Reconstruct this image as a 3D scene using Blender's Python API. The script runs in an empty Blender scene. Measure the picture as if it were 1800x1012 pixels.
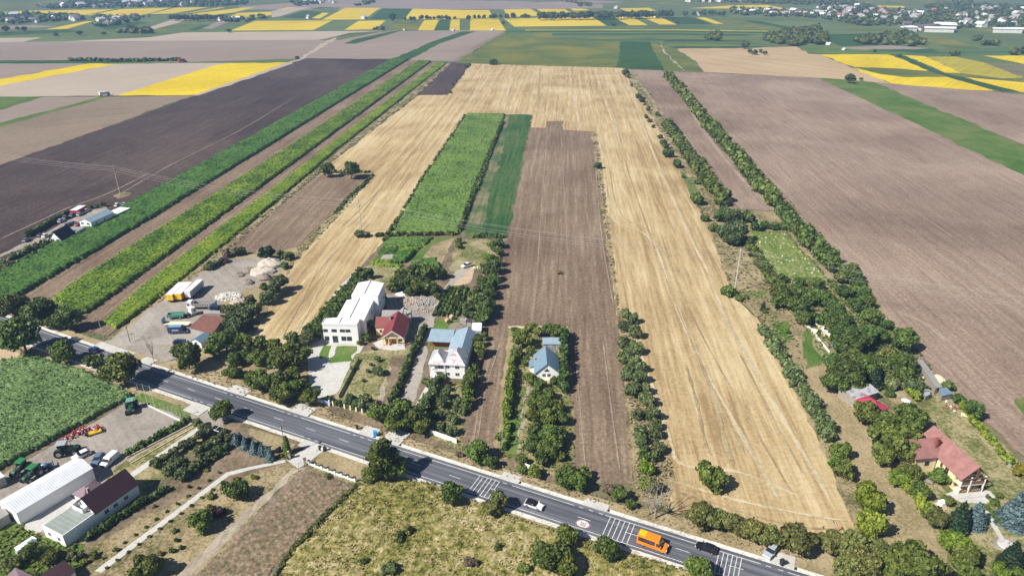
import bpy, math, random
import numpy as np
from mathutils import Vector, Matrix
from mathutils.geometry import tessellate_polygon
sc = bpy.context.scene
COL = sc.collection
R = math.radians
# ---------------------------------------------------------------- camera, sky, sun, exposure
CAM_H = 110.0
FPX = 1216.0                      # focal length in pixels of the 1800 px wide photograph
PITCH = math.atan(581 / FPX)      # the camera looks down 25.5 degrees
cd = bpy.data.cameras.new('camera'); cam = bpy.data.objects.new('camera', cd); COL.objects.link(cam)
cam.location = (0, 0, CAM_H); cam.rotation_euler = (math.pi / 2 - PITCH, 0, 0)
cd.sensor_fit = 'HORIZONTAL'; cd.sensor_width = 36; cd.lens = 36 * FPX / 1800
cd.clip_start = 0.5; cd.clip_end = 30000
sc.camera = cam
SUN_EL, SUN_TO = R(44), R(30)     # elevation; direction the shadows fall, from +X towards +Y
w = bpy.data.worlds.new('World'); sc.world = w; w.use_nodes = True
nt = w.node_tree; nt.nodes.clear()
sky = nt.nodes.new('ShaderNodeTexSky'); sky.sky_type = 'NISHITA'; sky.sun_disc = False
sky.sun_elevation = SUN_EL
sky.sun_rotation = math.pi / 2 - (SUN_TO + math.pi)     # clockwise from +Y
sky.altitude = 300; sky.air_density = 1.0; sky.dust_density = 0.6; sky.ozone_density = 1.5
bg = nt.nodes.new('ShaderNodeBackground'); bg.inputs['Strength'].default_value = 0.05
wo = nt.nodes.new('ShaderNodeOutputWorld')
nt.links.new(sky.outputs[0], bg.inputs[0]); nt.links.new(bg.outputs[0], wo.inputs[0])
sd = bpy.data.lights.new('sun', 'SUN'); sd.energy = 5.0; sd.angle = R(0.5); sd.color = (1.0, 0.95, 0.865)
sun = bpy.data.objects.new('sun', sd); COL.objects.link(sun)
tov = Vector((math.cos(SUN_TO) * math.cos(SUN_EL), math.sin(SUN_TO) * math.cos(SUN_EL), -math.sin(SUN_EL)))
sun.rotation_euler = tov.to_track_quat('-Z', 'Y').to_euler(); sun.location = (-60, -60, 200)
sc.view_settings.view_transform = 'Standard'; sc.view_settings.look = 'None'
sc.view_settings.exposure = 0.56; sc.view_settings.gamma = 1.0; sc.view_settings.use_curve_mapping = False
sc.cycles.max_bounces = 6; sc.cycles.diffuse_bounces = 2; sc.cycles.glossy_bounces = 2
sc.cycles.transmission_bounces = 3; sc.cycles.transparent_max_bounces = 4; sc.cycles.volume_bounces = 0
sc.cycles.use_denoising = True
sc.cycles.caustics_reflective = False; sc.cycles.caustics_refractive = False

# ---------------------------------------------------------------- surveying: photo point -> ground point
CP, SP = math.cos(PITCH), math.sin(PITCH)
def G(px, py, z=0.0):
    """point of the horizontal plane z seen at (px, py) of the 1800 x 1012 photograph"""
    x = px - 900; d = -(py - 506); Y = CP * FPX + SP * d; Z = -SP * FPX + CP * d
    t = (z - CAM_H) / Z
    return Vector((x * t, Y * t, z))
def PJ(p):
    dep = p[1] * CP - (p[2] - CAM_H) * SP; up = p[1] * SP + (p[2] - CAM_H) * CP
    return 900 + p[0] / dep * FPX, 506 - up / dep * FPX
def DEP(p): return p[1] * CP - (p[2] - CAM_H) * SP
def HT(A, ty):
    """height of something standing at photo point A (on the ground) whose top is seen at row ty"""
    g = G(*A); lo, hi = 0.0, 60.0
    for _ in range(40):
        m = (lo + hi) / 2
        if PJ((g.x, g.y, m))[1] > ty: lo = m
        else: hi = m
    return (lo + hi) / 2

# ---------------------------------------------------------------- bookkeeping
def tag(o, label=None, cat=None, group=None, kind=None):
    if label: o['label'] = label
    if cat: o['category'] = cat
    if group: o['group'] = group
    if kind: o['kind'] = kind
    return o
def link(o, parent=None):
    COL.objects.link(o)
    if parent is not None: o.parent = parent
    return o
def mesh(name, V, Fc, m=None, parent=None, smooth=False, mats=None, mi=None):
    me = bpy.data.meshes.new(name)
    me.from_pydata([tuple(v) for v in V], [], [tuple(f) for f in Fc])
    if mats:
        for q in mats: me.materials.append(q)
        if mi is not None: me.polygons.foreach_set('material_index', mi)
    elif m: me.materials.append(m)
    if smooth: me.polygons.foreach_set('use_smooth', [True] * len(me.polygons))
    me.update()
    o = bpy.data.objects.new(name, me)
    return link(o, parent)
def npmesh(name, V, Q, m, parent=None, linkit=True, smooth=False):
    """V (n,3) float, Q (k,3|4) int -> mesh object, fast"""
    V = np.ascontiguousarray(V, dtype=np.float32); Q = np.ascontiguousarray(Q, dtype=np.int32)
    me = bpy.data.meshes.new(name); k, c = Q.shape
    me.vertices.add(len(V)); me.vertices.foreach_set('co', V.ravel())
    me.loops.add(k * c); me.loops.foreach_set('vertex_index', Q.ravel())
    me.polygons.add(k); me.polygons.foreach_set('loop_start', np.arange(0, k * c, c, dtype=np.int32))
    me.polygons.foreach_set('loop_total', np.full(k, c, dtype=np.int32))
    if smooth: me.polygons.foreach_set('use_smooth', np.ones(k, dtype=bool))
    me.materials.append(m); me.update(calc_edges=True)
    o = bpy.data.objects.new(name, me)
    if linkit: link(o, parent)
    return o
def empty(name, loc=(0, 0, 0), rz=0.0, label=None, cat=None, group=None):
    o = bpy.data.objects.new(name, None); o.location = loc; o.rotation_euler = (0, 0, rz)
    o.empty_display_size = 0.3
    link(o); return tag(o, label, cat, group)
class MB:
    """collects simple solids, builds ONE mesh object"""
    def __init__(s): s.V = []; s.F = []
    def add(s, V, Fc):
        n = len(s.V); s.V += [tuple(v) for v in V]; s.F += [tuple(i + n for i in f) for f in Fc]; return s
    def box(s, x0, x1, y0, y1, z0, z1):
        V = [(x0, y0, z0), (x1, y0, z0), (x1, y1, z0), (x0, y1, z0), (x0, y0, z1), (x1, y0, z1), (x1, y1, z1), (x0, y1, z1)]
        return s.add(V, [(0, 3, 2, 1), (4, 5, 6, 7), (0, 1, 5, 4), (1, 2, 6, 5), (2, 3, 7, 6), (3, 0, 4, 7)])
    def bar(s, a, b, r, r2=None, n=6):
        a, b = Vector(a), Vector(b); d = (b - a); q = d.to_track_quat('Z', 'Y'); r2 = r if r2 is None else r2
        V = []
        for p, rr in ((a, r), (b, r2)):
            for i in range(n):
                t = 2 * math.pi * i / n; V.append(p + q @ Vector((rr * math.cos(t), rr * math.sin(t), 0)))
        Fc = [(i, (i + 1) % n, n + (i + 1) % n, n + i) for i in range(n)] + [tuple(range(n - 1, -1, -1)), tuple(range(n, 2 * n))]
        return s.add(V, Fc)
    def prism(s, prof, y0, y1, t0=1.0):
        """prof: list of (x,z), extruded from y0 to y1"""
        n = len(prof); V = [(x, y0, z) for x, z in prof] + [(x, y1, z) for x, z in prof]
        Fc = [(i, (i + 1) % n, n + (i + 1) % n, n + i) for i in range(n)] + [tuple(range(n - 1, -1, -1)), tuple(range(n, 2 * n))]
        return s.add(V, Fc)
    def blob(s, c, r, n=8, m=5, rng=None, j=0.0):
        V = []; Fc = []
        for i in range(m + 1):
            ph = math.pi * i / m
            for k in range(n):
                th = 2 * math.pi * k / n; q = 1 + (rng.uniform(-j, j) if rng else 0)
                V.append((c[0] + r[0] * q * math.sin(ph) * math.cos(th), c[1] + r[1] * q * math.sin(ph) * math.sin(th), c[2] + r[2] * q * math.cos(ph)))
        for i in range(m):
            for k in range(n): Fc.append((i * n + k, (i + 1) * n + k, (i + 1) * n + (k + 1) % n, i * n + (k + 1) % n))
        return s.add(V, Fc)
    def build(s, name, m, parent=None, smooth=False): return mesh(name, s.V, s.F, m, parent, smooth)

# ---------------------------------------------------------------- materials
def nodes(name, rough=0.85, spec=0.2):
    m = bpy.data.materials.new(name); m.use_nodes = True; t = m.node_tree
    b = t.nodes['Principled BSDF']; b.inputs['Roughness'].default_value = rough
    b.inputs['Specular IOR Level'].default_value = spec
    return m, t, b
def nmath(t, op, a, b=None, clamp=False):
    n = t.nodes.new('ShaderNodeMath'); n.operation = op; n.use_clamp = clamp
    for i, v in enumerate((a, b)):
        if v is None: continue
        if isinstance(v, (int, float)): n.inputs[i].default_value = v
        else: t.links.new(v, n.inputs[i])
    return n.outputs[0]
def noise(t, vec, scale, detail=3, rough=0.6, dist=0.0):
    n = t.nodes.new('ShaderNodeTexNoise'); n.inputs['Scale'].default_value = scale; n.inputs['Detail'].default_value = detail
    n.inputs['Roughness'].default_value = rough; n.inputs['Distortion'].default_value = dist
    t.links.new(vec, n.inputs['Vector']); return n.outputs['Fac']
def ramp(t, fac, cols, a=0.2, b=0.8):
    n = t.nodes.new('ShaderNodeValToRGB'); r = n.color_ramp
    ps = [a + (b - a) * i / max(1, len(cols) - 1) for i in range(len(cols))]
    while len(r.elements) < len(cols): r.elements.new(0.5)
    for e, p, c in zip(r.elements, ps, cols): e.position = p; e.color = (*c, 1)
    t.links.new(fac, n.inputs[0]); return n.outputs[0]
def xform(t, vec, rot=0.0, scale=(1, 1, 1)):
    n = t.nodes.new('ShaderNodeMapping'); n.vector_type = 'POINT'
    n.inputs['Rotation'].default_value = (0, 0, rot); n.inputs['Scale'].default_value = scale
    t.links.new(vec, n.inputs['Vector']); return n.outputs[0]
def pos(t): return t.nodes.new('ShaderNodeNewGeometry').outputs['Position']
ROW = R(4.24)           # the field rows run 4.24 degrees clockwise of +Y
def field_mat(name, cols, row=ROW, period=4.0, stripe=0.25, patch=0.35, grain=0.35, pscale=0.02, gscale=0.95, bump=0.25, along=0.02, rough=0.95, fine=0.0, mid=0.5, a=0.25, b=0.75):
    m, t, bs = nodes(name, rough, 0.1)
    P = pos(t); Q = xform(t, P, row)
    st = noise(t, xform(t, Q, 0, (1 / period, along / period * 1.0, 1)), 1.6, 4, 0.6)
    pa = noise(t, P, pscale, 4, 0.55, 0.6)
    gr = noise(t, P, gscale, 4, 0.75); mg = noise(t, P, 0.22, 5, 0.75)
    f = nmath(t, 'ADD', nmath(t, 'MULTIPLY', nmath(t, 'SUBTRACT', st, 0.5), stripe * 2.2), 0.5)
    f = nmath(t, 'ADD', f, nmath(t, 'MULTIPLY', nmath(t, 'SUBTRACT', pa, 0.5), patch * 2.2))
    f = nmath(t, 'ADD', f, nmath(t, 'MULTIPLY', nmath(t, 'SUBTRACT', gr, 0.5), grain * 3.6))
    f = nmath(t, 'ADD', f, nmath(t, 'MULTIPLY', nmath(t, 'SUBTRACT', mg, 0.5), mid))
    if fine:
        s2 = noise(t, xform(t, Q, 0, (0.75, 0.035, 1)), 1.0, 3, 0.7)
        f = nmath(t, 'ADD', f, nmath(t, 'MULTIPLY', nmath(t, 'SUBTRACT', s2, 0.5), fine * 2))
    t.links.new(ramp(t, f, cols, a, b), bs.inputs['Base Color'])
    if bump:
        bn = t.nodes.new('ShaderNodeBump'); bn.inputs['Strength'].default_value = bump; bn.inputs['Distance'].default_value = 0.25
        t.links.new(gr, bn.inputs['Height']); t.links.new(bn.outputs[0], bs.inputs['Normal'])
    return m
def plain(name, c, rough=0.6, spec=0.3, var=0.12, scale=1.5, metal=0.0):
    m, t, bs = nodes(name, rough, spec); bs.inputs['Metallic'].default_value = metal
    tc = t.nodes.new('ShaderNodeTexCoord')
    f = noise(t, tc.outputs['Object'], scale, 4, 0.65)
    lo = tuple(x * (1 - var) for x in c); hi = tuple(min(1, x * (1 + var)) for x in c)
    t.links.new(ramp(t, f, [lo, hi], 0.3, 0.7), bs.inputs['Base Color'])
    return m
def leaf_mat(name, dark, light, hue=0.022, trans=0.25):
    m, t, bs = nodes(name, 0.55, 0.25)
    g = t.nodes.new('ShaderNodeNewGeometry'); oi = t.nodes.new('ShaderNodeObjectInfo')
    n1 = noise(t, g.outputs['Position'], 0.55, 2, 0.6)
    f = nmath(t, 'ADD', nmath(t, 'MULTIPLY', g.outputs['Random Per Island'], 0.65), nmath(t, 'MULTIPLY', n1, 0.45))
    c = ramp(t, f, [dark, tuple((a + b) / 2 for a, b in zip(dark, light)), light], 0.15, 0.95)
    hs = t.nodes.new('ShaderNodeHueSaturation')
    t.links.new(nmath(t, 'ADD', nmath(t, 'MULTIPLY', oi.outputs['Random'], hue * 2), 0.488 - hue), hs.inputs['Hue'])
    v = nmath(t, 'ADD', nmath(t, 'MULTIPLY', nmath(t, 'FRACT', nmath(t, 'MULTIPLY', oi.outputs['Random'], 7.31)), 0.5), 0.75)
    t.links.new(v, hs.inputs['Value']); t.links.new(c, hs.inputs['Color']); t.links.new(hs.outputs[0], bs.inputs['Base Color'])
    tr = t.nodes.new('ShaderNodeBsdfTranslucent'); mx = t.nodes.new('ShaderNodeMixShader'); mx.inputs[0].default_value = trans
    t.links.new(hs.outputs[0], tr.inputs[0]); t.links.new(bs.outputs[0], mx.inputs[1]); t.links.new(tr.outputs[0], mx.inputs[2])
    t.links.new(mx.outputs[0], t.nodes['Material Output'].inputs[0])
    return m

M = {}
M['ground'] = field_mat('ground_mix', [(.06, .075, .035), (.11, .12, .05), (.2, .17, .1), (.13, .13, .06)], stripe=.1, patch=.7, grain=.25, pscale=.012, bump=.2)
M['stubble'] = field_mat('stubble', [(.28, .195, .095), (.385, .282, .148), (.455, .35, .19), (.54, .44, .265)], period=5.0, stripe=.42, patch=.4, grain=.24, pscale=.018, fine=.5, mid=.2, along=.012)
M['stubble_far'] = field_mat('stubble_far', [(.31, .22, .13), (.41, .3, .175), (.48, .37, .23)], row=R(-35), period=12, stripe=.3, patch=.25, grain=.3, pscale=.01)
M['soil'] = field_mat('ploughed_soil', [(.118, .079, .053), (.172, .121, .083), (.213, .157, .109), (.31, .24, .16)], period=3.2, stripe=.25, patch=.3, grain=.34, fine=.36, mid=.3, pscale=.02, bump=.5)
M['soil_dark'] = field_mat('dark_ploughed_soil', [(.038, .027, .025), (.058, .042, .038), (.078, .057, .05), (.12, .09, .07)], period=3.4, stripe=.22, patch=.4, grain=.4, fine=.3, mid=.4, pscale=.008, bump=.5)
M['soil_lilac'] = field_mat('pale_ploughed_soil', [(.158, .11, .081), (.224, .162, .122), (.275, .204, .157), (.36, .28, .21)], row=R(3), period=3.2, stripe=.2, patch=.4, grain=.34, fine=.3, mid=.35, pscale=.012, bump=.4)
M['tan_far'] = field_mat('tan_field', [(.2, .155, .125), (.26, .205, .165), (.31, .25, .2)], row=R(60), period=9, stripe=.2, patch=.25, grain=.35, pscale=.006)
M['tan_brown'] = field_mat('tan_brown_field', [(.16, .125, .085), (.22, .17, .12), (.27, .21, .15)], row=R(55), period=4, stripe=.35, patch=.3, grain=.35, pscale=.01)
M['pale_tan'] = field_mat('pale_tan_field', [(.32, .26, .2), (.39, .32, .25), (.44, .37, .29)], row=R(55), period=7, stripe=.15, patch=.2, grain=.3, pscale=.01)
M['sunflower'] = field_mat('sunflower_bloom', [(.36, .27, .012), (.55, .41, .01), (.68, .5, .012), (.72, .56, .03)], row=R(40), period=3, stripe=.3, patch=.25, grain=.5, gscale=1.3, pscale=.01, bump=.5)
M['sunflower_dull'] = field_mat('sunflower_fading', [(.2, .19, .03), (.35, .3, .03), (.45, .37, .04)], row=R(40), period=4, stripe=.3, patch=.4, grain=.45, pscale=.01)
M['far_yellow'] = field_mat('sunflower_far', [(.42, .31, .02), (.56, .42, .03), (.64, .48, .04)], row=R(20), period=14, stripe=.2, patch=.3, grain=.2, gscale=.3, pscale=.006, bump=0)
M['green_far'] = field_mat('green_crop_far', [(.07, .1, .035), (.1, .14, .048), (.15, .185, .07)], row=R(80), period=16, stripe=.35, patch=.35, grain=.25, gscale=.3, pscale=.006, bump=0)
M['green_dark_far'] = field_mat('dark_green_crop_far', [(.022, .06, .014), (.034, .082, .02), (.055, .11, .028)], row=R(80), period=8, stripe=.3, patch=.3, grain=.3, pscale=.01, bump=0)
M['olive_far'] = field_mat('olive_crop_far', [(.07, .105, .025), (.12, .14, .03), (.2, .18, .03)], row=R(88), period=6, stripe=.3, patch=.6, grain=.25, pscale=.012, bump=0)
M['green_rows'] = field_mat('striped_green_crops', [(.035, .085, .03), (.055, .115, .04), (.1, .15, .06), (.06, .1, .035)], row=R(86), period=45, stripe=.75, patch=.15, grain=.15, along=.004, pscale=.006, bump=0)
M['grass_green'] = field_mat('green_grass', [(.045, .1, .015), (.07, .14, .022), (.11, .16, .035), (.17, .17, .07)], stripe=.2, patch=.5, grain=.5, pscale=.035, gscale=1.5, bump=.6)
M['lawn'] = field_mat('mown_lawn', [(.07, .13, .02), (.09, .17, .03), (.13, .19, .045), (.22, .2, .1)], stripe=.25, patch=.55, grain=.35, pscale=.08, gscale=1.6, bump=.3, period=1.5)
M['dry_grass'] = field_mat('dry_grass', [(.09, .095, .035), (.2, .165, .085), (.3, .235, .135), (.37, .3, .18)], stripe=.2, patch=.6, grain=.5, pscale=.09, gscale=1.4, bump=.5)
M['dry_verge'] = field_mat('dry_verge', [(.2, .17, .08), (.31, .245, .14), (.39, .31, .19)], stripe=.1, patch=.5, grain=.5, pscale=.12, gscale=1.4, bump=.5)
M['mottle'] = field_mat('weedy_grass', [(.1, .115, .035), (.17, .175, .06), (.27, .235, .12), (.36, .3, .18)], stripe=.1, patch=.75, grain=.6, pscale=.12, gscale=1.1, bump=.7)
M['reddish'] = field_mat('reddish_fallow', [(.13, .13, .075), (.21, .155, .115), (.25, .175, .14), (.33, .26, .18)], row=R(-40), period=1.6, stripe=.45, patch=.5, grain=.5, pscale=.1, gscale=1.3, bump=.6, along=.2)
M['garden_soil'] = field_mat('garden_soil', [(.1, .09, .05), (.18, .135, .09), (.25, .19, .13)], stripe=.3, patch=.6, grain=.4, pscale=.12, period=1.5, bump=.5)
M['yard'] = field_mat('yard_gravel', [(.22, .195, .165), (.3, .265, .23), (.36, .32, .28)], row=R(-40), period=2.5, stripe=.3, patch=.4, grain=.35, pscale=.07, bump=.2)
M['pale_yard'] = field_mat('pale_gravel', [(.28, .255, .225), (.34, .31, .27), (.4, .365, .32)], row=R(-40), period=2.5, stripe=.25, patch=.4, grain=.35, pscale=.07, bump=.2)
M['concrete'] = field_mat('pale_concrete', [(.42, .41, .38), (.5, .49, .46), (.58, .57, .53)], stripe=.15, patch=.3, grain=.25, pscale=.2, bump=.1)
M['kerb'] = field_mat('gutter_concrete', [(.4, .37, .32), (.62, .59, .53), (.74, .71, .65)], row=R(66), period=.6, stripe=.12, patch=.4, grain=.5, pscale=.35, gscale=1.6, bump=.2)
M['track'] = field_mat('farm_track', [(.26, .22, .17), (.34, .29, .22), (.42, .36, .28)], stripe=.4, patch=.4, grain=.4, pscale=.2, period=1.2, bump=.3)
M['orange_soil'] = field_mat('sandy_soil', [(.36, .26, .17), (.46, .34, .23), (.54, .42, .3)], stripe=.1, patch=.4, grain=.35, pscale=.15, bump=.3)
M['strip_green'] = field_mat('low_green_crop', [(.022, .062, .018), (.034, .088, .026), (.055, .115, .034), (.13, .14, .06)], period=3, stripe=.35, patch=.35, grain=.4, fine=.3)
M['strip_mottle'] = field_mat('thin_patchy_grass', [(.04, .09, .028), (.075, .115, .04), (.14, .145, .07), (.23, .2, .12)], period=3, stripe=.35, patch=.6, grain=.4, fine=.25, pscale=.04)
# asphalt: wheel tracks follow the road (its own curve), worn and patched
def asphalt():
    m, t, bs = nodes('asphalt', 0.8, 0.3)
    uv = t.nodes.new('ShaderNodeUVMap'); uv.uv_map = 'UVMap'
    a = noise(t, xform(t, uv.outputs[0], 0, (.02, 1.1, 1)), 1.0, 3, .55)
    b_ = noise(t, uv.outputs[0], 3.5, 4, .8); c_ = noise(t, xform(t, uv.outputs[0], 0, (.05, .25, 1)), 1.0, 4, .6)
    f = nmath(t, 'ADD', nmath(t, 'MULTIPLY', nmath(t, 'SUBTRACT', a, .5), 1.6), nmath(t, 'MULTIPLY', nmath(t, 'SUBTRACT', b_, .5), .35))
    f = nmath(t, 'ADD', nmath(t, 'ADD', f, nmath(t, 'MULTIPLY', nmath(t, 'SUBTRACT', c_, .5), .5)), .5)
    t.links.new(ramp(t, f, [(.066, .07, .084), (.102, .108, .127), (.15, .157, .176)], .25, .75), bs.inputs['Base Color'])
    return m
M['asphalt'] = asphalt()
M['paint'] = plain('road_paint', (.6, .6, .59), .6, .3, .3, 2)
M['paint_red'] = plain('red_road_paint', (.25, .12, .135), .7, .2, .2, 2)
M['paint_black'] = plain('black_road_paint_and_culvert', (.02, .02, .02), .7, .2, .2, 2)

# ---------------------------------------------------------------- ground sheets
LV = []
def level(pts):
    x0, x1 = min(p[0] for p in pts), max(p[0] for p in pts); y0, y1 = min(p[1] for p in pts), max(p[1] for p in pts)
    l = 1 + max([q[4] for q in LV if q[0] < x1 and q[1] > x0 and q[2] < y1 and q[3] > y0] or [0]); LV.append((x0, x1, y0, y1, l))
    return -.17 + l * .0042
def rough_edge(P, m):
    out = []; r = random.Random(len(P) * 7 + int(abs(P[0].x)))
    for i, a in enumerate(P):
        b = P[(i + 1) % len(P)]; out.append(a); L = (b - a).length; d = (a.length + b.length) / 2
        if d > 1100 or m.name in SMOOTH: continue
        st = max(2.5, d * .012); n = min(120, int(L / st)); nr = Vector((-(b - a).y, (b - a).x, 0)).normalized()
        for k in range(1, n): out.append(a.lerp(b, k / n) + nr * r.gauss(0, min(1.4, .18 + d * .0011)))
    return out
SMOOTH = {'pale_concrete', 'asphalt', 'gutter_concrete'}
def sheet(name, pts, m, z=None, world=False, kind='structure'):
    if z is None: z = level(pts)
    P = [Vector((p[0], p[1], z)) if world else G(p[0], p[1], 0) for p in pts]
    P = [Vector((p.x, p.y, z)) for p in P]
    if not world: P = rough_edge(P, m)
    if sum(P[i - 1].x * P[i].y - P[i].x * P[i - 1].y for i in range(len(P))) < 0: P.reverse()
    tri = tessellate_polygon([P])
    T = []
    for a, b, c in tri:
        n = (P[b] - P[a]).cross(P[c] - P[a])
        T.append((a, b, c) if n.z > 0 else (a, c, b))
    o = mesh(name, P, T, m); o['kind'] = kind
    return o
sheet('ground', [(-14000, -400), (14000, -400), (14000, 16000), (-14000, 16000)], M['ground'], -.17, True)
# ================================================================ far land (beyond about 700 m)
S = sheet
S('far_meadow', [(-300, -58), (2150, -58), (2150, 112), (-300, 112)], M['green_far'])
S('hill_field', [(420, 12), (600, -2), (900, 2), (1060, 8), (1060, 15), (900, 16), (600, 18), (420, 17)], M['tan_far'])
S('hill_field', [(1040, 8), (1300, 12), (1480, 4), (1700, 10), (1640, -6), (1200, -10)], M['olive_far'])
for p in [[(-60, 24), (60, 19), (200, 16.5), (150, 26.5), (0, 26)], [(152, 27), (212, 16.5), (300, 13.8), (258, 25), (222, 30)],
          [(262, 25), (308, 13.8), (366, 13), (305, 24)], [(312, 26), (385, 13.5), (397, 13.5), (345, 21.5)],
          [(326, 29), (345, 23.5), (430, 13.5), (448, 13.5), (412, 22), (372, 27)], [(400, 31), (418, 23), (475, 21), (505, 13.2), (521, 13), (470, 28), (440, 32)],
          [(405, 54), (448, 37), (585, 36), (551, 53)], [(548, 32), (585, 14), (596, 13.5), (562, 33)], [(566, 35), (607, 14), (668, 14.2), (640, 34.5)],
          [(605, 53), (630, 37), (678, 36), (660, 51.5)], [(711, 33.5), (726, 15.5), (792, 17.5), (860, 18), (866, 31), (770, 34)],
          [(734, 53.5), (746, 35), (771, 35), (763, 53.5)], [(790, 53.5), (793, 34), (808, 34), (808, 53.5)], [(826, 53.5), (827, 33), (876, 33), (889, 54)],
          [(885, 17), (933, 16), (952, 28), (893, 30)], [(943, 16), (992, 16), (1010, 26), (962, 27)], [(1002, 15), (1030, 16), (1052, 25), (1017, 26)],
          [(886, 33), (1042, 29.5), (1066, 45.5), (904, 47)], [(1076, 29.5), (1110, 29.5), (1139, 44.5), (1106, 44.5)], [(1126, 29.5), (1161, 30.5), (1190, 43.5), (1160, 43.5)],
          [(1088, 15), (1140, 14), (1163, 22), (1108, 22.5)], [(1224, 31), (1240, 31), (1272, 42), (1257, 42)], [(1210, 15), (1285, 10), (1350, 9), (1388, 17), (1310, 15.5)],
          [(80, 52), (150, 38), (165, 37), (118, 51)], [(1000, 66), (1040, 56), (1210, 57), (1350, 60), (1260, 62), (1060, 62)],
          [(1515, 12), (1540, 10), (1590, 11), (1590, 14)], [(-300, 30), (-60, 24), (-10, 26), (-200, 36)], [(1900, 40), (2100, 38), (2100, 50), (1900, 48)]]:
    S('sunflower_field', p, M['far_yellow'])
S('far_field', [(475, 20), (520, 13.5), (545, 12.8), (492, 29), (478, 31)], M['pale_tan'])
S('far_field', [(495, 31), (560, 13), (585, 13), (545, 33)], M['green_dark_far'])
S('far_field', [(650, 34), (672, 15), (725, 15.5), (710, 34)], M['green_dark_far'])
S('far_field', [(250, 52), (305, 34), (325, 34), (300, 50)], M['pale_tan'])
S('far_field', [(350, 50), (390, 36), (405, 37), (372, 51)], M['tan_far'])
S('far_field', [(680, 52), (700, 36), (740, 35), (732, 53)], M['olive_far'])
S('far_field', [(762, 53.5), (775, 35), (790, 35), (789, 53.5)], M['green_dark_far'])
S('striped_crop_field', [(895, 49), (1200, 46), (1345, 52), (1380, 72), (1330, 84), (1190, 86), (1145, 74), (975, 70), (960, 58), (885, 60)], M['green_rows'])
for k_, (ya, yb, mm) in enumerate([(48.5, 50, 'olive_far'), (50.5, 52, 'green_far'), (52.3, 54, 'sunflower_dull'), (54.3, 56.5, 'green_dark_far'), (57, 59, 'green_far'), (59.5, 62, 'green_dark_far'), (62.3, 65, 'green_far'), (65.5, 69, 'olive_far')]):
    S('crop_stripe', [(905 + k_ * 9, ya), (1180, ya - .5), (1345 + k_ * 2, ya + 2), (1345 + k_ * 2, yb + 2), (1180, yb - .5), (905 + k_ * 9, yb)], M[mm])
for ya, yb, mm in [(71, 73.5, 'green_dark_far'), (74.5, 77, 'green_far'), (78.5, 80.5, 'olive_far'), (82, 86, 'green_dark_far')]:
    S('crop_stripe', [(1165, ya - .5), (1340, ya), (1340, yb - .5), (1168 + (yb - 71), yb)], M[mm])
S('olive_crop_field', [(808, 108), (884, 60), (970, 58), (975, 70), (1091, 73), (1084, 121), (860, 112)], M['olive_far'])
S('green_crop_field', [(1091, 73), (1143, 74), (1168, 124), (1084, 121)], M['green_dark_far'])
S('meadow_strip', [(1143, 74), (1190, 86), (1236, 127), (1168, 124)], M['olive_far'])
S('field_track', [(1160, 74), (1162, 73), (1168, 90), (1204, 124), (1201, 124), (1165, 90)], M['track'])
S('valley_meadow', [(1290, 66), (1420, 50), (1560, 52), (1850, 50), (2000, 60), (2000, 100), (1700, 98), (1560, 95), (1420, 95)], M['green_far'])
S('dark_crop_field', [(1430, 62), (1580, 57), (1620, 76), (1480, 82)], M['green_dark_far'])
S('tan_field', [(1475, 84), (1560, 80), (1632, 85), (1600, 88), (1500, 88)], M['tan_far'])
S('green_crop_field', [(1500, 88), (1640, 86), (1668, 98), (1560, 97)], M['green_dark_far'])
S('tan_field', [(-120, 68), (80, 66), (260, 58), (450, 56), (700, 54), (560, 72), (0, 77), (-120, 78)], M['pale_tan'])
S('green_strip', [(40, 74), (90, 62), (330, 56), (260, 66), (90, 74)], M['green_far'])
S('ploughed_field', [(-140, 76), (120, 73), (560, 70), (650, 55), (868, 53.5), (886, 56), (802, 108), (530, 103), (320, 110), (0, 108), (-140, 108)], M['tan_far'])
S('green_strip', [(560, 71), (615, 58), (690, 54), (660, 58), (600, 70)], M['green_far'])
S('green_strip', [(605, 77), (625, 69), (690, 55), (706, 54), (680, 62), (625, 77)], M['green_dark_far'])
S('green_strip', [(690, 104), (755, 75), (812, 55.5), (836, 55.5), (775, 76), (722, 104)], M['green_dark_far'])
S('field_track', [(524, 104), (575, 72), (590, 66), (592, 67), (532, 104)], M['pale_tan'])
S('field_track', [(797, 107), (840, 78), (884, 56), (888, 57), (850, 78), (803, 108)], M['tan_brown'])
S('green_crop_field', [(-140, 107), (315, 105), (325, 108), (170, 111), (-140, 113)], M['green_dark_far'])
S('ploughed_field', [(-140, 112), (150, 112), (0, 140), (-140, 166)], M['tan_far'])
S('sunflower_field', [(-140, 168), (0, 139), (155, 112), (206, 112.5), (0, 151), (-140, 180)], M['sunflower'])
S('pale_field', [(-140, 180), (0, 151), (206, 112.5), (410, 110.5), (208, 168), (0, 170), (-140, 172)], M['pale_tan'])
S('sunflower_field', [(207, 168), (380, 114), (410, 111), (505, 110), (450, 130), (345, 166), (330, 167.5)], M['sunflower'])
S('green_crop_field', [(-140, 173), (74, 171), (0, 193), (-140, 225)], M['grass_green'])
S('ploughed_field', [(74, 171), (178, 170), (0, 219), (-140, 255), (-140, 226), (0, 194)], M['tan_far'])
S('green_strip', [(176, 170), (187, 171), (0, 223), (-140, 258), (-140, 250), (0, 216)], M['grass_green'])
S('brown_field', [(187, 171), (338, 168), (100, 255), (0, 290), (-200, 360), (-200, 275), (0, 223)], M['tan_brown'])
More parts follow.
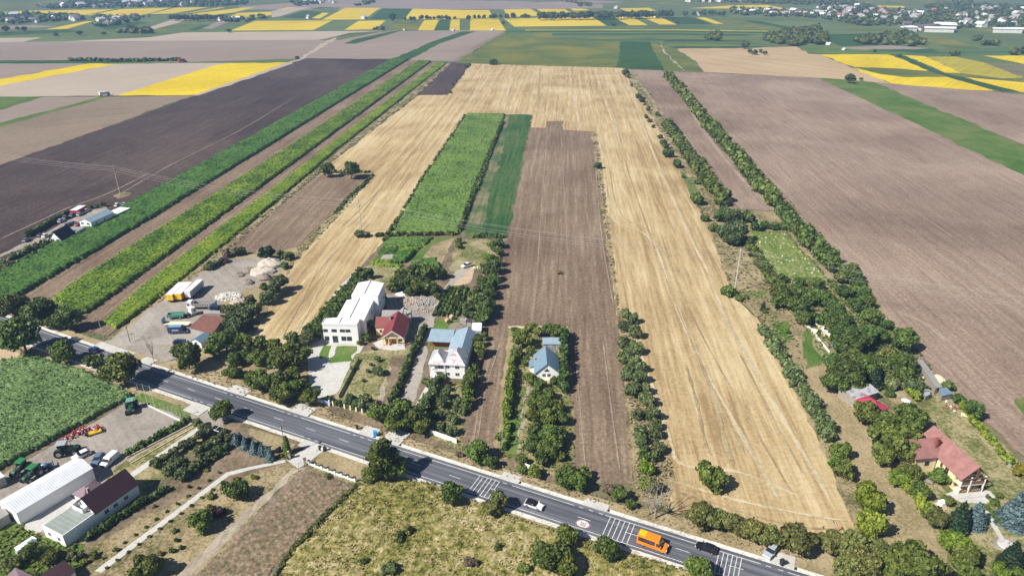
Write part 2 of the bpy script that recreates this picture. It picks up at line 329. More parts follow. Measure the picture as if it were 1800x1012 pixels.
# ================================================================ mid distance
S('dark_ploughed_field', [(530, 103), (700, 104), (300, 322), (0, 480), (-200, 580), (-200, 360), (0, 290), (338, 170), (505, 113)], M['soil_dark'])
S('field_track', [(338, 168), (505, 110), (532, 103), (536, 103), (508, 114), (348, 168)], M['pale_tan'])
S('ploughed_field', [(40, 518), (0, 540), (-60, 575), (120, 575), (740, 108), (718, 104)], M['soil'])
S('ploughed_field', [(120, 575), (190, 590), (782, 112), (757, 108)], M['soil'])
S('stubble_field', [(440, 592), (470, 545), (520, 455), (545, 430), (590, 375), (650, 312), (562, 306), (590, 280), (735, 168), (790, 166), (828, 112),
                    (1095, 120), (1105, 135), (1180, 260), (1250, 410), (1290, 520), (1335, 565), (1420, 730), (1500, 905), (1500, 940), (1400, 950), (1300, 928), (1200, 905), (1168, 890), (1168, 800), (1080, 545), (1046, 250), (1030, 262), (945, 262), (930, 235), (935, 202),
                    (822, 200), (790, 245), (690, 410), (640, 462), (560, 560), (530, 600), (505, 606)], M['stubble'])
S('dark_ploughed_field', [(732, 167.5), (786, 167), (800, 148), (828, 112), (784, 109)], M['soil_dark'])
S('weedy_margin', [(183, 600), (262, 540), (393, 432), (783, 112), (792, 110), (732, 168), (590, 278), (540, 318), (400, 440), (330, 500), (240, 600)], M['dry_grass'])
S('ploughed_field', [(400, 438), (560, 306), (652, 305), (612, 348), (525, 436), (470, 446)], M['soil'])
S('weedy_margin', [(400, 440), (478, 443), (527, 434), (612, 346), (650, 306), (656, 306), (600, 372), (545, 430), (520, 457), (470, 546), (440, 592), (395, 600), (380, 520), (330, 500)], M['dry_grass'])
S('ploughed_field', [(929, 224), (958, 225), (961, 213), (990, 213), (990, 228), (1040, 231), (1062, 400), (1086, 560), (1113, 850), (990, 850), (815, 790), (812, 775), (846, 660), (852, 600), (872, 545), (880, 480), (890, 420)], M['soil'])
S('weedy_margin', [(1040, 231), (1047, 231), (1062, 330), (1090, 545), (1150, 700), (1185, 830), (1180, 890), (1100, 880), (1112, 850), (1086, 560), (1062, 400)], M['dry_grass'])
S('weedy_margin', [(1095, 120), (1113, 123), (1200, 245), (1276, 364), (1362, 372), (1500, 500), (1640, 650), (1800, 820), (1960, 980), (1960, 1080), (1480, 1080), (1500, 920), (1420, 730), (1335, 562), (1290, 520), (1250, 410), (1180, 260), (1105, 135)], M['dry_grass'])
S('ploughed_field', [(1113, 122.5), (1163, 124), (1358, 370), (1276, 366), (1190, 235)], M['soil_lilac'])
S('ploughed_field', [(1170, 125), (1440, 137), (1800, 306), (1990, 395), (1990, 1010), (1800, 800), (1690, 705), (1640, 648), (1535, 530), (1440, 440), (1375, 370)], M['soil_lilac'])
S('green_strip', [(1440, 137.5), (1540, 145), (1800, 255), (1990, 335), (1990, 398), (1800, 308)], M['grass_green'])
S('ploughed_field', [(1535, 144), (1565, 147), (1800, 166), (1990, 178), (1990, 335), (1800, 255)], M['soil_lilac'])
S('stubble_field', [(1190, 86), (1320, 84.5), (1400, 82), (1422, 95), (1442, 96), (1480, 112), (1567, 147), (1540, 145), (1440, 137), (1237, 127), (1225, 110)], M['stubble_far'])
S('grass_patch', [(1404, 82), (1560, 90), (1700, 99), (1442, 96), (1424, 95)], M['grass_green'])
S('sunflower_field', [(1444, 96), (1560, 96), (1592, 107), (1634, 125), (1560, 120), (1502, 118), (1478, 110)], M['sunflower'])
S('weedy_margin', [(1502, 118), (1560, 120), (1634, 125), (1690, 129), (1800, 138), (1800, 144), (1690, 134), (1590, 136), (1550, 131)], M['olive_far'])
S('sunflower_field', [(1500, 119), (1550, 131), (1590, 136), (1665, 135), (1748, 160), (1700, 158), (1620, 152), (1567, 147), (1530, 133)], M['sunflower'])
S('sunflower_field', [(1585, 97), (1625, 99), (1695, 129), (1662, 128), (1640, 118)], M['sunflower'])
S('sunflower_field', [(1630, 100), (1680, 100), (1730, 110), (1800, 137), (1760, 138), (1690, 129)], M['sunflower_dull'])
S('sunflower_field', [(1697, 136), (1800, 145), (1990, 160), (1990, 185), (1788, 161), (1745, 152)], M['sunflower'])
S('sunflower_field', [(1728, 98), (1800, 98), (1990, 100), (1990, 128), (1800, 113)], M['sunflower'])
S('green_strip', [(1572, 96.5), (1590, 98), (1655, 127), (1792, 161), (1760, 161), (1665, 135.5), (1634, 125.5)], M['green_dark_far'])
S('grass_strip', [(888, 201), (935, 202), (890, 416), (808, 416)], M['strip_mottle'])
S('grass_strip', [(896, 201), (936, 202), (892, 416), (846, 416), (862, 340), (876, 290)], M['strip_green'])
S('crop_ground', [(822, 200), (888, 201), (808, 414), (688, 413)], M['garden_soil'])
S('ploughed_patch', [(1783, 700), (1815, 702), (1830, 745), (1800, 730)], M['grass_green'])
# ================================================================ plots north of the road
S('plot_ground', [(555, 690), (640, 560), (640, 462), (690, 412), (892, 418), (878, 480), (868, 550), (846, 655), (812, 790), (700, 780), (560, 715)], M['garden_soil'])
S('yard_ground', [(190, 604), (262, 541), (335, 470), (370, 448), (470, 446), (500, 470), (505, 500), (440, 560), (395, 600), (430, 600), (540, 606), (560, 690), (600, 755), (430, 700), (230, 632)], M['dry_verge'])
S('gravel_yard', [(192, 604), (262, 543), (360, 476), (400, 456), (465, 452), (500, 470), (455, 500), (400, 520), (380, 545), (385, 590), (330, 625), (275, 645), (235, 632), (215, 625)], M['yard'])
S('concrete_apron', [(262, 600), (300, 584), (330, 577), (352, 590), (330, 604), (262, 603)], M['pale_yard'])
S('side_road', [(168, 604), (195, 597), (228, 575), (262, 548), (275, 552), (250, 590), (205, 625)], M['pale_yard'])
S('garden_bed', [(700, 415), (800, 416), (770, 440), (745, 452), (680, 470), (655, 462), (680, 430)], M['grass_green'])
S('garden_bed', [(800, 417), (775, 465), (735, 465), (760, 430)], M['dry_grass'])
S('garden_bed', [(675, 447), (700, 447), (695, 455), (668, 455)], M['pale_yard'])
S('garden_lawn', [(805, 420), (885, 420), (870, 470), (830, 475), (790, 478)], M['mottle'])
S('sandy_patch', [(808, 480), (832, 470), (826, 497), (800, 502), (788, 498)], M['orange_soil'])
S('garden_lawn', [(640, 470), (680, 455), (705, 470), (700, 500), (655, 500)], M['mottle'])
S('rubble_ground', [(668, 520), (700, 515), (768, 520), (750, 600), (722, 610), (700, 575)], M['yard'])
S('access_lane', [(800, 476), (822, 468), (828, 474), (800, 495), (772, 540), (752, 612), (742, 660), (728, 705), (700, 712), (712, 680), (745, 590), (770, 520)], M['pale_yard'])
S('concrete_drive', [(555, 560), (600, 500), (632, 470), (640, 500), (600, 560), (570, 600), (636, 600), (640, 606), (595, 690), (560, 700), (545, 680), (540, 625)], M['concrete'])
S('lawn', [(568, 607), (583, 607), (577, 628), (563, 630), (561, 622)], M['lawn'])
S('lawn', [(592, 608), (628, 608), (620, 634), (578, 638)], M['lawn'])
S('orchard_lawn', [(625, 622), (650, 615), (722, 612), (700, 680), (668, 740), (600, 715), (588, 700)], M['mottle'])
S('garden_path', [(676, 665), (690, 640), (694, 642), (665, 725), (655, 722)], M['track'])
S('tilled_row', [(690, 625), (716, 622), (690, 700), (672, 712)], M['garden_soil'])
S('house_terrace', [(655, 603), (672, 596), (712, 606), (712, 614), (690, 616), (665, 612)], M['concrete'])
S('garden_lawn', [(765, 560), (812, 560), (806, 580), (758, 584)], M['lawn'])
S('garden_lawn', [(752, 592), (790, 590), (786, 610), (750, 612)], M['lawn'])
S('garden_path', [(756, 664), (770, 668), (740, 712), (730, 712)], M['concrete'])
S('front_garden', [(770, 675), (822, 668), (812, 790), (745, 760), (728, 720)], M['mottle'])
S('island_garden', [(893, 573), (998, 573), (1004, 640), (1012, 850), (872, 800), (882, 740), (888, 700), (900, 640)], M['mottle'])
S('dry_edge', [(893, 580), (903, 580), (898, 650), (886, 740), (880, 790), (870, 790), (880, 700)], M['dry_verge'])
S('garden_lawn', [(903, 690), (925, 678), (912, 800), (893, 795)], M['lawn'])
S('garden_path', [(926, 680), (931, 680), (921, 720), (914, 798), (908, 796), (918, 720)], M['track'])
S('cemetery_ground', [(1318, 406), (1382, 408), (1408, 440), (1440, 470), (1450, 490), (1375, 488), (1350, 460), (1325, 425)], M['grass_green'])
S('bare_patch', [(1325, 372), (1362, 373), (1385, 398), (1330, 396)], M['dry_grass'])
S('grove_ground', [(1355, 488), (1450, 490), (1510, 470), (1560, 560), (1620, 640), (1690, 690), (1600, 692), (1560, 700), (1500, 690), (1455, 660), (1470, 610), (1400, 560), (1385, 545), (1360, 510)], M['mottle'])
S('allotment_ground', [(1410, 560), (1445, 560), (1470, 620), (1440, 628)], M['mottle'])
S('grass_patch', [(1352, 562), (1385, 565), (1395, 590), (1375, 612), (1362, 590)], M['grass_green'])
S('grass_patch', [(1415, 570), (1428, 600), (1445, 640), (1425, 655), (1412, 610)], M['grass_green'])
S('grass_patch', [(1195, 300), (1215, 315), (1235, 345), (1215, 345)], M['grass_green'])
S('grass_patch', [(1305, 508), (1350, 512), (1340, 525), (1310, 522)], M['grass_green'])
S('dry_path_field', [(1412, 652), (1450, 640), (1480, 680), (1520, 745), (1562, 800), (1590, 850), (1640, 925), (1668, 985), (1660, 1040), (1570, 1000), (1530, 880), (1505, 840), (1470, 760), (1440, 710)], M['dry_verge'])
S('house_lawn', [(1600, 690), (1690, 700), (1800, 820), (1960, 990), (1960, 1080), (1690, 1080), (1665, 970), (1600, 855), (1600, 800)], M['mottle'])
S('terrace_paving', [(1662, 868), (1690, 856), (1740, 862), (1750, 873), (1732, 885), (1690, 882)], M['concrete'])
S('terrace_paving', [(1746, 962), (1747, 946), (1762, 942), (1780, 948), (1784, 960), (1768, 970)], M['yard'])
S('garden_path', [(1727, 895), (1738, 898), (1765, 945), (1757, 947)], M['concrete'])
S('brick_terrace', [(1640, 883), (1652, 880), (1672, 890), (1658, 898), (1646, 893)], M['orange_soil'])
# ================================================================ land south of the road
S('south_ground', [(-200, 560), (0, 572), (300, 690), (700, 845), (1230, 1010), (1400, 1070), (-300, 1110)], M['mottle'])
S('sandy_patch', [(-200, 590), (0, 600), (35, 622), (20, 640), (-200, 645)], M['orange_soil'])
S('verge', [(250, 690), (400, 740), (330, 735), (290, 722), (268, 715), (235, 700)], M['lawn'])
S('crop_ground', [(-200, 650), (0, 637), (60, 627), (150, 652), (236, 694), (236, 702), (0, 836), (-200, 925)], M['garden_soil'])
S('machinery_yard', [(-200, 925), (0, 836), (232, 704), (262, 712), (330, 735), (350, 712), (412, 735), (395, 748), (340, 742), (205, 820), (150, 880), (0, 1000), (-200, 1010)], M['yard'])
S('fallow_garden', [(150, 950), (400, 740), (408, 736), (495, 765), (560, 790), (545, 822), (340, 1015), (130, 1030)], M['garden_soil'])
S('dry_verge', [(440, 752), (520, 780), (500, 800), (470, 790), (436, 762)], M['dry_verge'])
S('dry_verge', [(575, 792), (650, 820), (640, 850), (550, 815)], M['dry_verge'])
S('garden_path', [(222, 806), (338, 742), (342, 744), (228, 812)], M['track'])
S('garden_path', [(228, 832), (348, 750), (354, 753), (235, 838)], M['concrete'])
S('garden_lawn', [(155, 960), (330, 870), (500, 812), (540, 822), (340, 1015), (160, 1010)], M['dry_grass'])
S('concrete_path', [(166, 1003), (398, 830), (440, 820), (500, 808), (503, 812), (442, 825), (402, 836), (178, 1006)], M['concrete'])
S('farm_track', [(310, 1012), (515, 822), (526, 826), (335, 1012)], M['track'])
S('fallow_field', [(325, 1030), (530, 826), (545, 824), (628, 850), (520, 960), (470, 1030)], M['reddish'])
S('rough_meadow', [(470, 1045), (520, 960), (632, 852), (700, 840), (760, 848), (900, 905), (1230, 1005), (1240, 1060)], M['mottle'])
S('grass_yard', [(0, 925), (40, 915), (80, 945), (150, 955), (130, 1020), (-60, 1030)], M['grass_green'])
S('concrete_drive', [(503, 808), (560, 775), (577, 785), (527, 825)], M['concrete'])
S('house_yard', [(38, 925), (120, 870), (135, 880), (78, 930), (60, 940)], M['concrete'])

# wheel tracks and straw streaks left by the machines
M['straw'] = field_mat('bright_straw', [(.36, .29, .175), (.46, .38, .245), (.54, .46, .31)], stripe=.3, patch=.6, grain=.5, pscale=.05, fine=.3)
M['straw_dark'] = field_mat('flattened_stubble', [(.25, .19, .105), (.33, .26, .15), (.4, .325, .2)], stripe=.3, patch=.6, grain=.5, pscale=.05, fine=.3)
def strip(name, px, wd, m):
    z = level(px) + .02; P = [G(*p) for p in px]
    Q = []
    for i in range(len(P) - 1):
        for k in range(6):
            t = k / 6; p0 = P[max(0, i - 1)]; p1 = P[i]; p2 = P[i + 1]; p3 = P[min(len(P) - 1, i + 2)]
            Q.append(.5 * ((2 * p1) + (p2 - p0) * t + (2 * p0 - 5 * p1 + 4 * p2 - p3) * t * t + (3 * p1 - p0 - 3 * p2 + p3) * t ** 3))
    Q.append(P[-1]); r = random.Random(5 + len(px)); V = []
    for i, p in enumerate(Q):
        d = (Q[min(i + 1, len(Q) - 1)] - Q[max(0, i - 1)]).normalized(); n = Vector((-d.y, d.x, 0)); w_ = wd * .75 * r.uniform(.5, 1.3) * (.15 if i in (0, len(Q) - 1) else 1)
        V += [p + n * w_ / 2, p - n * w_ / 2]
    for v in V: v.z = z
    o = mesh(name, V, [(2 * i, 2 * i + 1, 2 * i + 3, 2 * i + 2) for i in range(len(Q) - 1)], m); o['kind'] = 'structure'
for px, wd, mm in [([(1052, 240), (1062, 300), (1068, 350), (1082, 390), (1122, 405), (1150, 430), (1175, 500), (1215, 600), (1290, 740), (1370, 880)], 1.6, 'straw'),
    ([(1060, 240), (1072, 300), (1080, 350), (1100, 385), (1135, 402), (1165, 440), (1200, 520), (1250, 620), (1330, 760), (1400, 880)], .7, 'straw_dark'),
    ([(1100, 130), (1130, 220), (1170, 320), (1215, 420), (1245, 480), (1275, 560), (1320, 640), (1390, 760), (1460, 880)], 1.8, 'straw'),
    ([(1070, 150), (1085, 220), (1098, 280), (1120, 350), (1145, 420), (1190, 540), (1250, 680), (1310, 800)], .8, 'straw_dark'),
    ([(1105, 560), (1140, 660), (1180, 780), (1190, 810), (1235, 825), (1300, 830), (1400, 870)], 1.5, 'straw'), ([(1225, 620), (1255, 700), (1275, 780), (1290, 815)], 1.8, 'straw_dark'), ([(1205, 640), (1225, 710), (1240, 780), (1250, 800)], 1.2, 'straw_dark'),
    ([(1300, 620), (1350, 720), (1410, 830)], 1.0, 'straw_dark'), ([(1180, 845), (1300, 880), (1420, 905), (1490, 915)], 1.2, 'straw'), ([(1185, 862), (1290, 895), (1400, 925), (1480, 930)], .8, 'straw_dark'),
    ([(820, 195), (780, 240), (700, 340), (640, 400), (590, 440), (548, 490)], .8, 'straw'), ([(800, 180), (740, 250), (680, 320), (600, 400)], .7, 'straw_dark'),
    ([(560, 470), (530, 530), (495, 595)], .6, 'straw_dark'), ([(580, 470), (550, 530), (520, 590)], .7, 'straw'), ([(850, 115), (840, 150), (820, 190)], 2.2, 'straw'), ([(900, 118), (893, 160), (885, 196)], 2.2, 'straw'), ([(950, 119), (948, 160), (945, 198)], 2.2, 'straw_dark'), ([(1000, 120), (1008, 170), (1020, 225)], 2.2, 'straw'), ([(1045, 122), (1065, 180), (1090, 250)], 2.2, 'straw'),
    ([(830, 192), (900, 196), (960, 203), (1040, 222)], 2.0, 'straw'), ([(655, 300), (620, 350), (560, 400)], 1.0, 'straw_dark'), ([(690, 300), (640, 370), (610, 400)], .9, 'straw_dark')]:
    strip('wheel_track', px, wd, M[mm])
M['pale_streak'] = field_mat('dusty_streak', [(.24, .185, .14), (.3, .235, .18), (.36, .29, .22)], stripe=.3, patch=.6, grain=.6, pscale=.05)
for px, wd in [([(1165, 128), (1190, 160), (1240, 235), (1300, 310), (1362, 372)], 3.0), ([(962, 240), (955, 320), (948, 420), (945, 470)], .5), ([(986, 240), (992, 340), (998, 460)], .5), ([(1045, 255), (1056, 400), (1080, 545)], .6), ([(1450, 420), (1478, 440), (1500, 470)], 2.2), ([(1375, 390), (1400, 415)], 1.6), ([(1575, 545), (1630, 570), (1665, 600)], 2.6), ([(1590, 400), (1640, 432), (1690, 462), (1740, 500)], .7), ([(1580, 350), (1680, 420)], .7), ([(1650, 470), (1730, 560), (1800, 620)], .7),
    ([(0, 420), (70, 388), (120, 365), (190, 340), (260, 305)], 1.0), ([(205, 345), (300, 290), (420, 230), (520, 170)], .8), ([(160, 480), (330, 380), (480, 290)], .9), ([(880, 600), (855, 680), (840, 770)], .5), ([(870, 600), (845, 700), (832, 780)], .5), ([(1010, 600), (1020, 720), (1030, 830)], .5), ([(1060, 600), (1075, 720), (1090, 830)], .6), ([(450, 340), (520, 320), (440, 420)], .5), ([(560, 330), (490, 420)], .6)]:
    strip('dusty_streak', px, wd, M['pale_streak'])
S('grass_patch', [(198, 344), (214, 338), (232, 338), (228, 343), (208, 349)], M['dry_grass'])
S('lane', [(0, 447), (60, 420), (100, 398), (150, 370), (185, 362), (190, 368), (140, 400), (100, 425), (60, 428), (0, 452)], M['yard'])
S('dry_verge', [(1100, 885), (1200, 905), (1300, 928), (1420, 952), (1520, 965), (1600, 1060), (1440, 1000), (1200, 935)], M['dry_verge'])
for P_f, mm in [([(0, 46), (60, 44), (100, 47), (0, 52)], 'tan_far'), ([(170, 47), (240, 38), (262, 40), (190, 53)], 'green_dark_far'), ([(262, 54), (330, 36), (345, 36), (290, 54)], 'olive_far'), ([(330, 53), (355, 44), (372, 44), (345, 54)], 'green_dark_far'), ([(0, 57), (120, 52), (140, 56), (0, 63)], 'green_dark_far'), ([(900, 5), (1040, 1), (1100, 4), (960, 10)], 'tan_far'),
    ([(1000, 20), (1080, 16), (1090, 22), (1060, 26)], 'olive_far'), ([(1160, 30), (1220, 31), (1252, 43), (1192, 43)], 'green_dark_far'), ([(1250, 32), (1300, 34), (1430, 60), (1350, 52), (1280, 43)], 'olive_far'), ([(1300, 36), (1330, 37), (1470, 62), (1440, 60)], 'green_dark_far'), ([(1040, 30), (1074, 30), (1105, 44.5), (1068, 45)], 'green_dark_far'), ([(530, 19), (560, 15), (600, 13), (585, 24)], 'green_far'), ([(1490, 50), (1800, 52), (1900, 54), (1490, 56)], 'olive_far'), ([(1600, 60), (1660, 66), (1740, 90), (1690, 92), (1640, 76)], 'olive_far'), ([(1560, 97), (1800, 80), (1990, 82), (1990, 98), (1728, 98)], 'green_rows'), ([(0, 4), (120, 2), (70, 12), (0, 14)], 'olive_far')]:
    S('far_field', P_f, M[mm])
# ---------------------------------------------------------------- the main road
CE = [(331.7, 683.3), (343, 687.8), (378, 698.9), (388, 702.8), (428, 716), (442, 720.5), (482, 733.9), (496, 738.9), (538, 752.2), (552, 757.2), (600, 771.7), (612, 776.7), (800, 838.3),
      (815.5, 842.8), (875.5, 862.2), (891, 867.2), (961, 890), (974.4, 894.4), (1039, 915), (1060.5, 922.2), (1229, 976), (1253, 983.9), (1331.7, 1008.9)]
ce = np.array([G(*p)[:2] for p in CE]); CO = np.polyfit(ce[:, 0], ce[:, 1], 2); CO[0] = 9.0e-5
CO[2] += float(np.mean(ce[:, 1] - np.polyval(CO, ce[:, 0])))
XS = np.linspace(-420, 330, 251); YS = np.polyval(CO, XS)
TX = np.gradient(XS); TY = np.gradient(YS); LN = np.hypot(TX, TY); TX /= LN; TY /= LN
ARC = np.concatenate([[0], np.cumsum(np.hypot(np.diff(XS), np.diff(YS)))])
def rp(s, off, z=0.0):
    """road point at arc length s (m), offset to the left (north), height"""
    x = np.interp(s, ARC, XS); y = np.interp(s, ARC, YS); tx = np.interp(s, ARC, TX); ty = np.interp(s, ARC, TY)
    return Vector((x - ty * off, y + tx * off, z))
def s_of(px, py):
    g = G(px, py); return float(np.interp(g.x, XS, ARC))
def band(name, s0, s1, o0, o1, z, m, step=6.0, kind='structure', prof=None):
    n = max(1, int((s1 - s0) / step)); V = []; Fc = []
    prof = prof or [(o0, z), (o1, z)]; k = len(prof)
    ss = [s0 + (s1 - s0) * i / n for i in range(n + 1)]
    for s_ in ss:
        for o_, z_ in prof: V.append(rp(s_, o_, z_))
    for i in range(n):
        for j in range(k - 1): Fc.append((i * k + j, (i + 1) * k + j, (i + 1) * k + j + 1, i * k + j + 1) if prof[0][0] > prof[-1][0] else (i * k + j, i * k + j + 1, (i + 1) * k + j + 1, (i + 1) * k + j))
    o = mesh(name, V, Fc, m)
    uv = o.data.uv_layers.new(name='UVMap'); idx = np.zeros(len(o.data.loops), dtype=np.int32); o.data.loops.foreach_get('vertex_index', idx)
    U = np.array([(ss[i // k], prof[i % k][0]) for i in range(len(V))], dtype=np.float32)
    uv.data.foreach_set('uv', U[idx].ravel())
    if kind: o['kind'] = kind
    return o
print('LEVELS', max(q[4] for q in LV)); RL = float(ARC[-1]); RZ = 0.06
band('verge', 0, RL, 7.5, 4.9, .02, M['dry_verge'])
band('verge', 0, RL, -4.9, -7.0, .02, M['dry_verge'])
band('road', 0, RL, 4.0, -4.0, RZ, M['asphalt'])
for sg in (1, -1):
    P = [(5.05, -.3), (5.0, .12), (4.75, .13), (4.45, .045), (4.15, .07), (4.0, RZ + .004), (3.9, RZ + .004)]
    P = [(o * sg, z) for o, z in P]
    if sg < 0: P = P[::-1]
    band('gutter', 0, RL, 0, 0, 0, M['kerb'], prof=P)
zl = RZ + .008
gaps_n = [(165, 606, 215, 627), (393, 690, 414, 697), (492.8, 722.8, 525.5, 733.9), (607, 760, 700, 789), (868, 843, 894, 851), (1000, 885, 1054, 902), (1325, 987, 1372, 1001)]
gaps_s = [(344, 702, 372, 712), (543, 770.5, 577, 782)]
def edge_line(off, gaps):
    cuts = sorted([(s_of(a, b), s_of(c, d)) for a, b, c, d in gaps]); s0 = 0
    for a, b in cuts:
        band('edge_line', s0, a, off + .08, off - .08, zl, M['paint']); q = a + 1.0
        while q < b - .5:
            band('edge_line', q, min(q + 1.0, b), off + .08, off - .08, zl, M['paint'], 1); q += 2.3
        s0 = b
    band('edge_line', s0, RL, off + .08, off - .08, zl, M['paint'])
edge_line(2.95, gaps_n); edge_line(-3.1, gaps_s)
sa = s_of(482, 734); sb = s_of(538, 752.2); per = sb - sa
q = sa - per * 30
while q < RL:
    if q > 0: band('centre_dash', q, q + per * .28, .07, -.07, zl, M['paint'], 3)
    q += per
for i, (px, py) in enumerate([(835, 834), (841, 836), (848.5, 838), (855, 840), (862, 842.5), (869, 844.5)]):
    s_ = s_of(px, py); band('rumble_bar', s_ - .08, s_ + .08, 2.9, -3.0, zl + .006, M['paint'], 3)
for a, b in [((1063, 905), (1105, 919)), ((1253, 965), (1292, 977))]:
    s0, s1 = s_of(*a), s_of(*b)
    for i in range(6):
        s_ = s0 + (s1 - s0) * i / 5; band('rumble_bar', s_ - .08, s_ + .08, 2.9, -3.05, zl + .006, M['paint'], 3)
# painted 50 roundel
def text_mesh(name, cu, parent):
    t_ = bpy.data.objects.new(name, cu); link(t_); bpy.context.view_layer.update()
    me = bpy.data.meshes.new_from_object(t_.evaluated_get(bpy.context.evaluated_depsgraph_get())); bpy.data.objects.remove(t_)
    return link(bpy.data.objects.new(name, me), parent)
def disc(name, s_, off, rl, rw, z, m, n=40, inner=0.0):
    V = []; Fc = []
    for i in range(n):
        t = 2 * math.pi * i / n
        V.append(rp(s_ + rl * math.cos(t), off + rw * math.sin(t), z))
        if inner: V.append(rp(s_ + rl * inner * math.cos(t), off + rw * inner * math.sin(t), z))
    if inner: Fc = [(2 * i, 2 * ((i + 1) % n), 2 * ((i + 1) % n) + 1, 2 * i + 1) for i in range(n)]
    else: Fc = [tuple(range(n))]
    o = mesh(name, V, Fc, m); o['kind'] = 'structure'; return o
sr = s_of(1030, 921.5) ; ofr = -1.55
disc('painted_speed_limit', sr, ofr, 1.75, 1.25, zl + .003, M['paint_red'])
disc('painted_speed_limit', sr, ofr, 1.4, 1.0, zl + .007, M['paint'])
for txt, dx in (('50', 0),):
    cu = bpy.data.curves.new('speed_digits', 'FONT'); cu.body = txt; cu.size = 1.15; cu.align_x = 'CENTER'; cu.align_y = 'CENTER'
    cu.materials.append(M['paint_black']); o = text_mesh('speed_digits', cu, None); o['kind'] = 'structure'
    p = rp(sr, ofr, zl + .011); th = math.atan2(*(rp(sr + 1, ofr) - rp(sr, ofr)).yx)
    o.location = p; o.rotation_euler = (0, 0, th - math.pi / 2); o.scale = (1.0, 1.5, 1)
# driveway slabs crossing the northern gutter
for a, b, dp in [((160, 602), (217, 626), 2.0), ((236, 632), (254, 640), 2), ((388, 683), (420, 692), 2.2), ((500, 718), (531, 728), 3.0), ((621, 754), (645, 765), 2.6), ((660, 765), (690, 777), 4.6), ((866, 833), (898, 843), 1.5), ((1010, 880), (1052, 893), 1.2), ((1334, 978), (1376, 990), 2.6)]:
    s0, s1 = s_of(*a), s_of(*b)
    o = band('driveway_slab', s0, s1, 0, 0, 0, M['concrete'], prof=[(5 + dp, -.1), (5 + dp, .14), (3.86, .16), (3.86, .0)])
    band('painted_culvert_dark', s1, s1 + .5, 4.9, 4.15, .142, M['paint_black'], 1)  # flat black patch: darkness of the culvert opening painted on, no hollow
for a, b, dp in [((350, 712), (378, 722), 3.0), ((545, 778), (577, 788), 1.5)]:
    s0, s1 = s_of(*a), s_of(*b)
    band('driveway_slab', s0, s1, 0, 0, 0, M['concrete'], prof=[(-3.86, .0), (-3.86, .16), (-5 - dp, .14), (-5 - dp, -.1)])
# ================================================================ vegetation
rng = np.random.default_rng(7); rnd = random.Random(11)
M['leaf'] = leaf_mat('broad_leaves', (.022, .045, .008), (.2, .275, .05))
M['leaf_dark'] = leaf_mat('dark_leaves', (.018, .042, .01), (.16, .245, .05))
M['leaf_bright'] = leaf_mat('bright_leaves', (.045, .1, .01), (.26, .36, .04), .02)
M['leaf_grey'] = leaf_mat('grey_green_leaves', (.03, .055, .016), (.21, .27, .1), .02)
M['leaf_olive'] = leaf_mat('olive_leaves', (.035, .055, .012), (.25, .27, .075), .02)
M['leaf_dry'] = leaf_mat('dry_leaves', (.08, .06, .04), (.24, .19, .12), .02, .1)
M['leaf_purple'] = leaf_mat('purple_leaves', (.02, .008, .01), (.08, .03, .035), .01)
M['leaf_yellow'] = leaf_mat('yellow_leaves', (.12, .12, .01), (.32, .28, .03), .01)
M['needle'] = leaf_mat('dark_needles', (.008, .024, .012), (.035, .07, .028), .01, .1)
M['needle_blue'] = leaf_mat('blue_needles', (.04, .07, .075), (.16, .23, .25), .01, .05)
M['crop'] = leaf_mat('maize_leaves', (.05, .12, .012), (.19, .33, .045), .01)
M['crop_yellow'] = leaf_mat('yellowing_maize_leaves', (.1, .17, .01), (.42, .48, .03), .01)
M['crop_dull'] = leaf_mat('sunflower_leaves', (.06, .12, .03), (.32, .42, .17), .01)
M['crop_bright'] = leaf_mat('young_maize_leaves', (.04, .12, .015), (.19, .34, .06), .01)
M['weeds'] = leaf_mat('meadow_weeds', (.12, .14, .035), (.4, .37, .17), .02, .2)
M['weeds_dry'] = leaf_mat('dry_weeds', (.11, .09, .04), (.42, .34, .2), .01, .15)
M['weeds_red'] = leaf_mat('reddish_weeds', (.15, .12, .07), (.33, .24, .17), .01, .1)
M['bark'] = plain('bark', (.13, .1, .075), .9, .1, .3, 6)
M['bark_pale'] = plain('pale_bark', (.3, .27, .23), .9, .1, .2, 6)

M['under'] = field_mat('crop_shade_leaves', [(.03, .06, .012), (.05, .1, .018), (.08, .14, .025)], period=.8, stripe=.4, patch=.2, grain=.6)
def crop_mat(name, cols, row=ROW, yellow=None, scale=0.95, contrast=1.0):
    m, t, bs = nodes(name, .6, .2); P = pos(t)
    a = noise(t, P, scale, 3, .8); b_ = noise(t, P, .06, 3, .6); g = t.nodes.new('ShaderNodeNewGeometry'); c_ = noise(t, xform(t, xform(t, P, row), 0, (1.2, .05, 1)), 1.0, 2, .6)
    f = nmath(t, 'ADD', nmath(t, 'MULTIPLY', nmath(t, 'SUBTRACT', a, .5), 2.9 * contrast), nmath(t, 'MULTIPLY', nmath(t, 'SUBTRACT', b_, .5), .9))
    f = nmath(t, 'ADD', nmath(t, 'ADD', f, nmath(t, 'MULTIPLY', nmath(t, 'SUBTRACT', c_, .5), .7)), .5)
    f = nmath(t, 'ADD', f, nmath(t, 'MULTIPLY', nmath(t, 'SUBTRACT', g.outputs['Random Per Island'], .5), .25))
    t.links.new(ramp(t, f, cols, .1, .9), bs.inputs['Base Color']); return m
M['c_green'] = crop_mat('maize_green', [(.01, .026, .004), (.027, .075, .01), (.055, .125, .018), (.095, .18, .03)])
M['c_yellow'] = crop_mat('maize_yellow_green', [(.018, .045, .005), (.06, .12, .01), (.13, .2, .014), (.25, .29, .02)])
M['c_bright'] = crop_mat('bright_row_crop', [(.015, .035, .006), (.058, .115, .018), (.108, .185, .036), (.17, .25, .06)])  # brighter green is the crop's own colour
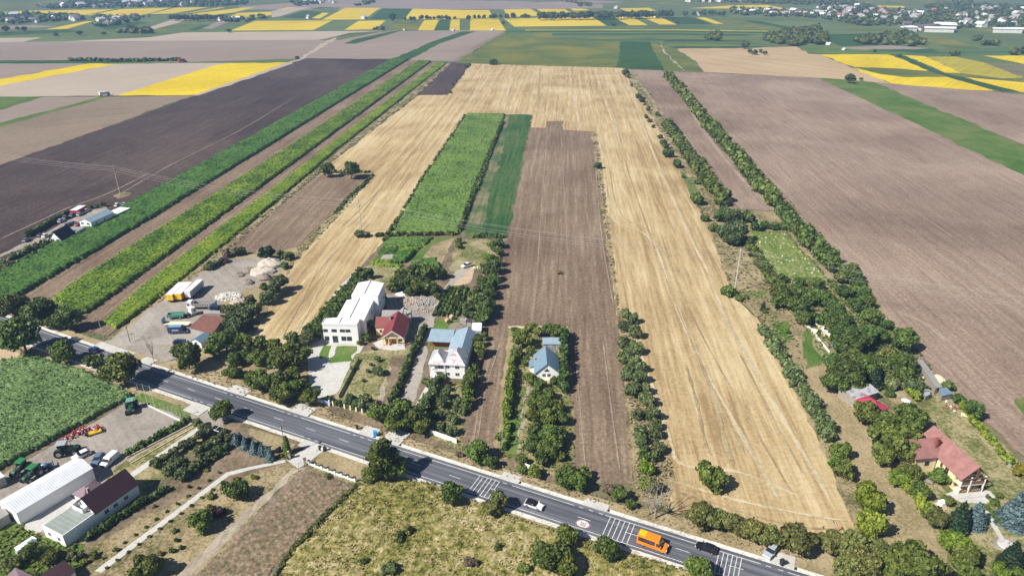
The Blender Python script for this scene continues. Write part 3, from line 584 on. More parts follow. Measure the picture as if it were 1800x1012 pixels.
M['c_sun'] = crop_mat('sunflower_leaves', [(.018, .04, .012), (.065, .12, .034), (.125, .195, .065), (.22, .3, .12)], R(38), scale=1.5)
M['c_meadow'] = crop_mat('meadow_mix', [(.05, .06, .014), (.12, .125, .025), (.2, .185, .045), (.26, .225, .085), (.36, .3, .15), (.45, .38, .22)], R(20), scale=.7, contrast=.75)
M['c_cem'] = crop_mat('cemetery_green', [(.06, .1, .02), (.12, .17, .03), (.17, .22, .05), (.28, .28, .12)])
M['c_fallow'] = crop_mat('fallow_mix', [(.06, .07, .035), (.125, .115, .06), (.175, .125, .08), (.22, .155, .105), (.29, .23, .14)], R(-40), scale=1.0)
def crop_field(name, px, cell, h, mat, label, cat, row=None, jz=.18, edge=.7, stuff=True, lumps=0.0):
    poly = gpoly(px); A = np.array(poly); ang = ROW if row is None else row; c_, s_ = math.cos(ang), math.sin(ang)
    B = np.stack([A[:, 0] * c_ - A[:, 1] * s_, A[:, 0] * s_ + A[:, 1] * c_], 1); x0, y0 = B.min(0); x1, y1 = B.max(0)
    nx, ny = int((x1 - x0) / cell) + 1, int((y1 - y0) / cell) + 1
    def W(u, v): return np.stack([u * c_ + v * s_, -u * s_ + v * c_], -1)
    cu = x0 + (np.arange(nx) + .5) * cell; cv = y0 + (np.arange(ny) + .5) * cell; U, Vv = np.meshgrid(cu, cv, indexing='ij')
    C = W(U, Vv).reshape(-1, 2) + rng.normal(0, cell * .35, (nx * ny, 2)); ins = inside(C, poly).reshape(nx, ny)
    gu, gv = np.meshgrid(x0 + np.arange(nx + 1) * cell, y0 + np.arange(ny + 1) * cell, indexing='ij'); P = W(gu, gv) + rng.uniform(-.3, .3, (nx + 1, ny + 1, 2)) * cell
    pad = np.zeros((nx + 2, ny + 2), bool); pad[1:-1, 1:-1] = ins; full = pad[:-1, :-1] & pad[1:, :-1] & pad[:-1, 1:] & pad[1:, 1:]
    z = h * (1 + rng.uniform(-jz, jz * .7, (nx + 1, ny + 1)))
    if lumps:
        q = np.sin(P[..., 0] * 1.1 + 2 * np.sin(P[..., 1] * .37)) * np.sin(P[..., 1] * .9 + 2 * np.sin(P[..., 0] * .31)) + np.sin(P[..., 0] * .33) * np.sin(P[..., 1] * .41); z = z + lumps * q
    z = np.where(full, z, z * edge * rng.uniform(.5, 1.1, z.shape)); z = np.maximum(z, .03)
    I = np.arange((nx + 1) * (ny + 1)).reshape(nx + 1, ny + 1); V = np.concatenate([P, z[..., None]], -1).reshape(-1, 3)
    i, j = np.nonzero(ins); Q = np.stack([I[i, j], I[i + 1, j], I[i + 1, j + 1], I[i, j + 1]], 1); n = len(V); S = []
    for di, dj, e0, e1 in ((-1, 0, (0, 0), (0, 1)), (1, 0, (1, 1), (1, 0)), (0, -1, (1, 0), (0, 0)), (0, 1, (0, 1), (1, 1))):
        m_ = ~pad[i + 1 + di, j + 1 + dj]; a, b = i[m_], j[m_]; p, q = I[a + e0[0], b + e0[1]], I[a + e1[0], b + e1[1]]; S.append(np.stack([p, q, q + n, p + n], 1))
    V2 = V.copy(); V2[:, 2] = -.1; V = np.vstack([V, V2]); Q = np.vstack([Q] + S); used = np.unique(Q); mp = np.zeros(len(V), np.int64); mp[used] = np.arange(len(used))
    o = npmesh(name, V[used], mp[Q], M[mat]); return tag(o, label, cat, None, 'stuff')
def quads(C, N, S, asp=1.0):
    """leaf quads at C facing N of size S"""
    n = len(C); N = N / (np.linalg.norm(N, axis=1, keepdims=True) + 1e-9)
    r = rng.normal(size=(n, 3)); u = np.cross(N, r); u /= np.linalg.norm(u, axis=1, keepdims=True) + 1e-9; v = np.cross(N, u)
    S = S[:, None]; u = u * S * .5; v = v * S * .5 * asp
    V = np.stack([C - u - v, C + u - v, C + u + v, C - u + v], 1).reshape(-1, 3)
    return V, np.arange(4 * n).reshape(n, 4)
def blobs(C, Rr, j=.12, n=7, m=4):
    """low polygon cores"""
    ph = np.pi * np.arange(m + 1) / m; th = 2 * np.pi * np.arange(n) / n
    P = np.stack([np.outer(np.sin(ph), np.cos(th)), np.outer(np.sin(ph), np.sin(th)), np.outer(np.cos(ph), np.ones(n))], -1).reshape(-1, 3)
    q = np.array([(i * n + k, (i + 1) * n + k, (i + 1) * n + (k + 1) % n, i * n + (k + 1) % n) for i in range(m) for k in range(n)])
    K = len(C); V = C[:, None] + P[None] * Rr[:, None] * (1 + rng.uniform(-j, j, (K, len(P), 1)))
    Q = q[None] + (np.arange(K) * len(P))[:, None, None]
    return V.reshape(-1, 3), Q.reshape(-1, 4)
def cloud(C, Rr, n, size, core=.62, up=.25):
    """leaves around lobes C (k,3) radii Rr (k,3)"""
    k = len(C); wgt = (Rr[:, 0] * Rr[:, 2]); idx = rng.choice(k, n, p=wgt / wgt.sum())
    d = rng.normal(size=(n, 3)); d[:, 2] += up; d /= np.linalg.norm(d, axis=1, keepdims=True)
    r = rng.uniform(.7, 1.0, (n, 1)) + rng.exponential(.09, (n, 1)); P = C[idx] + d * Rr[idx] * r
    V, Q = quads(P, d + rng.normal(size=(n, 3)) * .55, size * rng.uniform(.6, 1.4, n))
    if core:
        V2, Q2 = blobs(C, Rr * core); Q = np.vstack([Q, Q2 + len(V)]); V = np.vstack([V, V2])  # solid cores added unseen inside the lobes to block light
    return V, Q
def trunk_mesh(name, h, r, nb, spread, mat, bare=False):
    b = MB(); b.bar((0, 0, -.02), (0, 0, h * .5), r, r * .7, 7)
    for i in range(nb):
        a = 2 * math.pi * (i + rnd.random() * .5) / nb; z0 = h * rnd.uniform(.3, .5)
        p = Vector((0, 0, z0)); e = Vector((math.cos(a) * spread * rnd.uniform(.5, 1), math.sin(a) * spread * rnd.uniform(.5, 1), h * rnd.uniform(.75, 1.0)))
        mid = p.lerp(e, .5) + Vector((rnd.uniform(-.05, .05), rnd.uniform(-.05, .05), -.03))
        b.bar(p, mid, r * .5, r * .35, 5); b.bar(mid, e, r * .35, r * .12, 5)
        if bare:
            for _ in range(5):
                q = mid.lerp(e, rnd.random()); t = q + Vector((rnd.uniform(-.2, .2), rnd.uniform(-.2, .2), rnd.uniform(.02, .22)))
                b.bar(q, t, r * .16, r * .05, 4)
                for _ in range(3):
                    q2 = q.lerp(t, rnd.uniform(.4, 1)); b.bar(q2, q2 + Vector((rnd.uniform(-.1, .1), rnd.uniform(-.1, .1), rnd.uniform(0, .1))), r * .08, r * .03, 3)
    me = b.build(name, mat); d = me.data; bpy.data.objects.remove(me); return d
# unit templates (crown width 1). shape: (height, crown bottom, trunk radius)
SH = {'broad': (.9, .12, .03), 'fruit': (.9, .12, .03), 'bush': (.68, -.05, .02), 'tall': (1.4, .12, .03), 'spruce': (1.75, .02, .03), 'thuja': (2.6, .0, .03)}
TPL = {}
def template(shape, lod, var):
    key = (shape, lod, var)
    if key in TPL: return TPL[key]
    h, zb, tr = SH[shape]; n, s = {'a': (3000, .062), 'b': (1200, .095), 'c': (380, .15)}[lod]
    if shape in ('spruce', 'thuja'):
        n = int(n * 1.2); L = 9 if shape == 'spruce' else 12; C = []; Rr = []
        for i in range(L):
            f = i / L; rr = .5 * (1 - f) ** (.8 if shape == 'spruce' else .4) * (1 + .0 * f); z = zb + h * (f * .95 + .03)
            kk = 7 if i < L * .6 else 4
            for j in range(kk):
                a = 2 * math.pi * (j + .5 * (i % 2) + rnd.uniform(-.15, .15)) / kk
                C.append((math.cos(a) * rr * .6, math.sin(a) * rr * .6, z - rr * .12)); Rr.append((rr * .48, rr * .48, h / L * .62))
        C = np.array(C); Rr = np.array(Rr); V, Q = cloud(C, Rr, n, s * .8, .8)
    else:
        k = 17 if shape != 'bush' else 11; C = []; Rr = []
        cz = (h + zb) / 2; hz_ = (h - zb) / 2
        for i in range(k):
            a = rnd.uniform(0, 6.283); u = rnd.uniform(-.75, .95); q = math.sqrt(1 - u * u) * rnd.uniform(.5, 1)
            r = rnd.uniform(.1, .23)
            C.append((math.cos(a) * q * (.5 - r * .55), math.sin(a) * q * (.5 - r * .55), cz + u * (hz_ - r * .7))); Rr.append((r, r, r * rnd.uniform(.7, .95)))
        C.append((0, 0, cz)); Rr.append((.27, .27, hz_ * .68))
        C = np.array(C); Rr = np.array(Rr); V, Q = cloud(C, Rr, n, s)
        V[:, 2] = np.maximum(V[:, 2], -.02)
    o = npmesh('crown', V, Q, M['leaf'], linkit=False); cr = o.data; bpy.data.objects.remove(o)
    tm = trunk_mesh('trunk', h * .75, tr, 5, .3, M['bark']) if shape != 'bush' else None
    TPL[key] = (cr, tm); return TPL[key]
MATV = {}
def crown_data(shape, lod, var, mat):
    k = (shape, lod, var, mat)
    if k not in MATV:
        cr, tm = template(shape, lod, var); d = cr if mat == 'leaf' else cr.copy()
        if mat != 'leaf': d.materials[0] = M[mat]
        MATV[k] = (d, tm)
    return MATV[k]
def sz(px, dep): return px * dep / FPX
NAMES = {'spruce': 'spruce_tree', 'thuja': 'thuja_tree', 'bush': 'bush', 'fruit': 'fruit_tree', 'broad': 'broadleaf_tree', 'tall': 'broadleaf_tree'}
TREES = [0]
def tree(cx, cy, wpx, shape='broad', mat='leaf', label='', group=None, hk=1.0, name=None):
    h, zb, tr = SH[shape]
    g = G(cx, cy); dep = DEP(g); w = sz(wpx, dep)
    for _ in range(3):
        zc = (h * hk + zb) / 2 * w; g = G(cx, cy, zc); dep = DEP(g); w = sz(wpx, dep)
    w *= 1.04
    lod = 'a' if wpx > 30 else ('b' if wpx > 13 else 'c')
    d, tm = crown_data(shape, lod, rnd.randrange(5), mat)
    rz = rnd.uniform(0, 6.28); sc_ = (w, w * rnd.uniform(.9, 1.1), w * hk)
    nm = name or NAMES[shape]; cat = 'bush' if shape == 'bush' else 'tree'
    if tm is None or wpx < 9:
        o = link(bpy.data.objects.new(nm, d)); o.location = (g.x, g.y, 0); o.scale = sc_; o.rotation_euler.z = rz
    else:
        o = empty(nm, (g.x, g.y, -.05), rz); o.scale = sc_
        link(bpy.data.objects.new('trunk', tm), o); link(bpy.data.objects.new('crown', d), o)
    tag(o, label, cat, group); TREES[0] += 1; return o
ORD = ['first', 'second', 'third', 'fourth', 'fifth', 'sixth', 'seventh', 'eighth', 'ninth', 'tenth', 'eleventh', 'twelfth', 'thirteenth', 'fourteenth', 'fifteenth',
       'sixteenth', 'seventeenth', 'eighteenth', 'nineteenth', 'twentieth'] + ['%s-%s' % (a, b) for a in ('twenty', 'thirty', 'forty', 'fifty', 'sixty') for b in ('first', 'second', 'third', 'fourth', 'fifth', 'sixth', 'seventh', 'eighth', 'ninth', 'tenth')]
def plant(desc, where, group, lst, shape='broad', mat='leaf', hk=1.0, name=None, order='x'):
    """lst: (cx, cy, width[, shape, mat, desc]); labelled by their place counted along the row"""
    key = (lambda q: q[0]) if order == 'x' else (lambda q: -q[1])
    for i, q in enumerate(sorted(lst, key=key)):
        s = q[3] if len(q) > 3 and q[3] else shape; m = q[4] if len(q) > 4 and q[4] else mat; ds = q[5] if len(q) > 5 else desc
        if len(q) > 5: lab = ds if len(lst) == 1 else f'{ds}, {ORD[i]} {where}'
        else: lab = desc if len(lst) == 1 else f'{desc}, {ORD[i]} {where}'
        tree(q[0], q[1], q[2], s, m, lab, group, hk, name)
def inside(P, poly):
    x, y = P[:, 0], P[:, 1]; c = np.zeros(len(P), bool); n = len(poly)
    for i in range(n):
        x1, y1 = poly[i]; x2, y2 = poly[i - 1]
        if y1 == y2: continue
        c ^= ((y1 > y) != (y2 > y)) & (x < (x2 - x1) * (y - y1) / (y2 - y1) + x1)
    return c
def gpoly(px): return [tuple(G(a, b)[:2]) for a, b in px]
def hedge(name, px, w, h, label, cat='hedge', mat='leaf', leaf=None, gap=0.0, dens=1.0, group=None, zb=0.0):
    """a hedge or shrub belt along a line of photo points; w, h in metres"""
    P = [G(*p) for p in px]; C = []; Rr = []; dm = 0
    for a, b in zip(P[:-1], P[1:]):
        L = (b - a).length; n = max(1, int(L / (w * .42)));
        for i in range(n):
            if rnd.random() < gap: continue
            c = a.lerp(b, (i + rnd.random()) / n); nrm = Vector((-(b - a).y, (b - a).x, 0)).normalized()
            for _ in range(2):
                r = w * rnd.uniform(.26, .46); hh = h * rnd.uniform(.6, 1.12)
                q = c + nrm * rnd.uniform(-.32, .32) * w
                C.append((q.x, q.y, zb + hh * .5)); Rr.append((r, r, hh * .5)); dm = max(dm, DEP(c))
    C = np.array(C); Rr = np.array(Rr); dn = min(DEP(p) for p in P)
    s = leaf or max(.3, .0032 * (dn + dm) / 2); area = float((Rr[:, 0] * Rr[:, 2] * 9).sum()); n = int(min(60000, area / s ** 2 * 1.3 * dens))
    V, Q = cloud(C, Rr, n, s, .74); V[:, 2] = np.maximum(V[:, 2], 0.0)
    o = npmesh(name, V, Q, M[mat]); return tag(o, label, cat, group)
def tufts(name, px, sp, h, mat, label, cat, blades=4, r=.5, row=None, far=.0045, jit=.35, slab=0.0, slabmat=None, keep=1.0, world=False, hv=.35, patch=0.0):
    poly = px if world else gpoly(px); A = np.array(poly)
    ang = ROW if row is None else row; c_, s_ = math.cos(ang), math.sin(ang)
    B = A @ np.array([[c_, s_], [-s_, c_]]).T if False else np.stack([A[:, 0] * c_ - A[:, 1] * s_, A[:, 0] * s_ + A[:, 1] * c_], 1)
    x0, y0 = B.min(0); x1, y1 = B.max(0)
    X, Y = np.meshgrid(np.arange(x0, x1, sp), np.arange(y0, y1, sp)); L = np.stack([X.ravel(), Y.ravel()], 1)
    L += rng.uniform(-jit, jit, L.shape) * sp * np.array([.6, 1])
    W = np.stack([L[:, 0] * c_ + L[:, 1] * s_, -L[:, 0] * s_ + L[:, 1] * c_], 1)
    W = W[inside(W, poly)]; dist = np.hypot(W[:, 0], np.hypot(W[:, 1], CAM_H))
    want = np.maximum(sp, dist * far); k = rng.random(len(W)) < (sp / want) ** 2 * keep
    if patch:
        f = np.sin(W[:, 0] * .21 + 1.3 * np.sin(W[:, 1] * .17)) * np.sin(W[:, 1] * .19 + 1.7 * np.sin(W[:, 0] * .13)); k &= rng.random(len(W)) < .5 + patch * f
    W = W[k]; want = want[k]; n = len(W); S = want / sp
    base = np.repeat(np.column_stack([W, np.zeros(n)]), blades, 0); S = np.repeat(S, blades)
    a = rng.uniform(0, 2 * np.pi, n * blades); rr = r * rng.uniform(.5, 1.1, n * blades) * S
    hh = h * rng.uniform(1 - hv, 1 + hv * .4, n * blades); plant_h = np.repeat(rng.uniform(.85, 1.12, n), blades); hh = hh * plant_h
    d = np.stack([np.cos(a), np.sin(a), np.zeros_like(a)], 1); pr = np.stack([-np.sin(a), np.cos(a), np.zeros_like(a)], 1)
    bw = (rr * .42)[:, None]
    v0 = base + np.array([0, 0, 1]) * (hh * .62)[:, None] - pr * bw; v1 = base + np.array([0, 0, 1]) * (hh * .62)[:, None] + pr * bw
    v2 = base + d * rr[:, None] + np.array([0, 0, 1]) * hh[:, None] + pr * bw * .4; v3 = v2 - pr * bw * .8
    V = np.stack([v0, v1, v2, v3], 1).reshape(-1, 3); Q = np.arange(len(V)).reshape(-1, 4)
    o = npmesh(name, V, Q, M[mat])
    if slab:
        P = [Vector((p[0], p[1], 0)) for p in poly]
        if sum(P[i - 1].x * P[i].y - P[i].x * P[i - 1].y for i in range(len(P))) < 0: P.reverse()
        nP = len(P); VV = [(p.x, p.y, slab) for p in P] + [(p.x, p.y, -.2) for p in P]
        FF = [t_ for t_ in tessellate_polygon([P])]
        FF = [(a_, b_, c2) if (P[b_] - P[a_]).cross(P[c2] - P[a_]).z > 0 else (a_, c2, b_) for a_, b_, c2 in FF]
        FF += [(i, i + nP, (i + 1) % nP + nP, (i + 1) % nP) for i in range(nP)]
        u = mesh('lower_leaves', VV, FF, slabmat or M['under'], o); u['kind'] = 'stuff'
    return tag(o, label, cat, None, 'stuff')

# ---------------------------------------------------------------- crops
for px, cell, h, mt, lab in [([(-170, 560), (0, 480), (300, 320), (690, 104), (719, 104.5), (450, 270), (250, 393), (62, 503), (40, 517), (-60, 572)], .75, 2.4, 'c_green', 'broad strip of tall green maize, leftmost of three strips'),
    ([(95, 526), (125, 503), (450, 298), (736, 107.5), (758, 108.5), (450, 335), (217, 505), (152, 552), (120, 552)], .7, 2.3, 'c_yellow', 'strip of maize with yellowing tops, middle of three strips'),
    ([(182, 568), (250, 505), (450, 355), (770, 110), (783, 113), (590, 265), (393, 432), (262, 536), (206, 578)], .7, 1.7, 'c_yellow', 'narrow strip of maize beside the weedy margin, rightmost of three')]:
    o = crop_field('maize_crop', px, cell, h * .62, mt, lab, 'maize', jz=.14, edge=.85); tu = tufts('maize_tops', px, 1.0, h * .74, mt, None, None, 4, .42, far=.004, keep=.7); tu.parent = o
px = [(822, 201), (888, 202), (846, 320), (806, 412), (690, 412), (740, 320)]
o = crop_field('row_crop', px, .7, 1.3, 'c_bright', 'bright green row crop between the stubble and the grass strip', 'crop', jz=.22); tu = tufts('crop_tops', px, 1.0, 1.5, 'c_bright', None, None, 4, .42, far=.004, keep=.6); tu.parent = o
px = [(-200, 650), (0, 638), (60, 628), (150, 655), (232, 696), (225, 702), (0, 826), (-200, 915)]
o = crop_field('sunflower_crop', px, .42, 1.35, 'c_sun', 'dense green sunflower field beside the gravel machinery yard', 'sunflowers', row=R(38), jz=.22); tu = tufts('sunflower_tops', px, .6, 1.6, 'c_sun', None, None, 5, .3, row=R(38), keep=.9); tu.parent = o
MEAD = [(470, 1045), (520, 960), (632, 853), (700, 842), (760, 850), (900, 908), (1040, 955), (1230, 1008), (1240, 1060)]
o = crop_field('meadow_weeds', MEAD, .36, .38, 'c_meadow', 'rough summer meadow of yellow and green weeds below the road', 'weeds', row=R(20), jz=.55, lumps=.13); tu = tufts('weed_tops', MEAD, .5, .62, 'c_meadow', None, None, 5, .24, jit=.6, hv=.5); tu.parent = o
px = [(345, 1012), (545, 830), (625, 852), (520, 955), (470, 1012)]
o = crop_field('fallow_weeds', px, .36, .16, 'c_fallow', 'low reddish weeds on the fallow plot beside the farm track', 'weeds', row=R(-40), jz=.7, lumps=.03)
hedge('weed_bank', [(632, 852), (590, 890), (520, 960), (480, 1020)], 1.1, .9, 'overgrown ditch bank between the fallow plot and the meadow', 'weeds', 'leaf_olive')
tufts('dry_weeds', [(1098, 124), (1108, 124), (1190, 245), (1240, 330), (1290, 380), (1320, 430), (1400, 560), (1415, 650), (1450, 740), (1500, 850), (1440, 770), (1335, 562), (1290, 520), (1250, 410), (1180, 260)], .9, .6, 'weeds', 'weeds and dry grass on the margin of the long stubble field', 'weeds', 4, .6, keep=.5, jit=.6, patch=.3)
tufts('dry_weeds', [(1041, 235), (1046, 235), (1062, 330), (1088, 545), (1150, 700), (1180, 830), (1178, 880), (1118, 876), (1114, 800), (1086, 560), (1062, 400)], .9, .6, 'weeds_dry', 'dry weeds between the brown soil and the wide stubble field', 'weeds', 4, .6, keep=.5, jit=.6)
tufts('dry_weeds', [(262, 541), (393, 434), (783, 113), (788, 113), (732, 168), (590, 278), (560, 305), (400, 440), (330, 500)], .9, .7, 'weeds', 'weedy margin along the rightmost maize strip', 'weeds', 4, .6, keep=.45, jit=.6)
tufts('dry_weeds', [(520, 440), (612, 348), (650, 308), (657, 306), (604, 370), (545, 432), (520, 455)], .9, .7, 'weeds', 'green weeds between the ploughed plot and the stubble', 'weeds', 4, .6, keep=.5, jit=.6)
tufts('roadside_grass', [(280, 640), (440, 660), (620, 735), (820, 800), (1010, 860), (1200, 905), (1440, 985), (1330, 970), (1100, 900), (880, 835), (600, 745), (330, 662)], .8, .3, 'weeds_dry', 'dry mown grass verge along the north side of the road', 'grass', 4, .35, keep=.6, jit=.6, hv=.8)
for px, h, mt, lab in [([(680, 419), (762, 418), (748, 431), (672, 437)], .9, 'c_bright', 'wide bed of bright green vegetables below the row crop'), ([(668, 438), (700, 436), (693, 446), (664, 447)], .5, 'c_green', 'small low green bed left of the garden maize'),
    ([(703, 437), (741, 434), (735, 441), (698, 446)], .8, 'c_yellow', 'bed of yellow flowering plants behind the white hall'), ([(698, 447), (733, 442), (714, 462), (684, 465)], 1.7, 'c_green', 'dark block of garden maize behind the white hall'),
    ([(656, 456), (683, 460), (710, 466), (704, 471), (652, 465)], .7, 'c_yellow', 'narrow yellow green bed above the garden lawn'), ([(722, 466), (770, 463), (776, 474), (728, 482)], 1.7, 'c_bright', 'tall garden maize behind the orchard trees'), ([(738, 455), (768, 452), (766, 460), (734, 462)], .3, 'c_green', 'thin green patch on the bare plot')]:
    crop_field('garden_bed', px, .5, h, mt, lab, 'vegetables', jz=.3)
crop_field('cemetery_plants', [(1318, 406), (1382, 408), (1408, 440), (1440, 470), (1450, 488), (1375, 486), (1350, 458), (1325, 425)], .8, .35, 'c_cem', 'low yellow green plants covering the hedged cemetery', 'plants', jz=.5)
tufts('undergrowth', [(1358, 490), (1450, 492), (1510, 480), (1545, 560), (1600, 650), (1560, 695), (1500, 690), (1458, 660), (1475, 615), (1400, 560), (1362, 512)], .9, 1.0, 'leaf', 'green undergrowth filling the gaps between the grove trees', 'undergrowth', 5, .6, jit=.6, hv=.7, keep=.8)
tufts('allotment_plants', [(1500, 610), (1600, 600), (1640, 660), (1640, 690), (1560, 690), (1545, 640)], .8, 1.0, 'leaf_grey', 'overgrown vegetable plot between the trees and the long shed', 'plants', 5, .6, jit=.6, hv=.7, keep=.7)
tufts('allotment_plants', [(1412, 562), (1442, 562), (1468, 618), (1440, 624)], .9, .6, 'leaf_grey', 'grey green plants in the small fenced plot', 'plants', 5, .5, jit=.6, hv=.7, keep=.5)
tufts('garden_grass', [(760, 690), (822, 670), (812, 788), (750, 758)], .9, .4, 'leaf_olive', 'patchy grass under the fruit trees of the front garden', 'grass', 4, .4, keep=.5, jit=.6)
tufts('garden_grass', [(895, 576), (998, 576), (1004, 640), (1010, 845), (876, 800), (884, 740), (900, 640)], .9, .5, 'leaf_olive', 'long grass and weeds in the wooded garden', 'grass', 4, .45, keep=.5, jit=.6)
tufts('yard_grass', [(0, 930), (40, 918), (78, 948), (148, 958), (128, 1016), (-30, 1020)], .6, .5, 'leaf', 'overgrown green grass around the white tank', 'grass', 5, .45, jit=.6, hv=.8)
# vineyard rows between the lane and the trees
for i in range(6):
    xa, xb = 790 + i * 6.2, 762 + i * 8.2
    hedge('vine_row', [(xa, 506), (xb, 556)], .5, 1.1, 'dark green vine row beside the lane, %s from the lane' % ORD[i], 'vines', 'leaf_dark', group='vine rows beside the lane')

# ---------------------------------------------------------------- hedges and shrub belts
hedge('tree_belt', [(1170, 134), (1186, 150), (1240, 218)], 8, 6.5, 'far end of the long dark tree belt between the brown fields', 'tree belt', 'leaf')
hedge('tree_belt', [(1240, 218), (1300, 288), (1365, 365)], 8, 6, 'long dark tree belt between the two brown fields', 'tree belt', 'leaf')
hedge('tree_belt', [(1365, 365), (1400, 405), (1432, 445), (1475, 480)], 7.5, 6, 'dark tree belt beside the cemetery on its field side', 'tree belt', 'leaf_dark')
hedge('hedge', [(1374, 374), (1400, 412), (1428, 440)], 4, 3.5, 'lower hedge just inside the tree belt above the cemetery', 'hedge', 'leaf')
hedge('tree_belt', [(1172, 222), (1195, 255), (1236, 312), (1272, 362)], 7, 6, 'green tree belt between the stubble margin and narrow brown field', 'tree belt', 'leaf')
hedge('hedge', [(1310, 424), (1330, 458), (1356, 494), (1370, 512)], 3.6, 3.5, 'hedge down the left side of the cemetery', 'hedge', 'leaf_dark')
hedge('hedge', [(1330, 402), (1352, 402), (1382, 404)], 4, 3.5, 'short hedge across the top of the cemetery', 'hedge', 'leaf_dark')
hedge('hedge', [(1340, 582), (1362, 614), (1385, 650), (1402, 682)], 4.2, 3, 'grey green shrub row beside the stubble, upper part', 'hedge', 'leaf_grey')
hedge('hedge', [(1404, 684), (1425, 716), (1448, 752), (1466, 782)], 4.4, 3.2, 'grey green shrub row beside the stubble, lower part', 'hedge', 'leaf_grey')
hedge('hedge', [(1687, 712), (1712, 745), (1745, 782), (1776, 818)], 1.9, 1.8, 'bright green boundary hedge behind the red roofed house', 'hedge', 'leaf_bright')
hedge('hedge', [(1575, 838), (1598, 862), (1622, 895), (1640, 920)], 2.2, 2.4, 'bright green hedge along the dry track, left of the house', 'hedge', 'leaf_bright')
hedge('hedge', [(334, 738), (310, 752), (270, 774), (222, 802)], 1.6, 1.6, 'dark hedge between the machinery yard and the garden', 'hedge', 'leaf_dark')
hedge('hedge', [(300, 858), (255, 884), (200, 918), (152, 950)], 1.6, 1.6, 'dark hedge below the white house with brown roof', 'hedge', 'leaf_dark')
hedge('hedge', [(748, 578), (726, 625), (706, 670), (688, 712)], 1.6, 2.2, 'narrow vine covered fence beside the gravel lane', 'hedge', 'leaf_dark')
hedge('hedge', [(402, 788), (380, 802), (352, 822), (330, 836)], 2.0, 1.8, 'low dark hedge on the lower edge of the orchard', 'hedge', 'leaf_dark')
hedge('hedge', [(903, 640), (899, 665), (894, 700), (890, 740)], 2.4, 3, 'leafy hedge on the left edge of the wooded garden', 'hedge', 'leaf_bright')
hedge('hedge', [(891, 745), (889, 775), (886, 792)], 1.5, 2, 'low yellow green hedge beside the garden lawn', 'hedge', 'leaf_bright')
hedge('hedge', [(992, 590), (992, 625), (990, 660), (990, 690)], 2.6, 4, 'tall hedge on the right edge of the wooded garden', 'hedge', 'leaf_dark')
hedge('hedge', [(832, 417), (884, 418)], 1.8, 1.8, 'short dark hedge at the foot of the grass strip', 'hedge', 'leaf_dark')
hedge('hedge', [(48, 417), (75, 402), (100, 389), (124, 376)], 1.2, 2.4, 'dark hedge behind the parked cars of the far yard', 'hedge', 'leaf_dark')
hedge('hedge', [(0, 470), (30, 452), (62, 436), (88, 430)], 4, 2.2, 'two grey green rows of shrubs before the black roofed house', 'hedge', 'leaf_grey', gap=.25)
hedge('hedge', [(0, 483), (40, 462), (70, 448)], 3, 2.0, 'grey green shrub row next to the widest maize strip', 'hedge', 'leaf_grey', gap=.3)
hedge('hedge', [(660, 416), (720, 414), (800, 413)], 1.5, 1.6, 'ragged green edge below the bright row crop', 'hedge', 'leaf')
hedge('hedge', [(818, 205), (790, 248), (740, 322), (690, 405), (672, 430)], 1.8, 1.4, 'broken line of small bushes on the left of the row crop', 'hedge', 'leaf_dark', gap=.55)
hedge('hedge', [(884, 214), (862, 265), (835, 330), (808, 405)], 1.2, 1.6, 'dark weedy edge between row crop and grass strip', 'hedge', 'leaf_dark', gap=.1)
hedge('hedge', [(655, 308), (640, 325), (612, 350), (590, 375)], 1.5, 1.0, 'low green bank at the corner of the ploughed plot', 'hedge', 'leaf', gap=.2)
hedge('hedge', [(565, 303), (600, 304), (652, 303)], 1.8, 1.0, 'green bank under the two lone trees by the stubble', 'hedge', 'leaf')
hedge('hedge', [(120, 107), (200, 108.5), (315, 107.5)], 6, 3, 'thin far hedge above the yellow field', 'hedge', 'leaf_dark')
hedge('flower_bed', [(1735, 872), (1752, 885), (1762, 905)], 1.2, .6, 'low planted border beside the terrace of the red roofed house', 'flower bed', 'leaf')
hedge('hedge', [(1738, 895), (1755, 918), (1762, 925)], 1.2, 1.0, 'clipped dark hedge beside the garden path', 'hedge', 'leaf_dark')
# ---------------------------------------------------------------- trees and bushes one by one
P_ = plant
P_('broad dark roadside tree', 'from the left above the road', 'trees on the north verge at the left', [(20, 535, 52), (69, 547, 54), (92, 567, 28), (116, 560, 46), (-40, 520, 60)], mat='leaf_dark')
P_('leafy roadside tree', 'from the left below the road', 'trees on the south verge at the left', [(2, 588, 44), (36, 588, 72), (108, 617, 44), (165, 633, 30), (213, 649, 64)], mat='leaf')
P_('spreading tree with a leaning trunk beside the dry verge', '', None, [(328, 625, 54)], mat='leaf_dark')
P_('green tree', 'from the left in the thicket before the yard', 'trees between the yard and the road',
   [(374, 613, 32), (395, 599, 46), (427, 601, 36), (455, 603, 30), (480, 606, 30), (415, 629, 28), (429, 626, 26), (454, 629, 34), (410, 654, 32, 'bush'), (452, 667, 42), (472, 672, 36), (493, 670, 40), (513, 660, 34), (504, 628, 50), (489, 638, 34), (523, 624, 42), (495, 692, 40), (516, 684, 34), (532, 679, 28), (545, 697, 32)], mat='leaf')
P_('grey green willow bush', 'from the left along the edge of the stubble', 'willows west of the stubble',
   [(404, 562, 34), (416, 572, 36), (431, 554, 34), (447, 544, 28), (420, 544, 26), (470, 522, 28), (484, 508, 30), (491, 496, 32), (441, 528, 22), (514, 596, 28), (541, 592, 32)], shape='fruit', mat='leaf_grey')
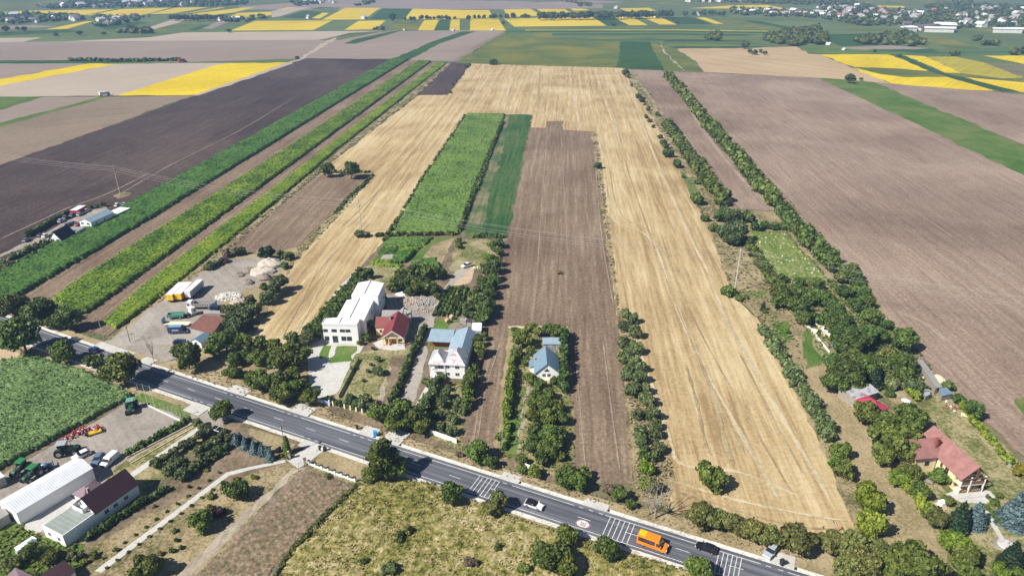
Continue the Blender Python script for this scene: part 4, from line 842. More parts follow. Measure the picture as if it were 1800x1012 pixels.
P_('small bush', 'from the left around the gravel heap', 'bushes around the gravel heap',
   [(399, 542, 20, None, 'leaf_olive'), (468, 444, 28, 'fruit', 'needle'), (493, 444, 13), (506, 450, 20), (499, 467, 16), (370, 467, 20, None, 'leaf_grey'), (379, 463, 15), (420, 442, 22, None, 'leaf_grey'), (397, 446, 20, None, 'leaf_dry'), (464, 503, 16), (390, 458, 16, None, 'leaf_dry')], shape='bush', mat='leaf')
for k, dx in enumerate((0, 13)):
    P_('bushy dark tree', 'from the road in the %s row left of the white hall' % ('outer', 'inner')[k], 'double row of trees left of the white hall',
       [(545 + (634 - 545) * i / 10 + dx, 582 - (582 - 478) * i / 10 + dx * .1, 24 - .6 * i) for i in range(11)], shape='tall', mat='leaf_dark', hk=.85, order='y')
P_('small tree', 'from the left beside the white hall', 'trees beside the white hall', [(652, 571, 20), (644, 592, 16), (672, 522, 18), (632, 601, 12)], mat='leaf')
P_('dense orchard tree', 'from the left behind the rubble', 'trees behind the rubble',
   [(701, 497, 30), (704, 482, 24), (722, 497, 32), (740, 500, 36, None, 'leaf'), (734, 474, 28), (756, 477, 30), (772, 478, 24), (752, 503, 30), (765, 508, 24), (768, 520, 14), (718, 512, 20), (690, 505, 18)], mat='leaf_dark')
P_('tree on the field edge', 'from the road in the row right of the lane', 'row of trees on the edge of the brown field',
   [(878, 427, 18), (865, 430, 18, None, 'leaf_bright'), (875, 441, 18), (861, 453, 18, None, 'leaf_bright'), (872, 457, 22), (869, 468, 26), (853, 473, 25), (864, 482, 26), (867, 496, 26), (848, 494, 24), (856, 508, 26), (831, 519, 22), (860, 516, 22), (842, 530, 30), (858, 533, 28), (826, 537, 22), (851, 544, 32), (820, 551, 16), (848, 558, 26), (835, 555, 20)], mat='leaf_dark', order='y')
P_('small round tree', 'from the left beside the pickup lawn', None, [(807, 423, 12), (806, 431, 12), (838, 507, 12)], shape='fruit')
P_('conifer beside the two storey house', 'from the road', 'trees right of the two storey house',
   [(842, 612, 24), (840, 600, 20), (847, 622, 16), (833, 648, 18), (824, 660, 24), (832, 668, 26), (824, 676, 26), (823, 686, 24), (821, 699, 26), (819, 711, 20), (851, 590, 14)], shape='tall', mat='leaf', order='y', hk=.8)
P_('fruit tree', 'from the left in the front garden', 'fruit trees of the front garden',
   [(760, 676, 24), (769, 668, 18), (778, 662, 14, None, 'leaf_bright'), (759, 692, 24), (750, 702, 24), (746, 716, 24), (784, 693, 22), (776, 707, 22), (787, 681, 14), (805, 706, 20), (800, 717, 14), (796, 735, 20), (793, 755, 22), (775, 750, 22), (812, 722, 16), (784, 726, 16), (768, 728, 20)], shape='fruit', mat='leaf_grey')
P_('small dark red tree in front of the two storey house', '', None, [(791, 674, 9)], shape='fruit', mat='leaf_purple')
P_('clipped round green bush at the corner of the drive', '', None, [(747, 669, 12)], shape='bush', mat='leaf_dark', hk=1.3)
P_('tall roadside tree', 'from the left beside the blue bin', 'trees above the road beside the blue bin', [(664, 724, 38), (706, 728, 58), (726, 734, 48), (695, 743, 40), (740, 748, 34)], mat='leaf')
P_('small tree', 'from the left in the fenced orchard', 'young trees of the fenced orchard',
   [(615, 702, 24), (642, 705, 30), (628, 710, 20), (663, 630, 12), (665, 651, 19), (620, 646, 10), (646, 651, 8), (594, 708, 14), (652, 640, 7), (638, 668, 7), (655, 612, 8), (578, 700, 12), (660, 712, 20, None, 'leaf_dry')], shape='fruit', mat='leaf_grey')
P_('round dark walnut tree beside the brown lane', 'from the left', 'walnut trees beside the brown lane', [(840, 793, 42), (863, 811, 24), (849, 806, 26)], mat='leaf')
P_('small bush beside the garden hedge, above the road', '', None, [(879, 766, 20)], shape='bush')
P_('dry pale shrub at the corner of the brown lane', '', None, [(808, 799, 12)], shape='bush', mat='leaf_dry')
P_('garden tree', 'from the road around the blue roofed cottage', 'trees around the cottage',
   [(909, 583, 22), (918, 594, 34), (934, 575, 20), (948, 583, 20), (964, 577, 22), (979, 580, 24), (909, 617, 20), (903, 627, 16), (932, 617, 20), (925, 633, 18), (932, 664, 22, 'fruit', 'leaf'), (948, 675, 22), (974, 668, 16), (943, 694, 24), (964, 692, 24), (936, 710, 22), (954, 708, 34), (975, 712, 30)], mat='leaf', order='y')
P_('dense fruit tree', 'from the road in the lower wooded garden', 'trees of the lower wooded garden',
   [(939, 733, 30), (962, 732, 34), (984, 733, 28), (944, 757, 30), (966, 762, 34), (983, 760, 28), (936, 780, 32), (957, 789, 30), (976, 776, 30), (950, 804, 28), (969, 794, 28), (918, 809, 18), (918, 824, 18), (939, 828, 26, None, 'leaf_bright'), (996, 836, 42), (1014, 846, 38), (1026, 832, 28), (985, 800, 20)], mat='leaf', order='y')
P_('grey green shrub', 'from the road in the strip left of the stubble', 'shrubs in the strip between soil and stubble',
   [(1100, 552, 20), (1113, 560, 20), (1100, 574, 22), (1117, 585, 24), (1097, 600, 24), (1117, 610, 26), (1100, 630, 28), (1120, 640, 28), (1105, 656, 26), (1125, 663, 26), (1112, 686, 28), (1132, 684, 24), (1137, 702, 28), (1120, 728, 24), (1146, 728, 28), (1126, 761, 28), (1150, 746, 24), (1152, 762, 24), (1130, 776, 24), (1157, 785, 26), (1132, 794, 28, None, 'leaf'), (1146, 801, 24), (1137, 822, 28, None, 'leaf_bright'), (1106, 616, 18), (1110, 644, 18)], shape='bush', mat='leaf_grey', hk=1.35, order='y')
P_('lone round tree standing in the stubble near the road', '', None, [(1249, 838, 54)], shape='bush', mat='leaf', hk=1.25, name='broadleaf_tree')
P_('scrubby tree', 'from the left on the verge by the bare tree', 'scrubby trees on the verge', [(1089, 868, 32), (1072, 858, 22, None, 'leaf_dry'), (1142, 850, 34, None, 'leaf_olive'), (1108, 884, 20)], mat='leaf')
P_('walnut tree', 'from the left in the row above the road', 'row of walnut trees at the lower right',
   [(1235, 905, 52), (1258, 912, 42), (1284, 920, 40), (1296, 922, 44), (1321, 932, 50), (1353, 941, 42), (1404, 948, 60), (1463, 954, 46), (1500, 958, 60), (1517, 984, 60), (1490, 996, 50), (1540, 966, 46)], mat='leaf_olive')
P_('bright round tree', 'from the road beside the dry track', 'round trees between stubble and dry track', [(1529, 877, 56), (1535, 920, 52), (1486, 826, 38, None, 'leaf'), (1476, 794, 38, None, 'leaf'), (1470, 812, 24, None, 'leaf')], shape='bush', mat='leaf_bright', hk=1.35, order='y', name='broadleaf_tree')
P_('large tree', 'from the left at the bottom right edge', 'trees at the bottom right', [(1607, 982, 76), (1640, 996, 50), (1571, 1000, 52), (1677, 955, 52, None, 'leaf_bright'), (1697, 974, 48), (1697, 998, 42), (1647, 908, 38, None, 'leaf_olive'), (1632, 898, 30, None, 'leaf_bright')], mat='leaf')
P_('tall dark green spruce beside the small brick terrace', '', None, [(1690, 905, 46)], shape='spruce', mat='needle', hk=.8)
P_('medium blue spruce right of the dark spruce', '', None, [(1718, 902, 40)], shape='spruce', mat='needle_blue', hk=.75)
P_('largest blue spruce at the right edge', '', None, [(1790, 892, 54)], shape='spruce', mat='needle_blue', hk=.75)
P_('green spruce beside the round white fountain', '', None, [(1782, 972, 42)], shape='spruce', mat='needle', hk=.8)
P_('garden bush', 'from the left around the red roofed house', 'garden bushes of the red roofed house', [(1623, 864, 40), (1756, 870, 13), (1744, 885, 11), (1792, 1005, 26), (1760, 1004, 34, None, 'leaf_bright'), (1653, 838, 34), (1793, 826, 30, None, 'leaf_yellow'), (1665, 880, 24), (1728, 888, 12), (1715, 985, 16)], shape='bush', mat='leaf')
P_('large dense garden tree', 'from the left beside the red roofed house', 'big trees left of the red roofed house', [(1523, 724, 46), (1558, 743, 46), (1600, 733, 52), (1572, 772, 78), (1590, 792, 56), (1551, 798, 40), (1600, 829, 34), (1580, 840, 36, 'bush', 'leaf_bright')], mat='leaf')
P_('field edge tree behind the boundary hedge', 'from the left', 'trees behind the boundary hedge', [(1710, 719, 36), (1684, 700, 20), (1668, 677, 20)], mat='leaf_dark')
P_('overgrown tree', 'from the left in the wild grove below the cemetery', 'trees of the wild grove',
   [(1374, 517, 36), (1371, 530, 28), (1401, 515, 34), (1398, 533, 32), (1428, 519, 36), (1412, 556, 30), (1435, 558, 26), (1446, 524, 36), (1460, 536, 30), (1476, 566, 40), (1453, 562, 24), (1481, 512, 26), (1506, 535, 28), (1534, 553, 34), (1517, 521, 24), (1497, 478, 36), (1508, 498, 26), (1513, 513, 30), (1526, 531, 24), (1375, 489, 20), (1471, 551, 38), (1411, 540, 26), (1480, 486, 24), (1440, 500, 22), (1405, 495, 18)], mat='leaf_dark')
P_('thick tree', 'from the left in the lower grove', 'trees of the lower grove',
   [(1482, 586, 48), (1500, 600, 46), (1524, 588, 40), (1476, 609, 30), (1546, 588, 30), (1590, 595, 46), (1462, 634, 34), (1503, 627, 34), (1489, 656, 60), (1521, 642, 46), (1471, 670, 46), (1505, 676, 36), (1585, 638, 40), (1604, 645, 26), (1588, 656, 30), (1604, 677, 38, 'bush', 'leaf_grey'), (1565, 674, 26, 'bush', 'leaf_grey'), (1606, 691, 28, 'bush', 'leaf_bright'), (1567, 691, 18, 'bush'), (1560, 570, 20), (1560, 620, 24, 'bush', 'leaf_olive')], mat='leaf_dark')
P_('dark spruce behind the rusty barn roof', '', None, [(1539, 662, 30)], shape='spruce', mat='needle', hk=.8)
P_('small dark conifer on the dry margin below the pole', '', None, [(1342, 537, 11)], shape='spruce', mat='needle')
P_('bush around the power pole in the margin', 'from the left', 'bushes at the foot of the right pole', [(1279, 511, 28), (1298, 524, 16), (1312, 522, 10)], shape='bush', mat='leaf')
P_('dense willow thicket bush', 'from the left above the cemetery', 'thicket above the cemetery', [(1289, 409, 50, None, 'leaf_grey'), (1271, 378, 34), (1288, 382, 36, None, 'leaf_grey'), (1312, 382, 26), (1257, 401, 20), (1330, 399, 20), (1300, 400, 26), (1320, 384, 18)], shape='bush', mat='leaf_dark', hk=1.1)
P_('shrub', 'from the camera on the margin right of the stubble', 'scattered shrubs on the stubble margin',
   [(1100, 127, 13), (1103, 133, 9), (1122, 169, 10), (1129, 175, 12), (1140, 191, 9), (1136, 205, 8), (1142, 212, 8), (1156, 200, 8), (1149, 222, 7), (1160, 240, 9), (1166, 250, 12), (1171, 256, 12), (1175, 269, 20), (1191, 288, 18), (1225, 320, 10), (1225, 350, 24), (1239, 383, 14), (1201, 310, 7), (1110, 150, 6), (1133, 183, 6), (1182, 240, 7), (1345, 547, 9), (1385, 583, 10)], shape='bush', mat='leaf_dark', order='y', hk=1.2)
P_('single bush in the dry strip beside the stubble', '', None, [(1051, 291, 15)], shape='bush', mat='leaf_dark', hk=1.1)
P_('patch of green bushes left uncut in the brown field', '', None, [(983, 479, 13)], shape='bush', mat='leaf_olive', hk=.5)
P_('bush at the foot of the middle power pole', '', None, [(636, 411, 26)], shape='bush', mat='leaf_grey', hk=.6)
P_('lone tree at the upper corner of the ploughed plot', 'from the left', 'two lone trees above the ploughed plot', [(576, 298, 26), (616, 298, 32)], shape='fruit', mat='leaf_dark')
P_('lone bush between the stubble and the olive field', '', None, [(866, 109, 15)], shape='bush', mat='leaf_dark')
P_('small dark tree', 'from the camera along the short dark field', 'trees beside the short dark field', [(791, 161, 8), (797, 148, 5), (820, 116, 7), (826, 114, 5), (802, 141, 4)], shape='bush', mat='leaf_dark', order='y')
P_('rounded tree beside the yellow field corner', 'from the left', None, [(1495, 138, 17), (1514, 139, 6)], shape='fruit', mat='leaf_dark')
P_('tree in the pale stubble at the upper right', 'from the left', 'clump of trees in the pale stubble', [(1310, 79, 14), (1318, 90, 8), (1328, 92, 9), (1337, 90, 7), (1345, 93, 8), (1323, 93, 7)], shape='fruit', mat='leaf_dark')
P_('big leafy tree on the south verge beside the dark lorry shadow'.replace(' beside the dark lorry shadow', ''), 'from the left by the pillar wall', 'trees by the pillar wall', [(668, 806, 58, 'tall'), (692, 822, 44), (652, 834, 34, 'bush', 'leaf_olive')], mat='leaf')
P_('roadside tree', 'from the left along the lower meadow edge', 'trees along the lower meadow edge',
   [(795, 866, 42), (876, 880, 38, None, 'leaf_olive'), (862, 893, 34, None, 'leaf_olive'), (998, 941, 40), (964, 976, 60), (991, 985, 50), (1066, 962, 46), (1228, 998, 44)], mat='leaf')
P_('low bush', 'from the left in the rough meadow', 'bushes of the rough meadow', [(703, 943, 22, None, 'leaf_dark'), (715, 930, 22, None, 'leaf_olive'), (685, 1000, 28, None, 'leaf_grey'), (874, 962, 18), (828, 989, 24, None, 'leaf_dry'), (577, 836, 12), (640, 985, 16), (920, 1000, 24)], shape='bush')
P_('round roadside tree beside the yard entrance', '', None, [(389, 722, 42)], mat='leaf')
P_('fruit tree', 'from the left in the orchard beside the yard', 'trees of the orchard beside the yard',
   [(305, 793, 19), (291, 803, 19), (275, 812, 22), (321, 782, 19), (336, 775, 18), (350, 793, 23), (364, 784, 21), (378, 775, 21), (352, 763, 19), (366, 755, 19), (391, 764, 20), (401, 768, 16), (394, 784, 16), (380, 789, 15), (368, 800, 18), (355, 750, 16), (348, 742, 18), (298, 825, 28), (320, 832, 26), (341, 819, 22), (318, 812, 26), (306, 812, 22)], shape='fruit', mat='leaf_grey')
P_('blue spruce', 'from the left in the row beside the road', 'row of blue spruces', [(414, 770, 19), (421, 767, 16), (430, 777, 19), (438, 775, 16), (446, 784, 20), (455, 782, 16), (460, 788, 20), (474, 797, 20), (467, 790, 16)], shape='spruce', mat='needle_blue', hk=.75)
P_('narrow pointed thuja beside the gate pillar', '', None, [(503, 781, 15)], shape='thuja', mat='leaf')
P_('yellow green shrub', 'from the left beside the garden gate', None, [(493, 800, 9, None, 'leaf_bright'), (506, 802, 12), (490, 790, 12, None, 'leaf_purple')], shape='bush', mat='leaf_olive')
P_('round garden tree', 'from the left below the long concrete path', 'round trees below the concrete path', [(412, 862, 44), (351, 915, 46), (258, 996, 52)], shape='bush', hk=1.2, mat='leaf', name='fruit_tree')
P_('small garden shrub', 'from the left on the lawn beside the concrete path', 'small shrubs beside the concrete path',
   [(369, 891, 14, None, 'leaf_yellow'), (371, 871, 14), (332, 855, 8), (271, 889, 8), (307, 932, 10), (310, 949, 10), (303, 967, 13), (282, 972, 11, None, 'leaf_yellow'), (318, 962, 10, None, 'leaf_bright'), (415, 841, 10, None, 'leaf_yellow'), (446, 838, 12, None, 'leaf_bright'), (362, 826, 9, None, 'leaf_bright'), (398, 796, 8), (147, 988, 15, None, 'leaf_bright'), (205, 965, 10)], shape='bush', mat='leaf')
P_('dark purple shrub between the two round garden trees', '', None, [(383, 900, 24)], shape='bush', mat='leaf_purple')
P_('overgrown bush', 'from the left in the yard around the white tank', 'bushes around the white tank', [(50, 972, 38), (90, 980, 36), (130, 976, 24, None, 'leaf_grey'), (20, 990, 30, None, 'leaf_olive'), (165, 975, 16)], shape='bush', mat='leaf')
P_('tiny tree behind the far white hall', 'from the left', None, [(159, 364, 10), (170, 363, 9), (181, 358, 10, 'fruit')], shape='bush', mat='leaf_dark')
# leafless tree beside the road
def bare_tree(base, wpx, hpx, label):
    g = G(*base); w = sz(wpx, DEP(g)); h = HT(base, base[1] - hpx)
    tm = trunk_mesh('trunk', 1.0, .035, 9, .5, M['bark_pale'], True)
    e = empty('bare_tree', (g.x, g.y, 0), 0, label, 'tree'); o = link(bpy.data.objects.new('trunk', tm), e); o.scale = (w, w, h); return e
bare_tree((1151, 911), 52, 58, 'leafless grey tree on the verge above the orange minibus')
bare_tree((1140, 905), 30, 30, 'small leafless scrub beside the grey bare tree')
bare_tree((272, 640), 16, 42, 'thin bare tree beside the gravel yard entrance')
# row of small shrubs along the concrete path
lst = []
for i in range(24):
    f = i / 24; x = 178 + (400 - 178) * f; y = 992 + (828 - 992) * f
    lst.append((x - 5 if i % 2 else x + 10, y + (-5 if i % 2 else 5), 6.5))
P_('tiny clipped shrub', 'from the left along the concrete path', 'clipped shrubs along the concrete path', lst, shape='bush', mat='leaf_dark')

# far woods and field trees: masses nobody could count
def far_mass(name, polys, dpx, wm, hm_, mat, label, cat='trees'):
    C = []; Rr = []
    for poly in polys:
        gp = np.array(gpoly(poly)); x0, y0 = gp.min(0); x1, y1 = gp.max(0); n = int((x1 - x0) * (y1 - y0) / dpx ** 2)
        W = np.column_stack([rng.uniform(x0, x1, n), rng.uniform(y0, y1, n)]); W = W[inside(W, [tuple(p) for p in gp])]
        k = len(W); r = wm * rng.uniform(.3, .7, k); h = hm_ * rng.uniform(.6, 1.2, k)
        C.append(np.column_stack([W, h * .5])); Rr.append(np.column_stack([r, r, h * .5]))
    C = np.vstack(C); Rr = np.vstack(Rr); n = min(len(C) * 14, 120000); V, Q = cloud(C, Rr, n, wm * .22, .85)
    V[:, 2] = np.maximum(V[:, 2], 0)
    return tag(npmesh(name, V, Q, M[mat]), label, cat, None, 'stuff')
far_mass('far_wood', [[(205, 59), (225, 54), (262, 54), (268, 60)], [(1235, 72), (1252, 62), (1262, 62), (1268, 72)], [(1342, 70), (1385, 55), (1450, 58), (1453, 78), (1400, 82), (1350, 76)], [(1380, 62), (1440, 50), (1446, 56), (1400, 66)],
    [(1578, 62), (1590, 58), (1625, 80), (1600, 82)], [(1500, 72), (1590, 62), (1620, 82), (1520, 79)], [(1722, 77), (1745, 77), (1750, 81), (1722, 81)], [(1772, 95), (1830, 92), (1830, 97), (1772, 98)], [(1712, 70), (1721, 70), (1720, 74), (1713, 73)], [(1670, 97), (1682, 94), (1684, 98), (1672, 99)]], 9, 11, 8, 'leaf_dark', 'dark woods and thickets dotted over the far valley')
far_mass('village_trees', [[(-60, 24), (0, 26), (70, 25), (130, 29), (160, 33), (120, 38), (60, 41), (0, 44), (-60, 46)], [(150, 32), (240, 30), (250, 36), (180, 50), (165, 46), (200, 40)],
    [(60, 16), (130, 5), (300, -2), (430, 4), (440, 8), (380, 12), (200, 15)], [(510, 4), (560, 3), (570, 8), (520, 12)], [(620, 12), (650, 2), (665, 3), (640, 11)], [(380, 39), (440, 32), (476, 27), (470, 33), (440, 39)]], 19, 12, 7, 'leaf_dark', 'village trees massed between the far houses at the left')
far_mass('village_trees', [[(1285, 17), (1350, 17), (1440, 22), (1500, 27), (1610, 30), (1605, 42), (1520, 46), (1420, 31), (1310, 28), (1285, 24)], [(1340, 7), (1200, 2), (1200, -4), (1500, -2), (1495, 8), (1400, 9)], [(1436, 14), (1480, 3), (1560, 18), (1610, 20), (1620, 36), (1540, 32), (1450, 22)],
    [(1616, 16), (1640, 10), (1700, 8), (1800, 12), (1900, 14), (1900, 52), (1660, 50), (1500, 46), (1480, 38), (1610, 34), (1640, 26)], [(1675, 3), (1705, 3), (1710, 8), (1680, 8)], [(1000, -2), (1040, 12), (1020, 12), (980, 0)]], 19, 12, 7, 'leaf_dark', 'village trees massed between the far houses at the right')
rt = [(690, 31, 9, 1.6), (712, 33, 5, 1), (722, 33, 7, 1), (728, 33, 6, 1), (741, 31, 8, 1), (751, 31, 7, 1), (757, 32, 5, 1), (763, 32, 5, 1), (771, 31, 7, 1), (777, 31, 7, 1), (784, 31, 7, 1), (790, 32, 5, 1), (799, 32, 5, 1), (823, 31, 7, 1), (834, 30, 5, 1.3), (842, 30, 5, 1.3), (851, 30, 6, 1.2), (863, 30, 6, 1.2), (869, 29, 8, 1), (880, 29, 6, 1), (891, 29, 8, 1), (902, 28, 8, 1.2), (918, 29, 5, 1), (923, 28, 7, 1), (929, 29, 5, 1)]
rt += [(950 + i * 6.2, 28.5 - i * .09 + rnd.uniform(-.6, .6), rnd.uniform(8, 11), 1.2) for i in range(38)] + [(1204, 24, 9, 1), (1220, 24, 7, 1), (1232, 23, 6, 1), (1238, 23, 7, 1.4), (1247, 23, 5, 1.4), (1252, 23, 6, 1.4), (1258, 23, 5, 1.2), (1264, 24, 7, 1), (1272, 24, 8, 1)]
rt += [(300 + i * 6.5, 31.5 - i * .02 + rnd.uniform(-.5, .5), rnd.uniform(6, 9), 1.2) for i in range(16)] + [(885, 40, 6, 1), (662, 50, 6, 1), (672, 50, 8, 1), (657, 51, 4, 1), (1078, 42.5, 9, .6), (42, 51, 8, 1), (30, 50, 6, 1), (10, 51, 10, 1), (232, 31, 4, 1), (252, 30, 4, 1), (262, 29, 4, 1), (98, 61, 7, .8), (140, 58, 9, .8), (182, 58.5, 7, .7), (402, 54, 8, .7), (1190, 40, 6, .8), (1580, 97, 7, .7), (1537, 89, 6, .9)]
for i, (x, y, w_, hk) in enumerate(sorted(rt)):
    wh = ('beside the lane near the left village' if x < 460 else 'in the lane line above the left yellow strips') if x < 700 else 'in the lane line above the narrow centre strips' if x < 830 else 'in the lane line above the widest yellow field' if x < 1050 else 'in the lane line right of the two yellow field farmhouses' if x < 1300 else 'dotted on the far right meadow'
    if y > 38: wh = 'standing alone among the far fields' + (' at the left' if x < 500 else ' at the centre' if x < 1100 else ' at the right')
    tree(x, y, w_ * 1.15, 'fruit', 'leaf_dark', 'small dark tree ' + wh, 'far trees ' + wh, hk, name='field_tree')
print('TREES', TREES[0])
# ================================================================ buildings
def roofmat(name, c, ribs=.35, rot=0.0, rough=.5, var=.12, rust=None, axis=0, spec=.4, metal=0.0):
    m, t, bs = nodes(name, rough, spec); bs.inputs['Metallic'].default_value = metal
    tc = t.nodes.new('ShaderNodeTexCoord'); O = tc.outputs['Object']
    f = noise(t, O, .7, 4, .7); lo = tuple(x * (1 - var) for x in c); hi = tuple(min(1, x * (1 + var)) for x in c)
    col = ramp(t, f, [lo, hi], .3, .7)
    if rust:
        n2 = noise(t, xform(t, O, 0, (.5, .9, .5)), 1.0, 5, .75, .5); mx = t.nodes.new('ShaderNodeMix'); mx.data_type = 'RGBA'
        t.links.new(nmath(t, 'MULTIPLY', nmath(t, 'SUBTRACT', n2, .5), 9, True), mx.inputs['Factor']); t.links.new(col, mx.inputs['A']); mx.inputs['B'].default_value = (*rust, 1)
        col = mx.outputs['Result']
    t.links.new(col, bs.inputs['Base Color'])
    wv = t.nodes.new('ShaderNodeTexWave'); wv.bands_direction = 'X' if axis == 0 else 'Y'; wv.inputs['Scale'].default_value = .32 / ribs
    t.links.new(O, wv.inputs['Vector']); bn = t.nodes.new('ShaderNodeBump'); bn.inputs['Strength'].default_value = .5; bn.inputs['Distance'].default_value = .06
    t.links.new(wv.outputs['Fac'], bn.inputs['Height']); t.links.new(bn.outputs[0], bs.inputs['Normal']); return m
M['w_white'] = plain('white_render', (.87, .87, .86), .8, .2, .05, .8)
M['w_cream'] = plain('cream_render', (.78, .66, .4), .8, .2, .07, .8)
M['w_pale'] = plain('pale_cream_render', (.76, .68, .48), .8, .2, .07, .8)
M['w_grey'] = plain('grey_block_wall', (.36, .35, .33), .85, .2, .15, 1.2)
M['w_red'] = plain('red_brick_wall', (.27, .09, .06), .85, .2, .2, 2)
M['wood'] = plain('brown_timber', (.17, .085, .05), .7, .3, .2, 3)
M['wood_grey'] = plain('weathered_timber', (.3, .27, .23), .8, .2, .2, 3)
M['orange'] = plain('orange_door_paint', (.6, .17, .04), .5, .3, .1, 2)
M['glass'] = plain('window_glass', (.035, .045, .055), .12, .6, .3, 1)
M['frame'] = plain('white_frame', (.75, .75, .75), .5, .4, .05, 1)
M['frame_dark'] = plain('dark_frame', (.06, .06, .065), .5, .4, .1, 1)
M['r_white'] = roofmat('white_metal_roof', (.82, .84, .86), .5, axis=1)
M['r_white2'] = roofmat('white_warehouse_roof', (.7, .72, .76), .5, axis=0)
M['r_red'] = roofmat('dark_red_tile_roof', (.2, .04, .04), .3, axis=0, rough=.55)
M['r_redx'] = roofmat('faded_red_tile_roof', (.29, .14, .125), .3, axis=0, rough=.6, var=.2)
M['r_blue'] = roofmat('blue_grey_metal_roof', (.25, .37, .46), .4, axis=1, rough=.4, metal=.35)
M['r_blue2'] = roofmat('pale_blue_metal_roof', (.4, .52, .6), .4, axis=0, rough=.4, metal=.35)
M['r_rust'] = roofmat('rusty_galvanised_roof', (.5, .52, .55), .4, axis=0, rust=(.34, .2, .16), metal=.2)
M['r_grey'] = roofmat('grey_corrugated_roof', (.3, .29, .28), .3, axis=0, rough=.85, var=.2)
M['r_brown'] = roofmat('brown_corrugated_roof', (.2, .085, .065), .3, axis=1, rough=.8, var=.22)
M['r_dark'] = roofmat('dark_brown_metal_roof', (.05, .022, .028), .3, axis=0, rough=.45)
M['r_lilac'] = roofmat('faded_lilac_roof', (.2, .135, .155), .3, axis=0, rough=.6)
M['r_magenta'] = roofmat('crimson_metal_roof', (.42, .035, .09), .35, axis=0, rough=.5)
M['r_black'] = roofmat('black_roof', (.012, .013, .02), .35, axis=1, rough=.5)
M['r_flat'] = roofmat('grey_flat_roofing', (.26, .29, .27), 1.0, axis=0, rough=.9)
M['far_wall'] = plain('far_wall', (.68, .66, .62), .8, .2, .12, .2)
M['far_roof'] = plain('far_roof', (.36, .32, .31), .7, .2, .3, .2)
M['far_roof_red'] = plain('far_red_roof', (.36, .12, .1), .7, .2, .2, .2)

